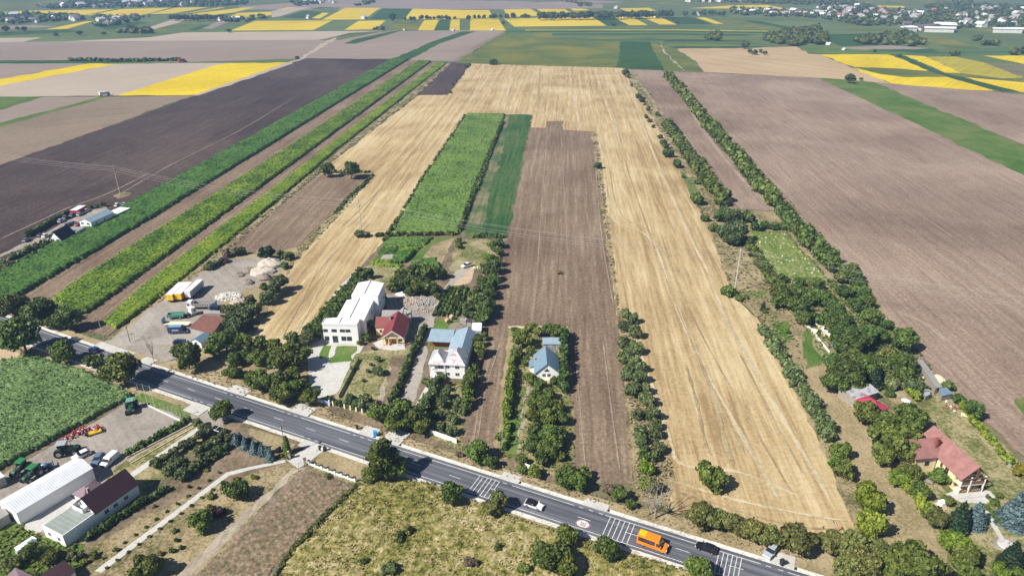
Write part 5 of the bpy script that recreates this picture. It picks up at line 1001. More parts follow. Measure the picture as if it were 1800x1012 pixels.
class Bl:
    """a building: local x along the front A->B, y to the back"""
    def __init__(s, name, A, B, ty, label, cat='house', rz=None, group=None):
        a, b = G(*A), G(*B); s.rz = math.atan2(b.y - a.y, b.x - a.x) if rz is None else R(rz)
        s.w = (b - a).length; s.h = HT(A, ty) if ty else 3.0
        s.e = empty(name, (a.x, a.y, 0), s.rz, label, cat, group)
    def loc(s, px, py, z=0):
        g = G(px, py, z) - s.e.location; c, q = math.cos(-s.rz), math.sin(-s.rz); return (g.x * c - g.y * q, g.x * q + g.y * c)
    def wall(s, x0, x1, y0, y1, h, m, name='wall', z0=-.1):
        b = MB(); b.box(x0, x1, y0, y1, z0, h); return b.build(name, m, s.e)
    def part(s, name, b, m, parent=None): return b.build(name, m, parent or s.e)
    def gable(s, x0, x1, y0, y1, ze, zr, axis, wm, rm, ov=.35, th=.12, ridge=None, zb=-.1, cap=None):
        mid = (x0 + x1) / 2 if axis == 'y' else (y0 + y1) / 2
        if ridge is not None: mid = ridge
        b = MB()
        if axis == 'y': b.prism([(x0, zb), (x1, zb), (x1, ze), (mid, zr), (x0, ze)], y0, y1)
        else:
            b.prism([(y0, zb), (y1, zb), (y1, ze), (mid, zr), (y0, ze)], x0, x1); b.V = [(v[1], v[0], v[2]) for v in b.V]; b.F = [f[::-1] for f in b.F]
        wl = b.build('wall', wm, s.e)
        r = MB(); a0, a1 = (x0, x1) if axis == 'y' else (y0, y1); c0, c1 = (y0 - ov, y1 + ov) if axis == 'y' else (x0 - ov, x1 + ov)
        for aa in (a0, a1):
            sl = (zr - ze) / abs(mid - aa); sg = -1 if aa < mid else 1; ax = aa + sg * ov; az = ze - sl * ov
            pr = [(mid, zr + .02), (ax, az + .02), (ax, az + .02 + th), (mid, zr + .02 + th)]
            if sg > 0: pr = pr[::-1]
            k = MB(); k.prism(pr, c0, c1)
            if axis == 'x': k.V = [(v[1], v[0], v[2]) for v in k.V]
            k.F = [f[::-1] for f in k.F] if (axis == 'x') else k.F
            r.add(k.V, k.F)
        ro = r.build('roof', rm, s.e)
        if cap:
            k = MB()
            if axis == 'y': k.box(mid - .12, mid + .12, c0 - .01, c1 + .01, zr + th, zr + th + .07)
            else: k.box(c0 - .01, c1 + .01, mid - .12, mid + .12, zr + th, zr + th + .07)
            k.build('ridge_cap', cap, ro)
        return ro
    def hip(s, x0, x1, y0, y1, ze, zr, rm, ov=.4, r0=None, r1=None):
        x0 -= ov; x1 += ov; y0 -= ov; y1 += ov
        if r0 is None:
            if x1 - x0 > y1 - y0: d = (y1 - y0) / 2; r0, r1 = (x0 + d, (y0 + y1) / 2), (x1 - d, (y0 + y1) / 2)
            else: d = (x1 - x0) / 2; r0, r1 = ((x0 + x1) / 2, y0 + d), ((x0 + x1) / 2, y1 - d)
        V = [(x0, y0, ze), (x1, y0, ze), (x1, y1, ze), (x0, y1, ze), (*r0, zr), (*r1, zr), (x0, y0, ze - .12), (x1, y0, ze - .12), (x1, y1, ze - .12), (x0, y1, ze - .12)]
        if abs(r1[0] - r0[0]) > abs(r1[1] - r0[1]): Fc = [(0, 1, 5, 4), (1, 2, 5), (2, 3, 4, 5), (3, 0, 4)]
        else: Fc = [(0, 1, 4), (1, 2, 5, 4), (2, 3, 5), (3, 0, 4, 5)]
        Fc += [(9, 8, 7, 6), (6, 7, 1, 0), (7, 8, 2, 1), (8, 9, 3, 2), (9, 6, 0, 3)]
        return mesh('roof', V, Fc, rm, s.e)
    def win(s, face, a, c, z, w, h, at, name='window', fm=None, pm=None, bars=1):
        """face f/b/l/r; a..: centre along the wall, at: wall coordinate"""
        fm = fm or M['frame']; pm = pm or M['glass']; b = MB(); f = .06
        def bx(b_, u0, u1, z0, z1, d0, d1):
            if face == 'f': b_.box(u0, u1, at - d1, at - d0, z0, z1)
            elif face == 'b': b_.box(u0, u1, at + d0, at + d1, z0, z1)
            elif face == 'l': b_.box(at - d1, at - d0, u0, u1, z0, z1)
            else: b_.box(at + d0, at + d1, u0, u1, z0, z1)
        u0, u1 = a - w / 2, a + w / 2
        bx(b, u0 - f, u0, z - f, z + h + f, -.02, .05); bx(b, u1, u1 + f, z - f, z + h + f, -.02, .05); bx(b, u0, u1, z + h, z + h + f, -.02, .05); bx(b, u0, u1, z - f, z, -.02, .07)
        for i in range(bars):
            m_ = u0 + w * (i + 1) / (bars + 1); bx(b, m_ - .03, m_ + .03, z, z + h, -.01, .045)
        fr_ = b.build(name, fm, s.e); p = MB(); bx(p, u0, u1, z, z + h, -.01, .02); p.build('pane' if name == 'window' else 'door_panel', pm, fr_); return fr_
# --- modern white office hall
o = Bl('office_hall', (570.5, 601.6), (628.7, 602.5), 568.8, 'modern white two storey hall with dark windows and stepped white roofs', 'building')
o.gable(0, 11.0, 0, 3.7, 6.5, 7.0, 'y', M['w_white'], M['r_white'], .05, cap=M['frame_dark'])
b = MB(); b.box(-.03, 11.03, -.12, .02, 6.3, 7.05); b.box(-.1, .02, .02, 3.7, 6.3, 6.9); b.box(10.98, 11.1, .02, 3.7, 6.3, 6.9); o.part('parapet', b, M['w_white'])
o.gable(3.3, 12.2, 3.72, 18.0, 5.9, 6.7, 'y', M['w_white'], M['r_white'], .08, cap=M['frame_dark'])
o.gable(5.0, 13.9, 18.02, 28.2, 7.6, 8.5, 'y', M['w_white'], M['r_white'], .08, cap=M['frame_dark'])
for x0, x1 in ((.15, 1.45), (2.75, 4.3), (5.4, 6.9), (7.2, 8.6)): o.win('f', (x0 + x1) / 2, 0, 3.9, x1 - x0, .85, 0, fm=M['frame_dark'])
for x0, x1 in ((.3, 1.6), (5.6, 7.0), (7.35, 8.8)): o.win('f', (x0 + x1) / 2, 0, .8, x1 - x0, 1.4, 0, fm=M['frame_dark'])
o.win('f', 3.6, 0, .05, 1.6, 2.3, 0, 'door', M['frame_dark'])
for y in (7, 14.5): o.win('r', y, 0, 2.6, 1.2, 1.6, 12.2)
for y in (21, 25): o.win('r', y, 0, 3.2, 1.2, 1.0, 13.9)
b = MB(); b.box(-.4, 11.2, -1.2, -.13, -.05, .12); o.part('door_step', b, M['concrete'])
# --- red roofed yellow bungalow and the grey house behind it
o = Bl('bungalow', (673, 608), (708.9, 608), 592, 'yellow bungalow with dark red tiled roof and orange door', 'house')
o.gable(0, 6.6, 1.5, 12.6, 3.2, 5.6, 'y', M['w_cream'], M['r_red'], .3)
o.gable(-3.2, 3.28, 6.8, 12.2, 3.1, 5.3, 'x', M['w_cream'], M['r_red'], .25)
k = MB(); k.prism([(-.3, 3.05), (3.3, 5.75), (6.9, 3.05), (6.9, 3.2), (3.3, 5.9), (-.3, 3.2)], -.35, 1.2); o.part('porch_roof', k, M['r_red'])
k = MB(); k.prism([(-.25, 3.0), (3.3, 5.6), (6.85, 3.0), (6.4, 3.0), (3.3, 5.25), (.2, 3.0)], -.42, -.3); o.part('bargeboard', k, M['frame'])
for x in (.15, 2.0, 4.6, 6.4): k = MB(); k.box(x - .12, x + .12, -.1, .14, 0, 3.1); o.part('porch_column', k, M['w_cream'])
k = MB(); k.box(0, 6.6, -.1, .12, 2.7, 3.1); o.part('porch_beam', k, M['w_cream'])
k = MB(); k.box(-.3, 6.9, -.6, 1.48, -.05, .2); o.part('porch_floor', k, M['concrete'])
o.win('f', 3.4, 0, .22, 1.3, 2.1, 1.5, 'door', M['orange'], M['orange']); o.win('f', 1.1, 0, .9, .9, 1.1, 1.5, fm=M['orange']); o.win('f', 5.4, 0, .9, 1.0, 1.1, 1.5, fm=M['orange'])
o.win('f', -1.6, 0, 1.0, .9, 1.1, 6.8)
k = MB(); k.box(1.0, 1.5, 8.5, 9.0, 4.6, 6.3); o.part('chimney', k, M['w_grey'])
k = MB(); k.box(.9, 2.2, .2, .75, .2, .75); k.box(.9, 2.2, .65, .8, .7, 1.1); o2 = k.build('garden_bench', M['orange'], None); o2.location = o.e.location; o2.rotation_euler = o.e.rotation_euler; tag(o2, 'orange bench in the porch of the yellow bungalow', 'bench')
o = Bl('outbuilding', (673, 608), (708.9, 608), None, 'low grey roofed house joined behind the yellow bungalow', 'house')
o.gable(-2.2, 6.9, 13.2, 17.6, 3.2, 4.6, 'x', M['w_grey'], M['r_grey'], .25)
o.gable(2.6, 6.6, 12.7, 16.9, 3.3, 5.0, 'y', M['w_grey'], M['r_grey'], .2); k = MB(); k.box(5.2, 5.7, 13.2, 13.7, 4, 5.8); o.part('chimney', k, M['w_pale'])
# --- two storey white house with two rusty hipped roofs
o = Bl('two_storey_house', (756.3, 662.6), (816.8, 665.6), 638.3, 'white two storey house with twin rusty pyramid roofs and balcony', 'house')
o.wall(4.5, 10.1, 0, 7.8, 4.7, M['w_white']); o.wall(0, 4.48, 1.4, 7.6, 4.7, M['w_white'])
o.hip(0, 4.3, 0, 6.4, 4.72, 7.1, M['r_rust'], .35, (2.1, 2.6), (2.1, 4.2)); o.hip(4.75, 10.1, 0, 7.8, 4.75, 7.5, M['r_rust'], .35, (7.5, 3.0), (7.5, 5.2))
k = MB(); k.box(0, 4.45, -.05, 1.38, 2.1, 2.35); k.box(0, 4.45, -.05, 1.38, -.05, .2); o.part('balcony', k, M['w_white'])
k = MB(); k.box(0, 4.45, -.05, .05, 2.9, 3.0)
for i in range(12): k.box(.1 + i * .38, .16 + i * .38, -.03, .03, 2.35, 2.9)
o.part('railing', k, M['frame'])
for x in (.1, 4.35): k = MB(); k.box(x - .12, x + .12, -.05, .2, 0, 4.7); o.part('column', k, M['w_white'])
k = MB(); k.box(.05, 1.4, .1, .9, 3.0, 4.4); o.part('awning', k, M['w_white'])
for x in (5.2, 8.0):
    for z in (.95, 3.3): o.win('f', x, 0, z, 1.1, .95, 0)
o.win('f', 2.9, 0, 2.4, 1.5, 1.7, 1.4); o.win('f', 2.6, 0, .25, 1.5, 1.6, 1.4, 'door', M['wood'])
for y in (2, 5.5): o.win('r', y, 0, 3.2, .9, .9, 10.1)
k = MB(); k.bar((10.25, -.1, 0), (10.25, -.1, 4.6), .06); k.bar((4.6, -.1, 0), (4.6, -.1, 4.6), .06); k.bar((-.35, -.45, 4.6), (10.5, -.45, 4.6), .06); o.part('gutter_pipe', k, M['frame'])
o = Bl('annex', (756.3, 662.6), (816.8, 665.6), None, 'long low annex with pale blue metal roof behind the two storey house', 'outbuilding')
o.gable(3.7, 10.0, 8.1, 22.3, 2.9, 4.7, 'y', M['w_pale'], M['r_blue2'], .25, ridge=8.0)
b = MB(); b.prism([(16.0, 2.5), (22.3, 3.5), (22.3, 3.62), (16.0, 2.62)], -3.9, 3.68); b.V = [(v[1], v[0], v[2]) for v in b.V]; o.part('roof', b, M['r_blue2'])
o.wall(-3.6, 3.6, 17.5, 22.1, 2.6, M['w_red']); k = MB(); k.box(3.3, 3.6, 9, 16.2, 0, 1.8); o.part('fence_panel', k, M['w_red'])
# --- blue roofed cottage and its shed
o = Bl('cottage', (948.5, 667), (971.6, 667), 654, 'small white cottage with steep blue grey metal roof in the trees', 'house')
o.gable(-1.3, 5.5, -.6, 9.2, 2.7, 5.7, 'y', M['w_white'], M['r_blue'], .35, ridge=2.0)
b = MB(); b.prism([(-3.0, 2.0), (-1.3, 2.66), (-1.3, 2.78), (-3.0, 2.12)], 3.2, 7.2); o.part('porch_roof', b, M['r_blue']); o.wall(-2.7, -1.32, 3.5, 7.0, 2.0, M['w_white'])
for x in (1.2, 2.6): o.win('f', x, 0, 1.4, .9, 1.0, -.6)
k = MB(); k.add([(1.2, -.68, 3.2), (2.8, -.68, 3.2), (2.0, -.68, 4.2), (1.2, -.6, 3.2), (2.8, -.6, 3.2), (2.0, -.6, 4.2)], [(0, 1, 2), (3, 5, 4), (0, 3, 4, 1), (1, 4, 5, 2), (2, 5, 3, 0)]); o.part('window', k, M['glass'])
k = MB(); k.box(.4, 3.6, -1.6, -.62, -.05, .9); o.part('veranda', k, M['w_pale'])
for (x, y) in ((-.6, 5.6), (.1, 6.1), (-1.0, 6.0)): k = MB(); k.box(x - .25, x + .25, y - .2, y + .2, 3.2, 3.45 + .3 * (x + 1)); o.part('roof_patch', k, M['r_magenta'])
o = Bl('shed', (948.5, 667), (971.6, 667), None, 'grey metal garden shed with twin doors behind the blue roofed cottage', 'shed')
b = MB(); b.prism([(15.8, 2.5), (19.2, 3.0), (19.2, 3.12), (15.8, 2.62)], 1.5, 7.5); b.V = [(v[1], v[0], v[2]) for v in b.V]; o.part('roof', b, M['r_blue2']); o.wall(1.7, 7.3, 16.0, 19.0, 2.5, M['r_grey'])
for x in (3.9, 6.3): o.win('f', x, 0, .1, .9, 1.9, 16.0, 'door', M['frame'], M['r_grey'])
# --- big red roofed villa at the right
o = Bl('villa', (1692, 860.7), (1733, 857), 832.7, 'cream villa with faded red tiled roof, chimney and timber balcony', 'house')
o.gable(-2.2, 3.9, .8, 13.6, 4.4, 7.6, 'y', M['w_cream'], M['r_redx'], .4)
o.gable(-8.0, .8, 6.9, 13.2, 4.35, 7.2, 'x', M['w_cream'], M['r_redx'], .35)
k = MB(); k.prism([(-2.7, 4.1), (.85, 7.62), (4.4, 4.1), (4.4, 4.22), (.85, 7.75), (-2.7, 4.22)], -1.4, .5); o.part('porch_roof', k, M['r_redx'])
k = MB(); k.box(-2.2, 3.9, -1.1, .78, 2.2, 2.45); k.box(-2.2, 3.9, -1.1, .78, -.05, .25); o.part('balcony', k, M['w_pale'])
for z in (2.45, .25):
    k = MB(); k.box(-2.2, 3.9, -1.1, -1.02, z + .75, z + .85)
    for i in range(16): k.box(-2.15 + i * .4, -1.9 + i * .4, -1.09, -1.04, z, z + .75)
    o.part('railing', k, M['wood'])
for x in (-2.05, .3, 3.75): k = MB(); k.box(x - .13, x + .13, -1.15, -.9, 0, 4.5); o.part('column', k, M['w_white'])
k = MB(); k.box(-2.6, 4.3, -1.3, -1.12, 4.15, 4.35); k.bar((.85, -1.3, 4.2), (.85, -1.3, 7.2), .1); k.box(-.6, 2.3, -1.28, -1.16, 5.3, 5.45); o.part('gable_timber', k, M['wood'])
for x in (-1.2, 2.4): o.win('f', x, 0, 2.9, 1.1, 1.3, .8, fm=M['wood']); o.win('f', x, 0, .9, 1.1, 1.1, .8, fm=M['wood'])
o.win('f', -4.6, 0, 1.9, 1.0, 1.1, 6.9, fm=M['wood']); o.win('l', 3.5, 0, 2.0, 1.0, 1.6, -2.2, fm=M['wood']); o.win('l', 5.3, 0, 2.6, .6, .9, -2.2, fm=M['wood'])
k = MB(); k.box(-2.5, -1.9, 8.2, 8.9, 5.2, 8.1); k.box(-2.6, -1.8, 8.1, 9.0, 8.1, 8.25); o.part('chimney', k, M['w_red'])
k = MB(); k.box(-8.4, -.2, 6.42, 6.54, 4.0, 4.15); k.bar((-2.3, 6.8, 0), (-2.3, 6.8, 4.0), .06); o.part('gutter', k, M['frame_dark'])
k = MB(); k.box(-3.4, 4.5, -2.6, -1.2, -.05, .15); o.part('porch_step', k, M['concrete'])
# --- barns behind it
o = Bl('barn', (1500.5, 703), (1541, 690), None, 'open barn with rusty grey corrugated roof among the trees', 'barn')
o.gable(-2.9, 5.6, -2.4, 3.0, 2.7, 3.3, 'x', M['wood_grey'], M['r_rust'], .3)
o = Bl('barn', (1500.5, 703), (1541, 690), None, 'small building with crimson metal roof next to the rusty barn', 'barn')
o.wall(-3.0, 1.2, -9.0, -3.2, 2.9, M['w_pale']); o.hip(-3.0, 1.2, -9.0, -3.2, 2.92, 4.3, M['r_magenta'], .4)
# --- white warehouse and house with brown roof at the lower left
o = Bl('warehouse', (38.8, 921.5), (168, 843), 900.6, 'long white warehouse with pale ribbed metal roof beside the tractors', 'warehouse')
o.gable(-.2, 16.4, 0, 6.9, 3.3, 4.5, 'x', M['w_white'], M['r_white2'], .12)
o.win('l', 3.4, 0, .05, 2.6, 2.6, -.2, 'gate', M['frame'], M['w_grey'])
k = MB(); k.bar((10.2, -.12, 2.3), (10.2, -.25, 2.3), .12); o.part('wall_lamp', k, M['frame'])
o = Bl('white_house', (117.3, 961.3), (243, 871), 942.5, 'long white house with dark brown roof and flat grey annex', 'house')
o.wall(0, 7.28, 0, 6.7, 2.95, M['w_white']); k = MB(); k.box(.15, 7.1, .15, 6.55, 2.96, 3.04); o.part('flat_roof', k, M['r_flat'])
k = MB(); k.box(0, 7.25, 0, .14, 2.95, 3.2); k.box(0, .14, .14, 6.7, 2.95, 3.2); o.part('parapet', k, M['w_white'])
o.gable(7.3, 17.4, 0, 6.8, 3.1, 5.9, 'x', M['w_white'], M['r_dark'], .3)
o.win('l', 2.0, 0, 3.4, .7, 1.1, 7.3); o.win('l', 4.6, 0, 3.4, .7, 1.1, 7.3)
k = MB(); k.box(6.0, 7.25, 2.2, 2.3, 3.05, 4.1); k.box(6.0, 6.1, 2.3, 5.6, 3.05, 4.1); k.box(6.0, 7.25, 5.6, 5.7, 3.05, 4.1); o.part('terrace_frame', k, M['frame'])
for x in (9.5, 11.6, 14.2): o.win('f', x, 0, 1.2, .9, .9, 0)
for y in (1.8, 4.9): o.win('l', y, 0, 1.0, .8, 1.0, 0)
k = MB(); k.box(9.3, 9.8, 4.4, 4.9, 4.5, 6.3); o.part('chimney', k, M['w_grey'])
o.wall(9.4, 14.0, 6.9, 10.6, 2.5, M['w_white']); o.hip(9.4, 14.0, 6.9, 10.6, 2.55, 3.9, M['r_lilac'], .3)
def quadbox(name, P, zs, label, cat, wm, rm, th=.1):
    """roof corners seen at photo points P standing at heights zs; walls drop to the ground"""
    T = [G(p[0], p[1], z) for p, z in zip(P, zs)]; c = sum(T, Vector()) / len(T)
    e = empty(name, (c.x, c.y, 0), 0, label, cat); T = [t_ - Vector((c.x, c.y, 0)) for t_ in T]
    if sum(T[i - 1].x * T[i].y - T[i].x * T[i - 1].y for i in range(len(T))) < 0: T.reverse()
    n = len(T); q = tuple(range(n))
    V = [tuple(t_ + Vector((0, 0, th))) for t_ in T] + [tuple(t_) for t_ in T]
    mesh('roof', V, [q, tuple(range(2 * n - 1, n - 1, -1))] + [(i, i + n, (i + 1) % n + n, (i + 1) % n) for i in range(n)], rm, e)
    W = [Vector((t_.x * .94, t_.y * .94, t_.z - .01)) for t_ in T]; V = [tuple(t_) for t_ in W] + [(t_.x, t_.y, -.1) for t_ in W]
    mesh('wall', V, [q] + [(i, i + n, (i + 1) % n + n, (i + 1) % n) for i in range(n)], wm, e); return e
quadbox('house_roof', [(40, 1030), (113, 984), (134, 1003), (75, 1050)], (2.6, 2.6, 2.0, 2.0), 'dark ribbed roof at the bottom edge', 'roof', M['w_white'], M['r_dark'])
quadbox('house_roof', [(5, 1020), (27, 997), (62, 1014), (45, 1045)], (2.4, 3.4, 2.4, 2.2), 'faded lilac roof corner at the bottom left edge', 'roof', M['w_white'], M['r_lilac'])
quadbox('shed', [(-30, 905), (8, 893), (16, 903), (-20, 925)], (2.4, 2.4, 2.2, 2.2), 'small dark roofed shed left of the warehouse', 'shed', M['w_grey'], M['r_grey'])
quadbox('shed', [(-30, 830), (0, 829), (9, 837), (-20, 850)], (2.6, 2.6, 2.4, 2.4), 'white roofed shed at the left edge beside the crop', 'shed', M['w_grey'], M['r_white2'])
quadbox('long_shed', [(1612, 631), (1622, 632), (1657, 680), (1646, 682)], (2.3, 2.1, 2.1, 2.3), 'long narrow shed with grey roof along the brown field', 'shed', M['wood_grey'], M['r_grey'])
quadbox('shed', [(1651, 682), (1664, 681), (1675, 692), (1656, 696)], (2.2, 2.1, 1.8, 1.9), 'small bluish roofed shed at the end of the long shed', 'shed', M['wood_grey'], M['r_blue'])
quadbox('shed', [(1624, 690), (1634, 688), (1635, 693), (1627, 697)], (1.6, 1.8, 1.6, 1.4), 'tiny greenish lean to roof near the long shed', 'shed', M['wood_grey'], M['r_blue2'])
quadbox('shed', [(1612, 683), (1632, 684), (1636, 686), (1612, 686)], (1.6, 1.6, 1.5, 1.5), 'low grey timber roof behind the bright bush', 'shed', M['wood_grey'], M['r_grey'])
quadbox('workshop', [(331.7, 575.8), (356.6, 553), (394, 557.6), (374, 587)], (2.4, 2.6, 2.6, 2.4), 'workshop with wide brown corrugated roof in the gravel yard', 'workshop', M['w_grey'], M['r_brown'])
quadbox('shed', [(357, 545), (386, 546), (388, 552), (358, 551)], (2.2, 2.2, 2.0, 2.0), 'narrow grey lean to behind the brown roofed workshop', 'shed', M['wood_grey'], M['r_grey'])
quadbox('container', [(830, 567.5), (847, 567.5), (846, 582), (829, 581)], (2.3, 2.3, 2.3, 2.3), 'white site cabin with white roof beside the dark trees', 'cabin', M['w_grey'], M['r_white'])
quadbox('shed', [(809, 559), (821, 559.5), (819, 564), (808, 563)], (1.9, 1.9, 1.7, 1.7), 'little grey roofed shed right of the hay bales', 'shed', M['w_grey'], M['r_grey'])
quadbox('shed', [(821, 559.5), (830, 560), (829, 567), (820, 566)], (1.9, 1.9, 1.7, 1.7), 'dark roofed shed next to the white site cabin', 'shed', M['w_grey'], M['frame_dark'])
o = Bl('gatehouse', (355, 611.6), (372, 600), 601.8, 'small white hut with blue gable roof at the yard corner', 'hut')
o.gable(0, 4.4, 0, 3.9, 1.9, 3.0, 'x', M['w_white'], M['r_blue'], .25)
# --- far farmstead at the left
o = Bl('black_roofed_house', (87.2, 427.8), (111, 428.9), None, 'steep black roofed house with white front at the far left', 'house')
o.gable(0, 6.2, 0, 8.5, 1.5, 5.4, 'y', M['w_white'], M['r_black'], .3); o.win('f', 1.8, 0, .3, 1.5, 1.8, 0, fm=M['frame']); o.win('f', 4.4, 0, .3, 1.5, 1.8, 0, fm=M['frame'])
o.wall(1.5, 6.5, 8.9, 14, 2.2, M['w_white']); k = MB(); k.box(1.2, 6.8, 8.8, 14.2, 2.2, 2.4); o.part('flat_roof', k, M['r_flat'])
o = Bl('white_hall', (143, 402), (166, 399), 391, 'white two storey hall with pale roof in the far left yard', 'building', rz=-13)
o.gable(0, 6.0, 0, 14, 3.4, 4.7, 'y', M['w_white'], M['r_blue2'], .1)
for x in (1.4, 4.4):
    for z in (.5, 2.3): o.win('f', x, 0, z, 1.4, .8, 0)
for y in (3, 8): o.win('r', y, 0, 1.8, .7, .8, 6.0)
o.wall(.5, 6.0, 14.4, 24, 2.0, M['w_white']); k = MB(); k.box(.3, 6.2, 14.2, 24.2, 2.0, 2.2); o.part('roof', k, M['r_white'])
# --- villages on the horizon: every house a thing of its own
def house_data(w, d, h, r, wm, rm):
    b = MB(); b.prism([(-w / 2, 0), (w / 2, 0), (w / 2, h), (0, h + r), (-w / 2, h)], -d / 2, d / 2)
    o1 = b.build('wall', wm); k = MB()
    for sg in (-1, 1):
        pr = [(0, h + r + .05), (sg * (w / 2 + .5), h - .35), (sg * (w / 2 + .5), h - .1), (0, h + r + .3)]
        k.prism(pr if sg < 0 else pr[::-1], -d / 2 - .5, d / 2 + .5)
    o2 = k.build('roof', rm); r_ = (o1.data, o2.data); bpy.data.objects.remove(o1); bpy.data.objects.remove(o2); return r_
HD = [house_data(9, 12, 4, 3, M['far_wall'], M['far_roof']), house_data(8, 10, 4, 3, M['far_wall'], M['far_roof_red']), house_data(10, 16, 4, 2.5, M['far_wall'], M['r_white2']), house_data(7, 9, 3.5, 2.5, M['far_wall'], M['far_roof'])]
def far_house(px, py, k, sc_, label, group):
    g = G(px, py); e = empty('village_house', (g.x, g.y, -.3), rnd.uniform(-.9, .9), label, 'house', group); e.scale = (sc_ * .9, sc_ * .9, sc_ * 1.15)
    for n_, d in zip(('wall', 'roof'), HD[k]): link(bpy.data.objects.new(n_, d), e)
def zone(poly, n, label, group, big=1.0, ks=(0, 1, 2, 3)):
    xs = [p[0] for p in poly]; ys = [p[1] for p in poly]; c = 0
    while c < n:
        p = (rnd.uniform(min(xs), max(xs)), rnd.uniform(min(ys), max(ys)))
        if inside(np.array([p]), poly)[0]: far_house(p[0], p[1], rnd.choice(ks + (0, 2, 3, 3)), big * rnd.uniform(.75, 1.25), label, group); c += 1
zone([(30, 36), (0, 40), (120, 41), (165, 36), (100, 30), (20, 28)], 16, 'small house among dark trees in the nearer village at the left', 'houses of the near left village')
zone([(170, 32), (240, 31), (235, 38), (180, 42)], 9, 'small house beside the lane right of the left village', 'houses by the left lane')
zone([(60, 14), (130, 4), (300, 0), (430, 5), (420, 9), (200, 14)], 42, 'pale house in the hazy far village at the upper left', 'houses of the far left village', 1.1)
zone([(500, 5), (600, 1), (600, 6), (510, 7)], 10, 'pale roof beyond the hill fields left of centre', 'houses beyond the hill fields')
zone([(380, 36), (425, 33), (420, 38), (395, 38)], 5, 'house in the lane trees above the big yellow field', 'houses above the big yellow field')
zone([(1290, 19), (1350, 19), (1440, 24), (1500, 29), (1480, 32), (1380, 28), (1300, 25)], 34, 'house along the street of the right village, nearer end', 'houses of the near right village')
zone([(1436, 14), (1480, 4), (1560, 20), (1610, 22), (1640, 34), (1540, 38), (1450, 24)], 52, 'pale house in the middle of the right village', 'houses of the middle right village')
zone([(1640, 18), (1700, 12), (1800, 14), (1870, 20), (1870, 46), (1700, 48), (1660, 34), (1720, 26), (1640, 26)], 62, 'pale house in the densest part of the right village', 'houses of the dense right village')
zone([(1200, 2), (1330, -2), (1330, 3), (1220, 6)], 14, 'pale house in the distant settlement above the yellow field', 'houses of the distant settlement')
for x, y, lab in [(1358, 26, 'pinkish white house at the village edge'), (1425, 27.5, 'long white house below the village street'), (1445, 28.5, 'white house with red gable by the village street'), (1225, 28, 'white farmhouse above the small yellow strip'), (1098, 30.5, 'white farmhouse in the yellow field beside the lane'), (1154, 31, 'second white farmhouse standing between yellow fields'),
                  (1048, 31, 'small white building at the corner of the yellow field'), (640, 33, 'white roofed house between the two yellow fields'), (543, 33, 'pale house in the lane trees left of centre'), (405, 35, 'white house at the end of the lane trees'), (420, 35.5, 'pair of white gables by the big yellow field'), (1483, 88, 'white cottage at the foot of the wooded slope'), (1456, 79, 'white shed under the wooded valley trees'), (1390, 76, 'pale roof between the valley trees'),
                  (797, 54, 'tiny white hut on the edge of the yellow strips'), (711, 53.5, 'little pale hut at the field lane'), (866, 54, 'small white hut below the wide yellow field'), (1083, 15.5, 'little white building on the hill field')]:
    far_house(x, y, 2 if 'white' in lab else 0, .9 if y < 50 else .45, lab, None)
for i, (P, lab) in enumerate([([(1600, 45), (1640, 42), (1655, 44), (1620, 48)], 'wide lilac roofed depot on the near edge of the right village'), ([(1625, 47), (1682, 48), (1680, 51), (1624, 50)], 'long white depot roof facing the meadow'), ([(1640, 39), (1680, 40), (1684, 45), (1645, 44)], 'pale industrial hall behind the long white depot'), ([(1582, 47), (1610, 45), (1614, 49), (1584, 49)], 'low white hall at the left of the depot'), ([(1745, 49), (1800, 49), (1800, 52), (1745, 51)], 'long pale roof at the right edge of the village'), ([(1587, 38), (1603, 38), (1604, 42), (1588, 42)], 'lilac hall left of the industrial area')]):
    quadbox('depot', P, (6,) * 4, lab, 'depot', M['far_wall'], M['r_lilac'] if 'lilac' in lab else M['w_white'], .4)
# ================================================================ vehicles
M['tyre'] = plain('tyre_rubber', (.018, .018, .02), .9, .2, .1, 2); M['rim'] = plain('wheel_rim', (.42, .43, .45), .35, .5, .05, 2, .6)
M['car_glass'] = plain('car_glass', (.012, .016, .022), .06, .8, .1, 2); M['lamp'] = plain('lamp_lens', (.75, .75, .72), .2, .6, .05, 2); M['tail'] = plain('tail_lamp', (.4, .02, .02), .3, .5, .05, 2)
M['black_part'] = plain('black_plastic', (.03, .03, .032), .6, .3, .1, 2)
def paint(name, c, rough=.28): return plain(name + '_car_paint', c, rough, .6, .04, .5)
PT = {k: paint(k, v) for k, v in {'white': (.78, .78, .78), 'black': (.012, .012, .014), 'silver': (.36, .4, .44), 'blue': (.11, .17, .28), 'navy': (.02, .045, .13), 'orange': (.9, .24, .012), 'grey': (.12, .13, .14), 'red': (.42, .02, .03), 'green': (.03, .2, .06), 'dark_green': (.02, .075, .04), 'yellow': (.8, .55, .01), 'sky': (.2, .33, .48), 'teal': (.14, .36, .26)}.items()}
def loft(prof, W, side):
    """body from a side outline (x, z); width narrows towards the top by side(z)"""
    b = MB(); n = len(prof); V = []
    for sg in (-1, 1):
        for x, z in prof: V.append((x, sg * W / 2 * side(x, z), z))
    F_ = [(i, (i + 1) % n, n + (i + 1) % n, n + i) for i in range(n)] + [tuple(range(n - 1, -1, -1)), tuple(range(n, 2 * n))]
    b.add(V, F_); return b
def smooth_loft(name, prof, W, side, m, parent, bev=.06):
    b = loft(prof, W, side); o = b.build(name, m, parent)
    md = o.modifiers.new('bevel', 'BEVEL'); md.width = bev; md.segments = 2; md.limit_method = 'ANGLE'; md.angle_limit = R(35); return o
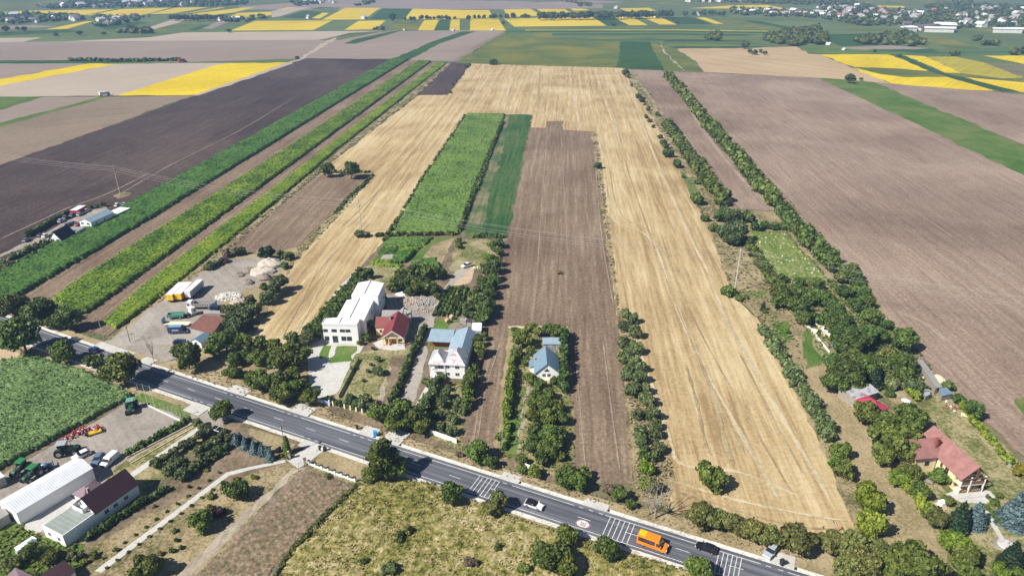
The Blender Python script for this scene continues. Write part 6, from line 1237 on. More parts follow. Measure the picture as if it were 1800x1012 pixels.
def wheels(e, pts, r, w=.2, rim=True):
    for x, y in pts:
        k = MB(); k.bar((x, y - w / 2, r), (x, y + w / 2, r), r, n=16); t_ = k.build('wheel', M['tyre'], e)
        if rim:
            k = MB(); k.bar((x, y - w / 2 - .012, r), (x, y + w / 2 + .012, r), r * .62, n=12); k.build('rim', M['rim'], t_)
def car_at(name, rear, front, label, cat='car', group=None, rz=None):
    a, b = G(*rear), G(*front); m_ = (a + b) / 2
    return empty(name, (m_.x, m_.y, 0), math.atan2(b.y - a.y, b.x - a.x) if rz is None else rz, label, cat, group)
def car(rear, front, col, label, L=4.4, W=1.85, H=1.5, z=0.0, group=None, wagon=True, top=None):
    e = car_at('parked_car' if z == 0 else 'car', rear, front, label, 'car', group); e.location.z = z
    h = L / 2; P = PT[col]; tail = -h + (.25 if wagon else .55)
    smooth_loft('body', [(-h, .3), (h, .3), (h, .58), (h - .12, .74), (h - 1.15, .92), (-h + .1, .98), (-h, .8)], W, lambda x, z_: 1 if abs(x) < h - .2 else .86, P, e)
    smooth_loft('cabin', [(h - 1.3, .9), (h - 2.0, H - .04), (tail + .35, H - .02), (tail - .08, .95)], W * .93, lambda x, z_: 1 if z_ < 1.1 else .76, M['car_glass'], e, .04)
    smooth_loft('roof', [(h - 1.92, H - .05), (h - 2.1, H + .015), (tail + .45, H + .015), (tail + .3, H - .05)], W * .735, lambda x, z_: 1, PT[top] if top else P, e, .03)
    for sg in (-1, 1):
        k = MB(); k.box(-.12, -.04, sg * W * .42 - .03, sg * W * .42 + .03, .95, H - .12); k.V = [(v[0], v[1] * (1 - max(0, v[2] - 1.0) * .22), v[2]) for v in k.V]; k.build('door_pillar', P, e)
        k = MB(); k.box(h - 1.45, h - 1.2, sg * (W / 2 + .03) - .09, sg * (W / 2 + .03) + .09, .95, 1.1); k.build('mirror', P, e)
        k = MB(); k.box(h - .22, h + .015, sg * W * .36 - .17, sg * W * .36 + .17, .56, .7); k.build('headlight', M['lamp'], e)
        k = MB(); k.box(-h - .012, -h + .12, sg * W * .38 - .13, sg * W * .38 + .13, .7, .88); k.build('tail_light', M['tail'], e)
    wheels(e, [(h - .85, W / 2 - .1), (h - .85, -W / 2 + .1), (-h + .8, W / 2 - .1), (-h + .8, -W / 2 + .1)], .33); return e
car((922, 885), (955, 896), 'white', 'white car with black roof driving along the road in the lower lane', 4.3, 1.85, 1.5, RZ, top='black')
car((1258, 972), (1224, 960), 'black', 'black car driving away on the road ahead of the orange minibus', 4.3, 1.85, 1.5, RZ)
car((181, 622), (151, 613), 'navy', 'dark car on the road near the gravel yard entrance', 4.3, 1.85, 1.5, RZ)
car((1363, 962), (1345, 984), 'silver', 'silver blue car parked on the driveway slab beside the road', 4.3, 1.85, 1.5, .15)
for r_, f_, c, lab, L in [((152, 799), (136, 806), 'white', 'white car parked at the far end of the warehouse', 4.1), ((178, 803), (168, 817), 'blue', 'blue car beside the white van by the warehouse', 4.3), ((307, 606), (326, 601), 'navy', 'dark car parked before the small white hut', 4.0), ((812, 471), (821, 467), 'white', 'small white car behind the white pickup', 2.2)]:
    if L > 3: car(r_, f_, c, lab, L)
for x, y, c, lab in [(48, 424, 'grey', 'dark grey car on the lane before the black roofed house'), (74, 415, 'black', 'black car left of the white one in the far yard'), (82, 416, 'white', 'white car beside the black roofed house'), (109, 390, 'silver', 'silver car by the dark hedge of the far yard'), (117, 384, 'grey', 'grey car second in the row by the dark hedge'), (129, 380, 'blue', 'blue grey car third in the row by the dark hedge'), (142, 378, 'silver', 'silver car near the red container'), (153, 372, 'white', 'white flat bed vehicle behind the far hall'), (129, 394, 'blue', 'blue car in front of the far hall'), (139, 396, 'red', 'red car against the front of the far hall'), (122, 397, 'navy', 'dark blue car between black roof and far hall'), (208, 362, 'white', 'white car beyond the low white wing of the far hall'), (221, 361, 'silver', 'silver car at the right end of the far yard')]:
    car((x - 6, y + 3), (x + 5, y - 3), c, lab, 4.0, 1.9, 1.6)
def van(name, rear, front, col, label, L, W, H, z=0.0, windows=True, cat='van'):
    e = car_at(name, rear, front, label, cat); e.location.z = z; h = L / 2; P = PT[col]
    smooth_loft('body', [(-h, .35), (h, .35), (h, .85), (h - .25, 1.05), (h - 1.0, 1.2), (h - 1.75, H), (-h + .12, H), (-h, H - .3)], W, lambda x, z_: 1 if z_ < 1.3 else .93, P, e, .1)
    k = MB(); s_ = W / 2 * .93
    k.add([(h - .98, -s_ * .95, 1.26), (h - .98, s_ * .95, 1.26), (h - 1.62, s_ * .9, H - .25), (h - 1.62, -s_ * .9, H - .25), (h - 1.1, -s_ * .95, 1.2), (h - 1.1, s_ * .95, 1.2), (h - 1.75, s_ * .9, H - .3), (h - 1.75, -s_ * .9, H - .3)], [(0, 1, 2, 3), (7, 6, 5, 4), (0, 4, 5, 1), (1, 5, 6, 2), (2, 6, 7, 3), (3, 7, 4, 0)])
    k.V = [(v[0] + .05, v[1], v[2] + .04) for v in k.V]; k.build('windscreen', M['car_glass'], e)
    for sg in (-1, 1):
        y = sg * W / 2 * .985
        k = MB(); k.box(h - 2.2, h - 1.35, y - .02, y + .025, 1.25, H - .45); k.build('side_window', M['car_glass'], e)
        if windows:
            k = MB(); k.box(-h + .3, h - 2.45, y - .02, y + .022, 1.25, H - .35); k.build('side_window', M['car_glass'], e)
        k = MB(); k.box(h - 1.25, h - 1.05, sg * (W / 2 + .1) - .1, sg * (W / 2 + .1) + .1, 1.15, 1.45); k.build('mirror', M['black_part'], e)
        k = MB(); k.box(h - .12, h + .02, sg * W * .36 - .16, sg * W * .36 + .16, .75, .98); k.build('headlight', M['lamp'], e)
        k = MB(); k.box(-h - .02, -h + .05, sg * W * .42 - .08, sg * W * .42 + .08, .9, 1.5); k.build('tail_light', M['tail'], e)
    k = MB(); k.box(h - .05, h + .03, -W * .3, W * .3, .5, .9); k.build('grille', M['black_part'], e)
    wheels(e, [(h - 1.0, W / 2 - .12), (h - 1.0, -W / 2 + .12), (-h + 1.3, W / 2 - .12), (-h + 1.3, -W / 2 + .12)], .38); return e
v = van('minibus', (1124, 951), (1170, 968), 'orange', 'orange minibus with dark side windows driving on the road', 6.3, 2.15, 2.6, RZ, cat='minibus')
k = MB(); k.box(-2.9, -1.5, -.75, .8, 2.615, 2.63); k.build('roof_sticker', PT['yellow'], v)
for x, y, w_ in ((-2.5, .35, .5), (-2.3, .05, .35), (-1.9, -.15, .45), (-2.6, -.35, .3)): k = MB(); k.box(x, x + w_, y - .05, y + .05, 2.632, 2.64); k.build('roof_lettering', M['black_part'], v)
for i in range(7): k = MB(); k.box(-1.3 + i * .33, -1.13 + i * .33, -1.1, -1.08, .72, .9); k.build('side_lettering', M['tail'], v)
van('white_van', (205, 803), (183, 822), 'white', 'white van parked against the dark hedge', 4.8, 1.9, 2.0, windows=False)
v = van('blue_van', (300, 585), (330, 584), 'navy', 'dark blue van with white lettering in the gravel yard', 6.2, 2.1, 2.5, windows=False)
k = MB(); k.box(-2.9, 1.2, -.85, .85, 2.52, 2.6); k.build('roof_panel', PT['sky'], v)
for i in range(5): k = MB(); k.box(-1.6 + i * .42, -1.3 + i * .42, -1.09, -1.055, 1.2, 1.65); k.build('side_lettering', M['paint'], v)
# pickup
e = car_at('pickup', (832, 466), (810, 472), 'white pickup with open bed at the end of the gravel lane', 'pickup')
smooth_loft('body', [(-2.4, .45), (2.4, .45), (2.4, .9), (1.3, 1.05), (-2.4, 1.05)], 1.9, lambda x, z_: 1, PT['white'], e); smooth_loft('cabin', [(1.3, 1.0), (.7, 1.7), (-.7, 1.7), (-.9, 1.0)], 1.75, lambda x, z_: 1 if z_ < 1.2 else .8, M['car_glass'], e, .04)
k = MB(); k.box(-.65, .62, -.7, .7, 1.68, 1.74); k.build('roof', PT['white'], e); k = MB(); k.box(-2.3, -1.0, -.8, .8, 1.055, 1.07); k.build('load_bed', M['black_part'], e); wheels(e, [(1.5, .85), (1.5, -.85), (-1.5, .85), (-1.5, -.85)], .38)
# trailers standing in the gravel yard: box, doors, frame, legs, wheels
def trailer(FR, BR, FLx, h, cols, label, text=None):
    """front right / back right roof corners and front left, at height h"""
    a, b, c = G(*FR, h), G(*BR, h), G(*FLx, h); ux = (b - a).normalized(); L = (b - a).length; W = (c - a).length
    m_ = (a + b) / 2 + (c - a) / 2; e = empty('box_trailer', (m_.x, m_.y, 0), math.atan2(ux.y, ux.x), label, 'trailer', None); z0 = .95
    k = MB(); k.box(-L / 2, L / 2, -W / 2, W / 2, z0, h - .05); k.build('box_side', PT[cols[0]], e)
    k = MB(); k.box(-L / 2 - .02, L / 2 + .02, -W / 2 - .02, W / 2 + .02, h - .05, h); k.build('roof', PT['white'], e)
    for sg in (-1, 1):
        k = MB(); k.box(-L / 2 - .06, -L / 2, sg * W / 4 - W / 4 + .04, sg * W / 4 + W / 4 - .04, z0 + .05, h - .1); k.build('door', PT[cols[1]], e)
    k = MB(); k.box(-L / 2, L / 2, -.5, .5, .7, z0); k.box(-L / 2 - .05, -L / 2 + .1, -W / 2, W / 2, .45, .6); k.build('chassis', M['black_part'], e)
    wheels(e, [(-L / 2 + 1.2 + i * 1.0, s_ * (W / 2 - .2)) for i in range(3) for s_ in (-1, 1)], .42, .3)
    for s_ in (-1, 1): k = MB(); k.box(L / 2 - 2.2, L / 2 - 2.05, s_ * .7 - .06, s_ * .7 + .06, 0, .75); k.build('support_leg', M['rim'], e)
    if text:
        cu = bpy.data.curves.new('lettering', 'FONT'); cu.body = text; cu.size = 1.3; cu.align_x = 'CENTER'; cu.align_y = 'CENTER'; cu.materials.append(PT['blue'])
        t_ = text_mesh('lettering', cu, e); t_.location = (0, -W / 2 - .015, (z0 + h) / 2); t_.rotation_euler = (R(90), 0, 0)
    return e
trailer((333.3, 512.2), (356.7, 491), (323, 511.7), 3.4, ('silver', 'white'), 'white box trailer with blue lettering, rightmost of three trailers', 'MERTRANS')
trailer((317.2, 516.7), (338, 495.6), (306, 515.8), 3.2, ('orange', 'yellow'), 'yellow ended trailer with dusty pale roof, middle of three trailers')
trailer((302.8, 517.8), (325.6, 495.6), (290.5, 517.8), 3.2, ('orange', 'yellow'), 'yellow ended trailer with white roof, leftmost of three trailers')
trailer((132, 371), (148, 362), (125.5, 368.5), 2.6, ('red', 'red'), 'red container standing behind the cars of the far yard')
# tipper lorry, second lorry, flatbeds
def lorry(rear, front, L, label, cab, tip, open_=True):
    e = car_at('lorry', rear, front, label, 'lorry'); h = L / 2
    smooth_loft('cab', [(h - 1.9, .6), (h, .6), (h, 1.5), (h - .25, 2.9), (h - 1.9, 3.0)], 2.3, lambda x, z_: 1 if z_ < 2 else .93, PT[cab], e, .08)
    k = MB(); k.box(h - .16, h + .01, -1.0, 1.0, 1.6, 2.5); k.build('windscreen', M['car_glass'], e)
    for sg in (-1, 1): k = MB(); k.box(h - 1.1, h - .4, sg * 1.1 - .06, sg * 1.1 + .06, 1.6, 2.3); k.build('side_window', M['car_glass'], e)
    k = MB(); k.box(-h, h - .4, -.5, .5, .6, .95); k.build('chassis', M['black_part'], e)
    if tip:
        x0, x1 = -h, h - 2.3; k = MB(); k.box(x0, x1, -1.2, 1.2, 1.0, 1.12); k.box(x0, x1, -1.2, -1.1, 1.12, 2.4); k.box(x0, x1, 1.1, 1.2, 1.12, 2.4); k.box(x1 - .1, x1, -1.1, 1.1, 1.12, 2.6); k.box(x0, x0 + .1, -1.1, 1.1, 1.12, 2.4)
        n = int((x1 - x0) / .75)
        for i in range(n + 1):
            for sg in (-1, 1): k.box(x0 + i * (x1 - x0) / n - .05, x0 + i * (x1 - x0) / n + .05, sg * 1.24 - .04, sg * 1.24 + .04, 1.0, 2.4)
        k.build('tipping_body', M[tip] if tip in M else PT[tip], e)
    wheels(e, [(x, s_ * 1.0) for x in (h - 1.0, -h + 1.0, -h + 2.1) for s_ in (-1, 1)], .48, .3); return e
lorry((385, 541), (326, 542), 9.6, 'white tipper lorry with ribbed grey body facing left', 'white', 'w_grey')
lorry((316, 562), (352, 548), 4.2, 'white lorry cab with blue side standing before the workshop', 'white', None)
e = car_at('tipping_trailer', (297, 560), (324, 558), 'open trailer with teal ribbed sides left of the white cab', 'trailer')
k = MB(); k.box(-2.6, 2.6, -1.1, 1.1, .9, 1.0); k.box(-2.6, 2.6, -1.1, -1.0, 1.0, 1.9); k.box(-2.6, 2.6, 1.0, 1.1, 1.0, 1.9); k.box(-2.6, -2.5, -1, 1, 1, 1.9); k.box(2.5, 2.6, -1, 1, 1, 1.9)
for i in range(8): k.box(-2.6 + i * .73, -2.5 + i * .73, -1.17, -1.1, .9, 1.9)
k.build('box_side', PT['teal'], e); wheels(e, [(x, s_ * .9) for x in (-1.4, 1.4) for s_ in (-1, 1)], .45, .25)
e = car_at('flatbed_trailer', (290, 572), (334, 573), 'low flatbed trailer with an upright blue end board', 'trailer')
k = MB(); k.box(-4.3, 4.3, -1.1, 1.1, .9, 1.05); k.build('deck', M['w_pale'], e); k = MB(); k.box(-4.5, -4.3, -1.1, 1.1, .9, 2.9); k.build('end_board', PT['sky'], e); wheels(e, [(x, s_ * .9) for x in (-3, -1.9, 2.5) for s_ in (-1, 1)], .42, .25)
lorry((398, 548), (372, 548), 5.0, 'dark lorry half hidden behind the workshop roof', 'navy', None)
# tractors
def tractor(rear, front, label, body='green', roof='green', s_=1.0):
    e = car_at('tractor', rear, front, label, 'tractor'); e.scale = (s_,) * 3; P = PT[body]
    smooth_loft('bonnet', [(.2, .9), (2.2, .9), (2.25, 1.45), (1.9, 1.65), (.2, 1.75)], .85, lambda x, z_: 1, P, e, .08)
    smooth_loft('cab', [(-1.2, 1.0), (.35, 1.0), (.3, 2.55), (-1.1, 2.55)], 1.55, lambda x, z_: 1 if z_ < 2 else .88, M['car_glass'], e, .05)
    k = MB(); k.box(-1.35, .5, -.85, .85, 2.56, 2.76); r_ = k.build('cab_roof', PT[roof], e); md = r_.modifiers.new('bevel', 'BEVEL'); md.width = .08; md.segments = 2
    for sg in (-1, 1):
        k = MB(); k.prism([(-1.75, 1.5), (-1.4, 1.85), (-.5, 1.85), (-.2, 1.5), (-.3, 1.45), (-.55, 1.75), (-1.35, 1.75), (-1.65, 1.45)], sg * 1.05 - .28, sg * 1.05 + .28); k.build('fender', P, e)
    k = MB(); k.box(-1.2, 2.1, -.3, .3, .55, .95); k.box(-1.0, -.8, -1.0, 1.0, .75, .95); k.box(1.6, 1.8, -.85, .85, .5, .65); k.build('chassis', M['black_part'], e)
    k = MB(); k.bar((.9, .5, 1.5), (.9, .5, 2.4), .06); k.build('exhaust', M['rim'], e)
    for x, r, w_ in ((-.95, .88, .5), (1.7, .6, .36)):
        for sg in (-1, 1):
            y = sg * (1.05 if x < 0 else .9); k = MB(); k.bar((x, y - w_ / 2, r), (x, y + w_ / 2, r), r, n=18); t_ = k.build('wheel', M['tyre'], e)
            k = MB(); k.bar((x, y - w_ / 2 - .02, r), (x, y + w_ / 2 + .02, r), r * .52, n=12); k.build('rim', M['rim'], t_)
    return e
tractor((234, 714), (231, 727), 'green tractor with pale roof near the three flagpoles', 'dark_green', 'teal', 1.15)
tractor((104, 799), (132, 795), 'dark green tractor with pale roof beside the cars, nearest to the red plough', 'dark_green', 'silver', 1.25)
tractor((47, 822), (32, 835), 'dark tractor with bright green roof between crop and warehouse', 'dark_green', 'green', 1.1)
tractor((68, 832), (50, 846), 'dark tractor with bright green roof close to the warehouse wall', 'dark_green', 'green', 1.1)
e = car_at('sprayer', (90, 822), (74, 828), 'dark blue field implement beside the warehouse roof', 'implement'); k = MB(); k.box(-1.4, 1.2, -.6, .6, .5, 1.2); k.bar((-1.6, -1.6, .9), (-1.6, 1.6, .9), .1); k.build('frame', PT['navy'], e); k = MB(); k.blob((.2, 0, 1.5), (.8, .6, .5), 10, 6); k.build('tank', PT['sky'], e, True); wheels(e, [(0, .9), (0, -.9)], .5, .3)
# red plough and seed drill, yellow roller
def implement(rear, front, label, W, L, teeth, col='red', arms=5):
    e = car_at('plough', rear, front, label, 'implement'); k = MB(); k.box(-L / 2, L / 2, -.09, .09, .85, 1.05); k.box(-L / 2, -L / 2 + .15, -W / 2, W / 2, .85, 1.0); k.box(0, .14, -W / 2, W / 2, .85, 1.0); k.build('frame', PT[col], e)
    for i in range(teeth):
        x = -L / 2 + L * (i + .5) / teeth; y = (-1) ** i * W * .3; k = MB(); k.bar((x, y, 1.0), (x + .15, y, .45), .07, .06); k.add([(x - .3, y - .3, .05), (x + .35, y - .1, .1), (x + .3, y + .25, .7), (x - .2, y + .1, .75), (x - .25, y - .22, .05), (x + .3, y, .1)], [(0, 1, 2, 3), (0, 4, 5, 1), (3, 2, 5, 4)]); k.build('share', PT[col], e)
        k = MB(); k.blob((x, y, 1.2), (.2, .2, .18), 8, 5); k.build('reset_spring', PT['white'] if i % 2 else PT[col], e, True)
    wheels(e, [(-L / 2 + .3, W * .45)], .4, .22); return e
implement((110, 779), (137, 764), 'long red plough with pale tips lying along the crop', 1.3, 5.0, 6)
implement((132, 766), (158, 752), 'red folded cultivator behind the yellow roller', 2.6, 3.2, 8)
implement((164, 752), (176, 762), 'smaller red harrow right of the folded cultivator', 2.2, 2.0, 6)
e = car_at('roller', (158, 765), (177, 759), 'yellow double roller on the gravel in front of the red implements', 'implement')
for y in (-.35, .3): k = MB(); k.bar((-1.5, y, .55), (1.5, y, .55), .28, n=14); k.build('drum', PT['yellow'], e)
k = MB(); k.box(-1.6, -1.5, -.7, .6, .3, .9); k.box(1.5, 1.6, -.7, .6, .3, .9); k.box(-2.3, -1.6, -.5, .4, .4, .9); k.build('frame', M['black_part'], e)

# ================================================================ poles and wires
M['pole'] = plain('concrete_pole', (.5, .48, .44), .85, .2, .12, 1); M['wire'] = plain('wire_metal', (.55, .52, .5), .5, .4, .05, 1, .3)
def pole(base, ty, label, arms=None, r=.2, cat='power pole', az=0.0, mat='pole'):
    g = G(*base); h = HT(base, ty); e = empty('power_pole', (g.x, g.y, 0), az, label, cat)
    k = MB(); k.bar((0, 0, -.3), (0, 0, h), r, r * .55, 8); k.build('post', M[mat], e); tips = []
    for z, hw in (arms or []):
        k = MB(); k.box(-.06, .06, -hw, hw, z - .06, z + .06); k.bar((0, 0, z - .7), (0, hw * .6, z - .05), .03, n=4); k.bar((0, 0, z - .7), (0, -hw * .6, z - .05), .03, n=4); k.build('crossarm', M['black_part'], e)
        for y in (-hw, hw):
            k = MB(); k.bar((0, y, z), (0, y, z + .25), .06, n=6); k.build('insulator', M['w_white'], e); tips.append(Vector((g.x - math.sin(az) * y, g.y + math.cos(az) * y, z + .25)))
    tips.append(Vector((g.x, g.y, h))); return e, tips, h
A1 = math.atan2(G(636, 410).y - G(211, 340).y, G(636, 410).x - G(211, 340).x); A2 = math.atan2(G(1291, 513).y - G(636, 410).y, G(1291, 513).x - G(636, 410).x)
p1, t1, h1 = pole((211, 340), 290, 'tall concrete power pole standing in the dark ploughed field', [(12.2, 1.3), (14.0, .8)], .22, az=A1)
p2, t2, h2 = pole((636, 410), 349, 'tall concrete power pole in the stubble left of the row crop', [(12.6, 1.4), (15.0, .7)], .22, az=(A1 + A2) / 2)
p3, t3, h3 = pole((1291, 513), 437, 'tall white concrete power pole on the dry margin', [(13.2, 1.1), (16.0, .5)], .26, az=A2)
def wire(a, b, sag, label, group, r=.033):
    V = []; n = 18; k = MB(); pts = [a.lerp(b, i / n) - Vector((0, 0, sag * 4 * (i / n) * (1 - i / n))) for i in range(n + 1)]
    for p, q_ in zip(pts[:-1], pts[1:]): k.bar(p, q_, r, n=3)
    o = k.build('power_line', M['wire']); return tag(o, label, 'power line', group)
d0 = (t2[0] - t1[0]); d3 = (t3[0] - t2[0])
for i in range(5):
    w_ = ['lower left', 'lower right', 'upper left', 'upper right', 'top'][i]
    if i == 4: continue
    wire(t1[i] - d0 * 1.05, t1[i], 2.5, f'{w_} wire running from the left edge to the field pole', 'wires left of the field pole')
    wire(t1[i], t2[i], 3.0, f'{w_} wire between the field pole and the stubble pole', 'wires between the first two poles')
    wire(t2[i], t3[i], 3.2, f'{w_} wire between the stubble pole and the white pole', 'wires between the last two poles')
    wire(t3[i], t3[i] + d3 * 1.1, 3.0, f'{w_} wire running from the white pole to the right edge', 'wires right of the white pole')
for b_, ty, lab in [((183, 597), 558, 'pale leaning power pole beside the side road'), ((229, 601), 573, 'thin dark pole on the verge before the gravel yard'), ((883, 790), 754, 'thin pale pole on the lawn of the wooded garden'), ((503, 797), 747, 'dark pole rising out of the thuja beside the gate'), ((489, 690), 645, 'pale pole among the trees above the road'), ((1460, 940), 914, 'short pole with white box among the walnut trees'), ((1462, 612), 574, 'thin pale pole in the small fenced plot'), ((487, 700), 668, 'thin pole half hidden in the thicket')][:6]:
    pole(b_, ty, lab, [(HT(b_, ty) - .4, .5)], .11, mat='pole' if 'dark' not in lab else 'black_part')
for (b_, t_), n_ in zip([((250.5, 712), (242, 676.5)), ((261.7, 719), (251, 674.5)), ((272.8, 718), (264, 676.5))], ('left', 'middle', 'right')):
    g = G(*b_); h = HT(b_, t_[1]); e = empty('flagpole', (g.x, g.y, 0), 0, f'slender white flagpole, {n_} one of three beside the yard', 'flagpole', 'flagpoles beside the yard')
    k = MB(); k.bar((0, 0, 0), (0, 0, h), .07, .045, 8); k.build('mast', M['frame'], e); k = MB(); k.blob((0, 0, h + .06), (.08, .08, .08), 8, 5); k.build('finial', M['rim'], e)
def lamp_post(base, ty, label):
    g = G(*base); h = HT(base, ty); e = empty('lamp_post', (g.x, g.y, 0), 0, label, 'lamp post'); k = MB(); k.bar((0, 0, 0), (0, 0, h), .06, n=6); k.build('post', M['frame_dark'], e); k = MB(); k.box(-.2, .5, -.1, .1, h, h + .12); k.build('lamp_head', M['frame_dark'], e)
lamp_post((320, 732), 712, 'slim dark lamp post at the yard entrance')

# ================================================================ fences, gates, walls
def pillar_fence(A, B, n, label, wall=True, mat='w_pale', h=1.5, cap='black_part'):
    a, b = G(*A), G(*B); e = empty('fence', (a.x, a.y, 0), math.atan2(b.y - a.y, b.x - a.x), label, 'fence'); L = (b - a).length
    if wall: k = MB(); k.box(0, L, -.1, .1, -.1, .45); k.build('base_wall', M[mat], e)
    for i in range(n):
        x = L * i / (n - 1); k = MB(); k.box(x - .2, x + .2, -.2, .2, -.1, h); p = k.build('pillar', M[mat], e); k = MB(); k.box(x - .26, x + .26, -.26, .26, h, h + .1); k.build('pillar_cap', M[cap], p)
    for i in range(n - 1):
        x0 = L * i / (n - 1) + .22; x1 = L * (i + 1) / (n - 1) - .22; k = MB(); k.box(x0, x1, -.02, .02, h - .2, h - .14); k.box(x0, x1, -.02, .02, .55, .6)
        for j in range(9): xx = x0 + (x1 - x0) * (j + .5) / 9; k.box(xx - .012, xx + .012, -.012, .012, .6, h - .2)
        k.build('railing', M['frame_dark'], e)
    return e
pillar_fence((543.6, 816), (624.5, 846), 8, 'white low wall with eight dark capped pillars facing the road', True, 'w_white', 1.2)
pillar_fence((586, 712), (647.7, 728), 7, 'pillar fence in front of the young orchard', False, 'w_pale', 1.6)
def panel_wall(A, B, h, label, mat='w_white', cat='wall', panels=6, name='garden_wall'):
    a, b = G(*A), G(*B); L = (b - a).length; e = empty(name, (a.x, a.y, 0), math.atan2(b.y - a.y, b.x - a.x), label, cat)
    for i in range(panels):
        k = MB(); k.box(L * i / panels + .02, L * (i + 1) / panels - .02, -.08, .08, -.1, h * (1 + .04 * (i % 2))); k.build('panel', M[mat], e)
    return e
panel_wall((757, 762), (803, 779), 1.3, 'white garden wall between the roadside trees and the brown lane')
panel_wall((922, 820), (944, 829), 1.1, 'short white wall half hidden at the garden gate', panels=3)
panel_wall((222, 806), (342, 744), .4, 'low pale kerb wall along the garden beside the yard', 'w_pale', 'wall', 14)
panel_wall((230, 815), (346, 748), .25, 'thin yellow pipe rail along the garden bed', 'w_cream', 'rail', 8)
panel_wall((258, 712), (322, 742), .35, 'low white base wall below the flagpoles', 'w_white', 'wall', 8)
a, b = G(524.5, 824), G(537.5, 815); L = (b - a).length; e = empty('gate', (a.x, a.y, 0), math.atan2(b.y - a.y, b.x - a.x), 'open white barred gate beside the driveway and the fallow plot', 'gate')
k = MB(); k.box(0, L, -.03, .03, .1, .2); k.box(0, L, -.03, .03, 1.4, 1.5); k.box(0, .08, -.03, .03, .1, 1.5); k.box(L - .08, L, -.03, .03, .1, 1.5); k.build('frame', M['frame'], e)
for i in range(10): k = MB(); k.box(L * (i + .5) / 10 - .03, L * (i + .5) / 10 + .03, -.02, .02, .2, 1.4); k.build('bar', M['frame'], e)
for (x, y, lab) in ((509, 806, 'cream gate pillar with a round white lamp, left of the driveway'), (537, 817, 'cream gate pillar at the hinge of the open gate')):
    g = G(x, y); e = empty('gate_pillar', (g.x, g.y, 0), .4, lab, 'gate pillar'); k = MB(); k.box(-.3, .3, -.3, .3, 0, 1.9); k.build('shaft', M['w_pale'], e); k = MB(); k.box(-.38, .38, -.38, .38, 1.9, 2.0); k.build('cap', M['wood'], e)
    if 'lamp' in lab: k = MB(); k.blob((0, 0, 2.25), (.22, .22, .22), 10, 7); k.build('globe_lamp', M['lamp'], e, True)
# blue gate with white panel, and white gate posts to the office
a, b = G(558, 707), G(579, 713); L = (b - a).length; e = empty('sliding_gate', (a.x, a.y, 0), math.atan2(b.y - a.y, b.x - a.x), 'blue entrance gate with white panel at the end of the office drive', 'gate')
k = MB(); k.box(0, L, -.05, .05, .1, 1.4); k.build('frame', PT['sky'], e); k = MB(); k.box(.3, L * .55, -.09, -.052, .4, 1.2); k.build('sign_panel', M['frame'], e)
for x in (-.1, L + .1): k = MB(); k.box(x - .15, x + .15, -.15, .15, 0, 1.9); k.build('post', M['frame'], e)
# chain link fence round the yard verge
a, b = G(282, 716), G(340, 742); L = (b - a).length; e = empty('mesh_fence', (a.x, a.y, 0), math.atan2(b.y - a.y, b.x - a.x), 'see through wire fence on white posts along the green verge', 'fence')
for i in range(9): k = MB(); k.bar((L * i / 8, 0, 0), (L * i / 8, 0, 1.4), .04, n=5); k.build('post', M['frame'], e)
for i in range(5): k = MB(); k.bar((0, 0, .25 + i * .27), (L, 0, .25 + i * .27), .012, n=3); k.build('wire', M['rim'], e)
GF = plain('green_fence_mesh', (.13, .2, .09), .8, .2, .2, 2)
# green board fence right of the office drive
a, b = G(596, 700), G(632, 632); L = (b - a).length; e = empty('green_fence', (a.x, a.y, 0), math.atan2(b.y - a.y, b.x - a.x), 'green mesh fence sloping beside the concrete office drive', 'fence')
for i in range(12): k = MB(); k.box(L * i / 12 + .03, L * (i + 1) / 12 - .03, -.02, .02, .05, 1.1); k.build('panel', GF, e)
panel_wall((893, 576), (998, 576), .5, 'thin pale rail fence across the top of the wooded garden', 'w_pale', 'rail', 14)
panel_wall((1776, 822), (1690, 712), .7, 'low grey slab fence outside the bright boundary hedge', 'w_grey', 'fence', 20)
panel_wall((1600, 855), (1622, 892), .8, 'dark timber fence under the bright hedge', 'wood', 'fence', 8)
# small canopy with dark panels beside the round tree
g = G(384, 762); e = empty('canopy', (g.x, g.y, 0), -.45, 'white framed canopy with two dark panels beside the roadside tree', 'canopy')
for x in (-1.2, 1.2):
    for y in (-.6, .6): k = MB(); k.bar((x, y, 0), (x, y, 1.7), .06, n=6); k.build('post', M['frame'], e)
for x in (-.75, .75): k = MB(); k.box(x - .65, x + .65, -.8, .8, 1.72, 1.8); k.build('roof_panel', M['car_glass'], e)
k = MB(); k.box(-1.45, 1.45, -.9, -.81, 1.65, 1.82); k.box(-1.45, 1.45, .81, .9, 1.65, 1.82); k.box(-.05, .05, -.8, .8, 1.66, 1.83); k.build('roof_frame', M['frame'], e)
# ================================================================ small things
def lump(name, px, py, r, h, m, label, cat, n=60, s_=.5, core=True):
    g = G(px, py); V = []; Fc = []; b = MB()
    if core: b.blob((g.x, g.y, 0), (r, r * .8, h), 14, 8, rnd, .12)
    for _ in range(n):
        a = rnd.uniform(0, 6.28); q = r * math.sqrt(rnd.random()); z = h * (1 - (q / r) ** 2) * .9; c = (g.x + math.cos(a) * q, g.y + math.sin(a) * q * .8, max(.05, z)); k = s_ * rnd.uniform(.4, 1.2)
        b.blob(c, (k * .6, k * .5, k * .4), 5, 3, rnd, .3)
    o = b.build(name, m); return tag(o, label, cat, None, 'stuff')
M['gravel_pale'] = plain('pale_gravel_heap', (.5, .44, .37), .95, .1, .12, .6); M['gravel_dark'] = plain('brown_gravel_heap', (.25, .21, .17), .95, .1, .2, .6); M['rubble'] = plain('mixed_rubble', (.42, .35, .29), .9, .2, .45, .35)
M['pile'] = plain('pale_rubble', (.6, .57, .52), .9, .2, .35, .5)
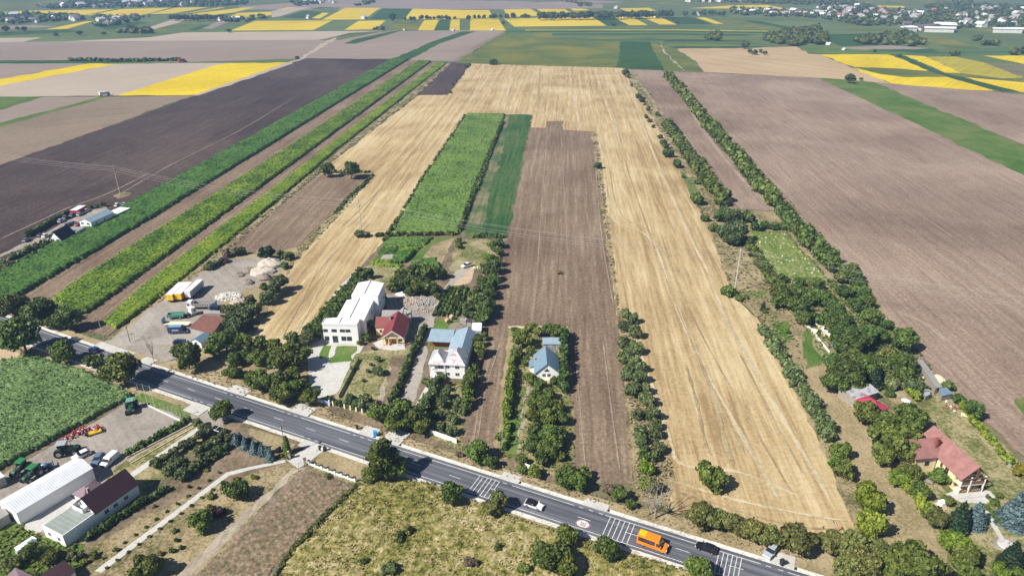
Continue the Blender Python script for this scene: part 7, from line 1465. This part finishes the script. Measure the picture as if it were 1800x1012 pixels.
lump('gravel_heap', 476, 466, 5.0, 2.8, M['gravel_pale'], 'tall pale gravel heap beside the stubble field', 'gravel heap', 40, .3)
lump('gravel_heap', 462, 478, 5.5, 1.8, M['gravel_pale'], 'low pale gravel ramp below the tall heap', 'gravel heap', 40, .3)
lump('gravel_heap', 438, 477, 3.0, 1.6, M['gravel_dark'], 'brown soil heap left of the pale gravel', 'soil heap', 60, .5)
lump('gravel_heap', 420, 484, 2.4, 1.0, M['gravel_dark'], 'small brown soil heap in the middle of the yard', 'soil heap', 50, .5)
lump('gravel_heap', 465, 490, 3.0, 2.0, M['gravel_dark'], 'grey brown heap at the foot of the gravel ramp', 'gravel heap', 50, .4)
lump('gravel_heap', 436, 498, 2.2, 1.6, M['gravel_dark'], 'small grey heap beside the willow bushes', 'gravel heap', 40, .4)
lump('gravel_heap', 392, 460, 3.0, 1.8, M['gravel_dark'], 'brown earth mound beside the maize margin', 'soil heap', 50, .5)
lump('rubble_pile', 402, 521, 4.6, .9, M['pile'], 'sprawling white rubble pile in the gravel yard', 'rubble', 300, .85, False)
lump('rubble_pile', 420, 532, 3.4, 1.0, M['rubble'], 'mixed scrap beside the white rubble pile', 'rubble', 120, .6)
lump('rubble_pile', 720, 528, 5.0, .8, M['rubble'], 'heap of building rubble behind the yellow bungalow', 'rubble', 330, .7, False)
lump('rubble_pile', 745, 532, 4.0, .8, M['w_grey'], 'grey rubble and scrap beside the gravel lane', 'rubble', 220, .65, False)
lump('rubble_pile', 706, 517, 2.2, .5, M['w_white'], 'white sheeting in front of the orchard trees', 'sheeting', 40, .7)
lump('rubble_pile', 748, 545, 3.6, .4, M['rubble'], 'scattered bricks on the bare yard beside the lane', 'rubble', 160, .4, False)
lump('scrap_pile', 808, 574, 3.6, .6, M['gravel_dark'], 'dark scrap heap behind the pale blue annex', 'scrap', 120, .6)
lump('plank_pile', 834, 471, 1.6, .4, M['w_pale'], 'loose planks beside the white pickup', 'planks', 30, .5, False)
lump('scrap_pile', 833, 449, 2.2, .2, M['rubble'], 'thin line of pale debris above the pickup', 'debris', 26, .3, False)
lump('scrap_pile', 1640, 665, 3.2, .7, M['w_pale'], 'pale junk piled in front of the long shed', 'junk', 90, .6)
lump('scrap_pile', 1622, 652, 2.4, .6, M['w_pale'], 'yellowish junk beside the long shed', 'junk', 60, .6)
lump('scrap_pile', 1398, 497, 1.6, .7, M['w_white'], 'white stones at the foot of the cemetery', 'stones', 25, .6)
lump('scrap_pile', 1446, 533, 1.8, .6, M['w_white'], 'white stones on the narrow path through the grove', 'stones', 25, .6)
lump('flower_pots', 1670, 716, 2.0, .4, M['w_red'], 'cluster of red flower pots beside the boundary hedge', 'flower pots', 24, .5, False)
for x, y, lab in ((787, 567, 'round straw bale, nearer of two behind the annex'), (795, 561, 'round straw bale, farther of two behind the annex')):
    g = G(x, y); k = MB(); k.bar((0, -.75, .8), (0, .75, .8), .8, n=18); o = k.build('straw_bale', M['stubble_far']); o.location = (g.x, g.y, 0); o.rotation_euler.z = .6; tag(o, lab, 'straw bale')
def bin_(x, y, m, label, s_=1.0, cat='bin'):
    g = G(x, y); e = empty('waste_bin', (g.x, g.y, 0.1), rnd.uniform(-.5, .5), label, cat); e.scale = (s_,) * 3
    k = MB(); k.add([(-.25, -.25, .08), (.25, -.25, .08), (.25, .25, .08), (-.25, .25, .08), (-.32, -.32, 1.0), (.32, -.32, 1.0), (.32, .32, 1.0), (-.32, .32, 1.0)], [(3, 2, 1, 0), (4, 5, 6, 7), (0, 1, 5, 4), (1, 2, 6, 5), (2, 3, 7, 6), (3, 0, 4, 7)]); k.build('body', m, e)
    k = MB(); k.box(-.35, .35, -.37, .33, 1.0, 1.08); k.build('lid', m, e); wheels(e, [(.0, -.3), (.0, .3)], .1, .06, False)
bin_(628, 754, M['black_part'], 'black wheeled bin standing on the driveway slab'); bin_(563, 791, M['black_part'], 'black bin at the end of the concrete drive', 1.1); bin_(571, 792, M['black_part'], 'second black bin beside a white box at the drive', 1.0); bin_(567, 793, M['w_white'], 'small white box between the two black bins', .8, 'box'); bin_(1374, 993, M['black_part'], 'black bollard beside the parked silver car', 1.3, 'bollard')
g = G(660, 766); e = empty('mailbox', (g.x, g.y, 0), 0, 'bright blue cabinet at the foot of the roadside tree', 'cabinet'); k = MB(); k.box(-.4, .4, -.4, .4, 0, 1.5); k.build('body', paint('bright_blue', (.03, .28, .7)), e); k = MB(); k.box(-.45, .45, -.45, .45, 1.5, 1.6); k.build('lid', paint('bright_blue_lid', (.05, .35, .8)), e)
# white tank on its plinth, garden furniture
g = G(50, 962); e = empty('gas_tank', (g.x, g.y, 0), 1.05, 'pale green horizontal tank beside a white slab', 'tank'); k = MB(); k.bar((-1.2, 0, .9), (1.2, 0, .9), .5, n=16); k.blob((-1.2, 0, .9), (.35, .5, .5), 12, 8); k.blob((1.2, 0, .9), (.35, .5, .5), 12, 8); k.build('vessel', paint('pale_green', (.5, .68, .66)), e, True)
for x in (-.8, .8): k = MB(); k.box(x - .1, x + .1, -.4, .4, 0, .5); k.build('foot', M['w_grey'], e)
k = MB(); k.box(-2.2, -1.7, -.5, .5, .2, .9); k.build('valve_box', M['w_grey'], e)
quadbox('platform', [(25, 963), (57, 942), (65, 946), (30, 969)], (1.0, 1.0, 1.0, 1.0), 'low white slab platform beside the pale green tank', 'platform', M['w_white'], M['w_white'])
g = G(1590, 714); e = empty('gazebo', (g.x, g.y, 0), 0, 'white six sided sun shade on the lawn beside the barns', 'sun shade'); V = [(1.3 * math.cos(i * math.pi / 3), 1.3 * math.sin(i * math.pi / 3), 1.9) for i in range(6)]; mesh('canopy', V + [(0, 0, 2.5)], [(i, (i + 1) % 6, 6) for i in range(6)], M['w_white'], e); k = MB(); k.bar((0, 0, 0), (0, 0, 2.4), .05); k.build('post', M['frame'], e)
for i in range(6): a = i * math.pi / 3; k = MB(); k.bar((0, 0, 2.3), (1.25 * math.cos(a), 1.25 * math.sin(a), 1.88), .025, n=4); k.build('rib', M['frame'], e)
g = G(1655, 887); e = empty('well', (g.x, g.y, 0), .3, 'small white garden oven with black top on the brick terrace', 'oven'); k = MB(); k.box(-.7, .7, -.6, .6, 0, 1.0); k.build('base', M['w_white'], e); k = MB(); k.blob((0, 0, 1.0), (.6, .55, .6), 12, 6); k.build('dome', M['w_white'], e, True); k = MB(); k.box(.1, .8, -.3, .3, 1.0, 1.35); k.build('hood', M['black_part'], e)
g = G(1768, 957); e = empty('fountain', (g.x, g.y, 0), 0, 'round white garden fountain with concentric rims', 'fountain')
for r, h in ((1.6, .25), (1.0, .6), (.4, 1.1)): k = MB(); k.bar((0, 0, 0), (0, 0, h), r, r * .95, 24); k.build('basin', M['concrete'], e)
for x, y, lab in ((1697, 733, 'white garden lounger beside the bright hedge'), (1630, 848, 'grey timber bench on the lawn before the villa')):
    g = G(x, y); e = empty('garden_bench', (g.x, g.y, 0), -.6, lab, 'bench'); m_ = M['w_pale'] if 'white' in lab else M['wood_grey']; k = MB(); k.box(-1.1, 1.1, -.4, .4, .35, .42); k.build('seat', m_, e)
    for sx in (-.9, .9):
        for sy in (-.3, .3): k = MB(); k.box(sx - .05, sx + .05, sy - .05, sy + .05, 0, .35); k.build('leg', m_, e)
    k = MB(); k.box(-1.1, 1.1, .36, .42, .42, .85); k.build('backrest', m_, e)
g = G(1714, 866); e = empty('garden_table', (g.x, g.y, 0.26), .1, 'white table in the porch of the villa', 'table'); k = MB(); k.box(-.7, .7, -.4, .4, .68, .74); k.build('table_top', M['frame'], e); k = MB(); k.bar((0, 0, 0), (0, 0, .68), .06); k.build('leg', M['frame'], e); e.location = (103.2 + .9, 123.0 + .1 , .26)
for x, y, n_, lab in ((1676, 706, 3, 'a'), ):
    for i in range(4):
        g = G(1663 + i * 4.5, 708 + i * 4.5 + (i % 2) * 3); e = empty('garden_chair', (g.x, g.y, 0), i * .9, f'white plastic garden chair, {ORD[i]} from the shed beside the hedge', 'chair', 'white chairs by the hedge'); k = MB(); k.box(-.25, .25, -.25, .25, .4, .45); k.build('seat', M['frame'], e); k = MB(); k.box(-.25, .25, .2, .25, .45, .9); k.build('backrest', M['frame'], e)
        for sx in (-.2, .2):
            for sy in (-.2, .2): k = MB(); k.box(sx - .03, sx + .03, sy - .03, sy + .03, 0, .4); k.build('leg', M['frame'], e)
# beehives / frames in the small plot, greenhouse rails
for i, (x, y) in enumerate([(1419, 574), (1431, 583), (1438, 571), (1443, 577), (1449, 585), (1453, 590)]):
    g = G(x, y); e = empty('cold_frame', (g.x, g.y, 0), -.5, f'pale garden box with dark shadow, {ORD[i]} from the left in the fenced plot', 'garden box', 'boxes of the fenced plot'); k = MB(); k.box(-.9, .9, -.5, .5, 0, .8); k.build('box', M['w_pale'], e); k = MB(); k.box(-.95, .95, -.55, .55, .8, .86); k.build('lid', M['w_white'], e)
g = G(1463, 608); k = MB(); k.bar((0, 0, 0), (0, 0, 1.3), .5, n=14); o = k.build('water_barrel', PT['sky']); o.location = (g.x, g.y, 0); tag(o, 'pale blue water barrel at the corner of the fenced plot', 'barrel')
panel_wall((1416, 568), (1458, 620), .5, 'thin white rail along the left of the fenced plot', 'w_white', 'rail', 10)
# gravestones and crosses
b = MB(); b.box(-.12, .12, -.06, .06, 0, 1.3); b.box(-.45, .45, -.06, .06, .75, .98); c_ = b.build('cross', M['w_white']); cd1 = c_.data; bpy.data.objects.remove(c_)
b = MB(); b.box(-.45, .45, -.12, .12, 0, .9); b.box(-.6, .6, -1.6, 0, 0, .2); c_ = b.build('stone', M['w_pale']); cd2 = c_.data; bpy.data.objects.remove(c_)
poly = [(1322, 410), (1380, 411), (1404, 440), (1436, 470), (1444, 485), (1380, 484), (1355, 458), (1330, 428)]; c = 0
while c < 46:
    p = (rnd.uniform(1320, 1445), rnd.uniform(409, 486))
    if not inside(np.array([p]), poly)[0]: continue
    g = G(*p); o = link(bpy.data.objects.new('gravestone', cd1 if c % 3 else cd2)); o.location = (g.x, g.y, 0); o.rotation_euler.z = rnd.uniform(-.5, .5); o.scale = (rnd.uniform(.5, .8),) * 3
    tag(o, 'small white cross standing in the overgrown cemetery' if c % 3 else 'pale grave slab lying in the overgrown cemetery', 'cross' if c % 3 else 'gravestone', 'crosses of the cemetery' if c % 3 else 'grave slabs of the cemetery'); c += 1
# solitary machines in the far fields
e = car_at('combine', (180, 169), (188, 168), 'white lorry with tanker at the corner of the yellow field', 'lorry'); k = MB(); k.box(-4, 2, -1.5, 1.5, 1, 3.6); k.build('tank', PT['white'], e); k = MB(); k.box(2.2, 4.2, -1.4, 1.4, .6, 3.0); k.build('cab', PT['sky'], e); wheels(e, [(x, s_ * 1.3) for x in (-3, 3.2) for s_ in (-1, 1)], .6, .4)
e = car_at('combine', (316, 110), (325, 109), 'dark red harvester at the end of the far hedge', 'harvester'); k = MB(); k.box(-4, 3, -1.6, 1.6, 1.2, 3.6); k.build('body', PT['red'], e); k = MB(); k.box(3, 4.4, -2.8, 2.8, .3, 1.4); k.build('header', M['black_part'], e); wheels(e, [(x, s_ * 1.5) for x in (-2.6, 2) for s_ in (-1, 1)], .9, .5)
e = car_at('combine', (519, 104), (526, 103), 'small dark machine at the corner of the dark field', 'tractor'); k = MB(); k.box(-2.5, 2, -1.1, 1.1, .8, 2.8); k.build('body', PT['dark_green'], e); wheels(e, [(x, s_ * 1.2) for x in (-1.5, 1.5) for s_ in (-1, 1)], .8, .4)
# ---------------------------------------------------------------- the air
hm = bpy.data.materials.new('air'); hm.use_nodes = True; t = hm.node_tree; t.nodes.remove(t.nodes['Principled BSDF'])
pv = t.nodes.new('ShaderNodeVolumePrincipled'); pv.inputs['Color'].default_value = (.33, .52, .9, 1); pv.inputs['Density'].default_value = 0.0002
pv.inputs['Anisotropy'].default_value = 0.0
t.links.new(pv.outputs[0], t.nodes['Material Output'].inputs['Volume'])
b = MB(); b.box(-15000, 15000, -500, 17000, -2.6, 111.5)
hz = b.build('haze', hm); hz['kind'] = 'stuff'; tag(hz, 'thin blue summer haze over the far fields', 'haze')
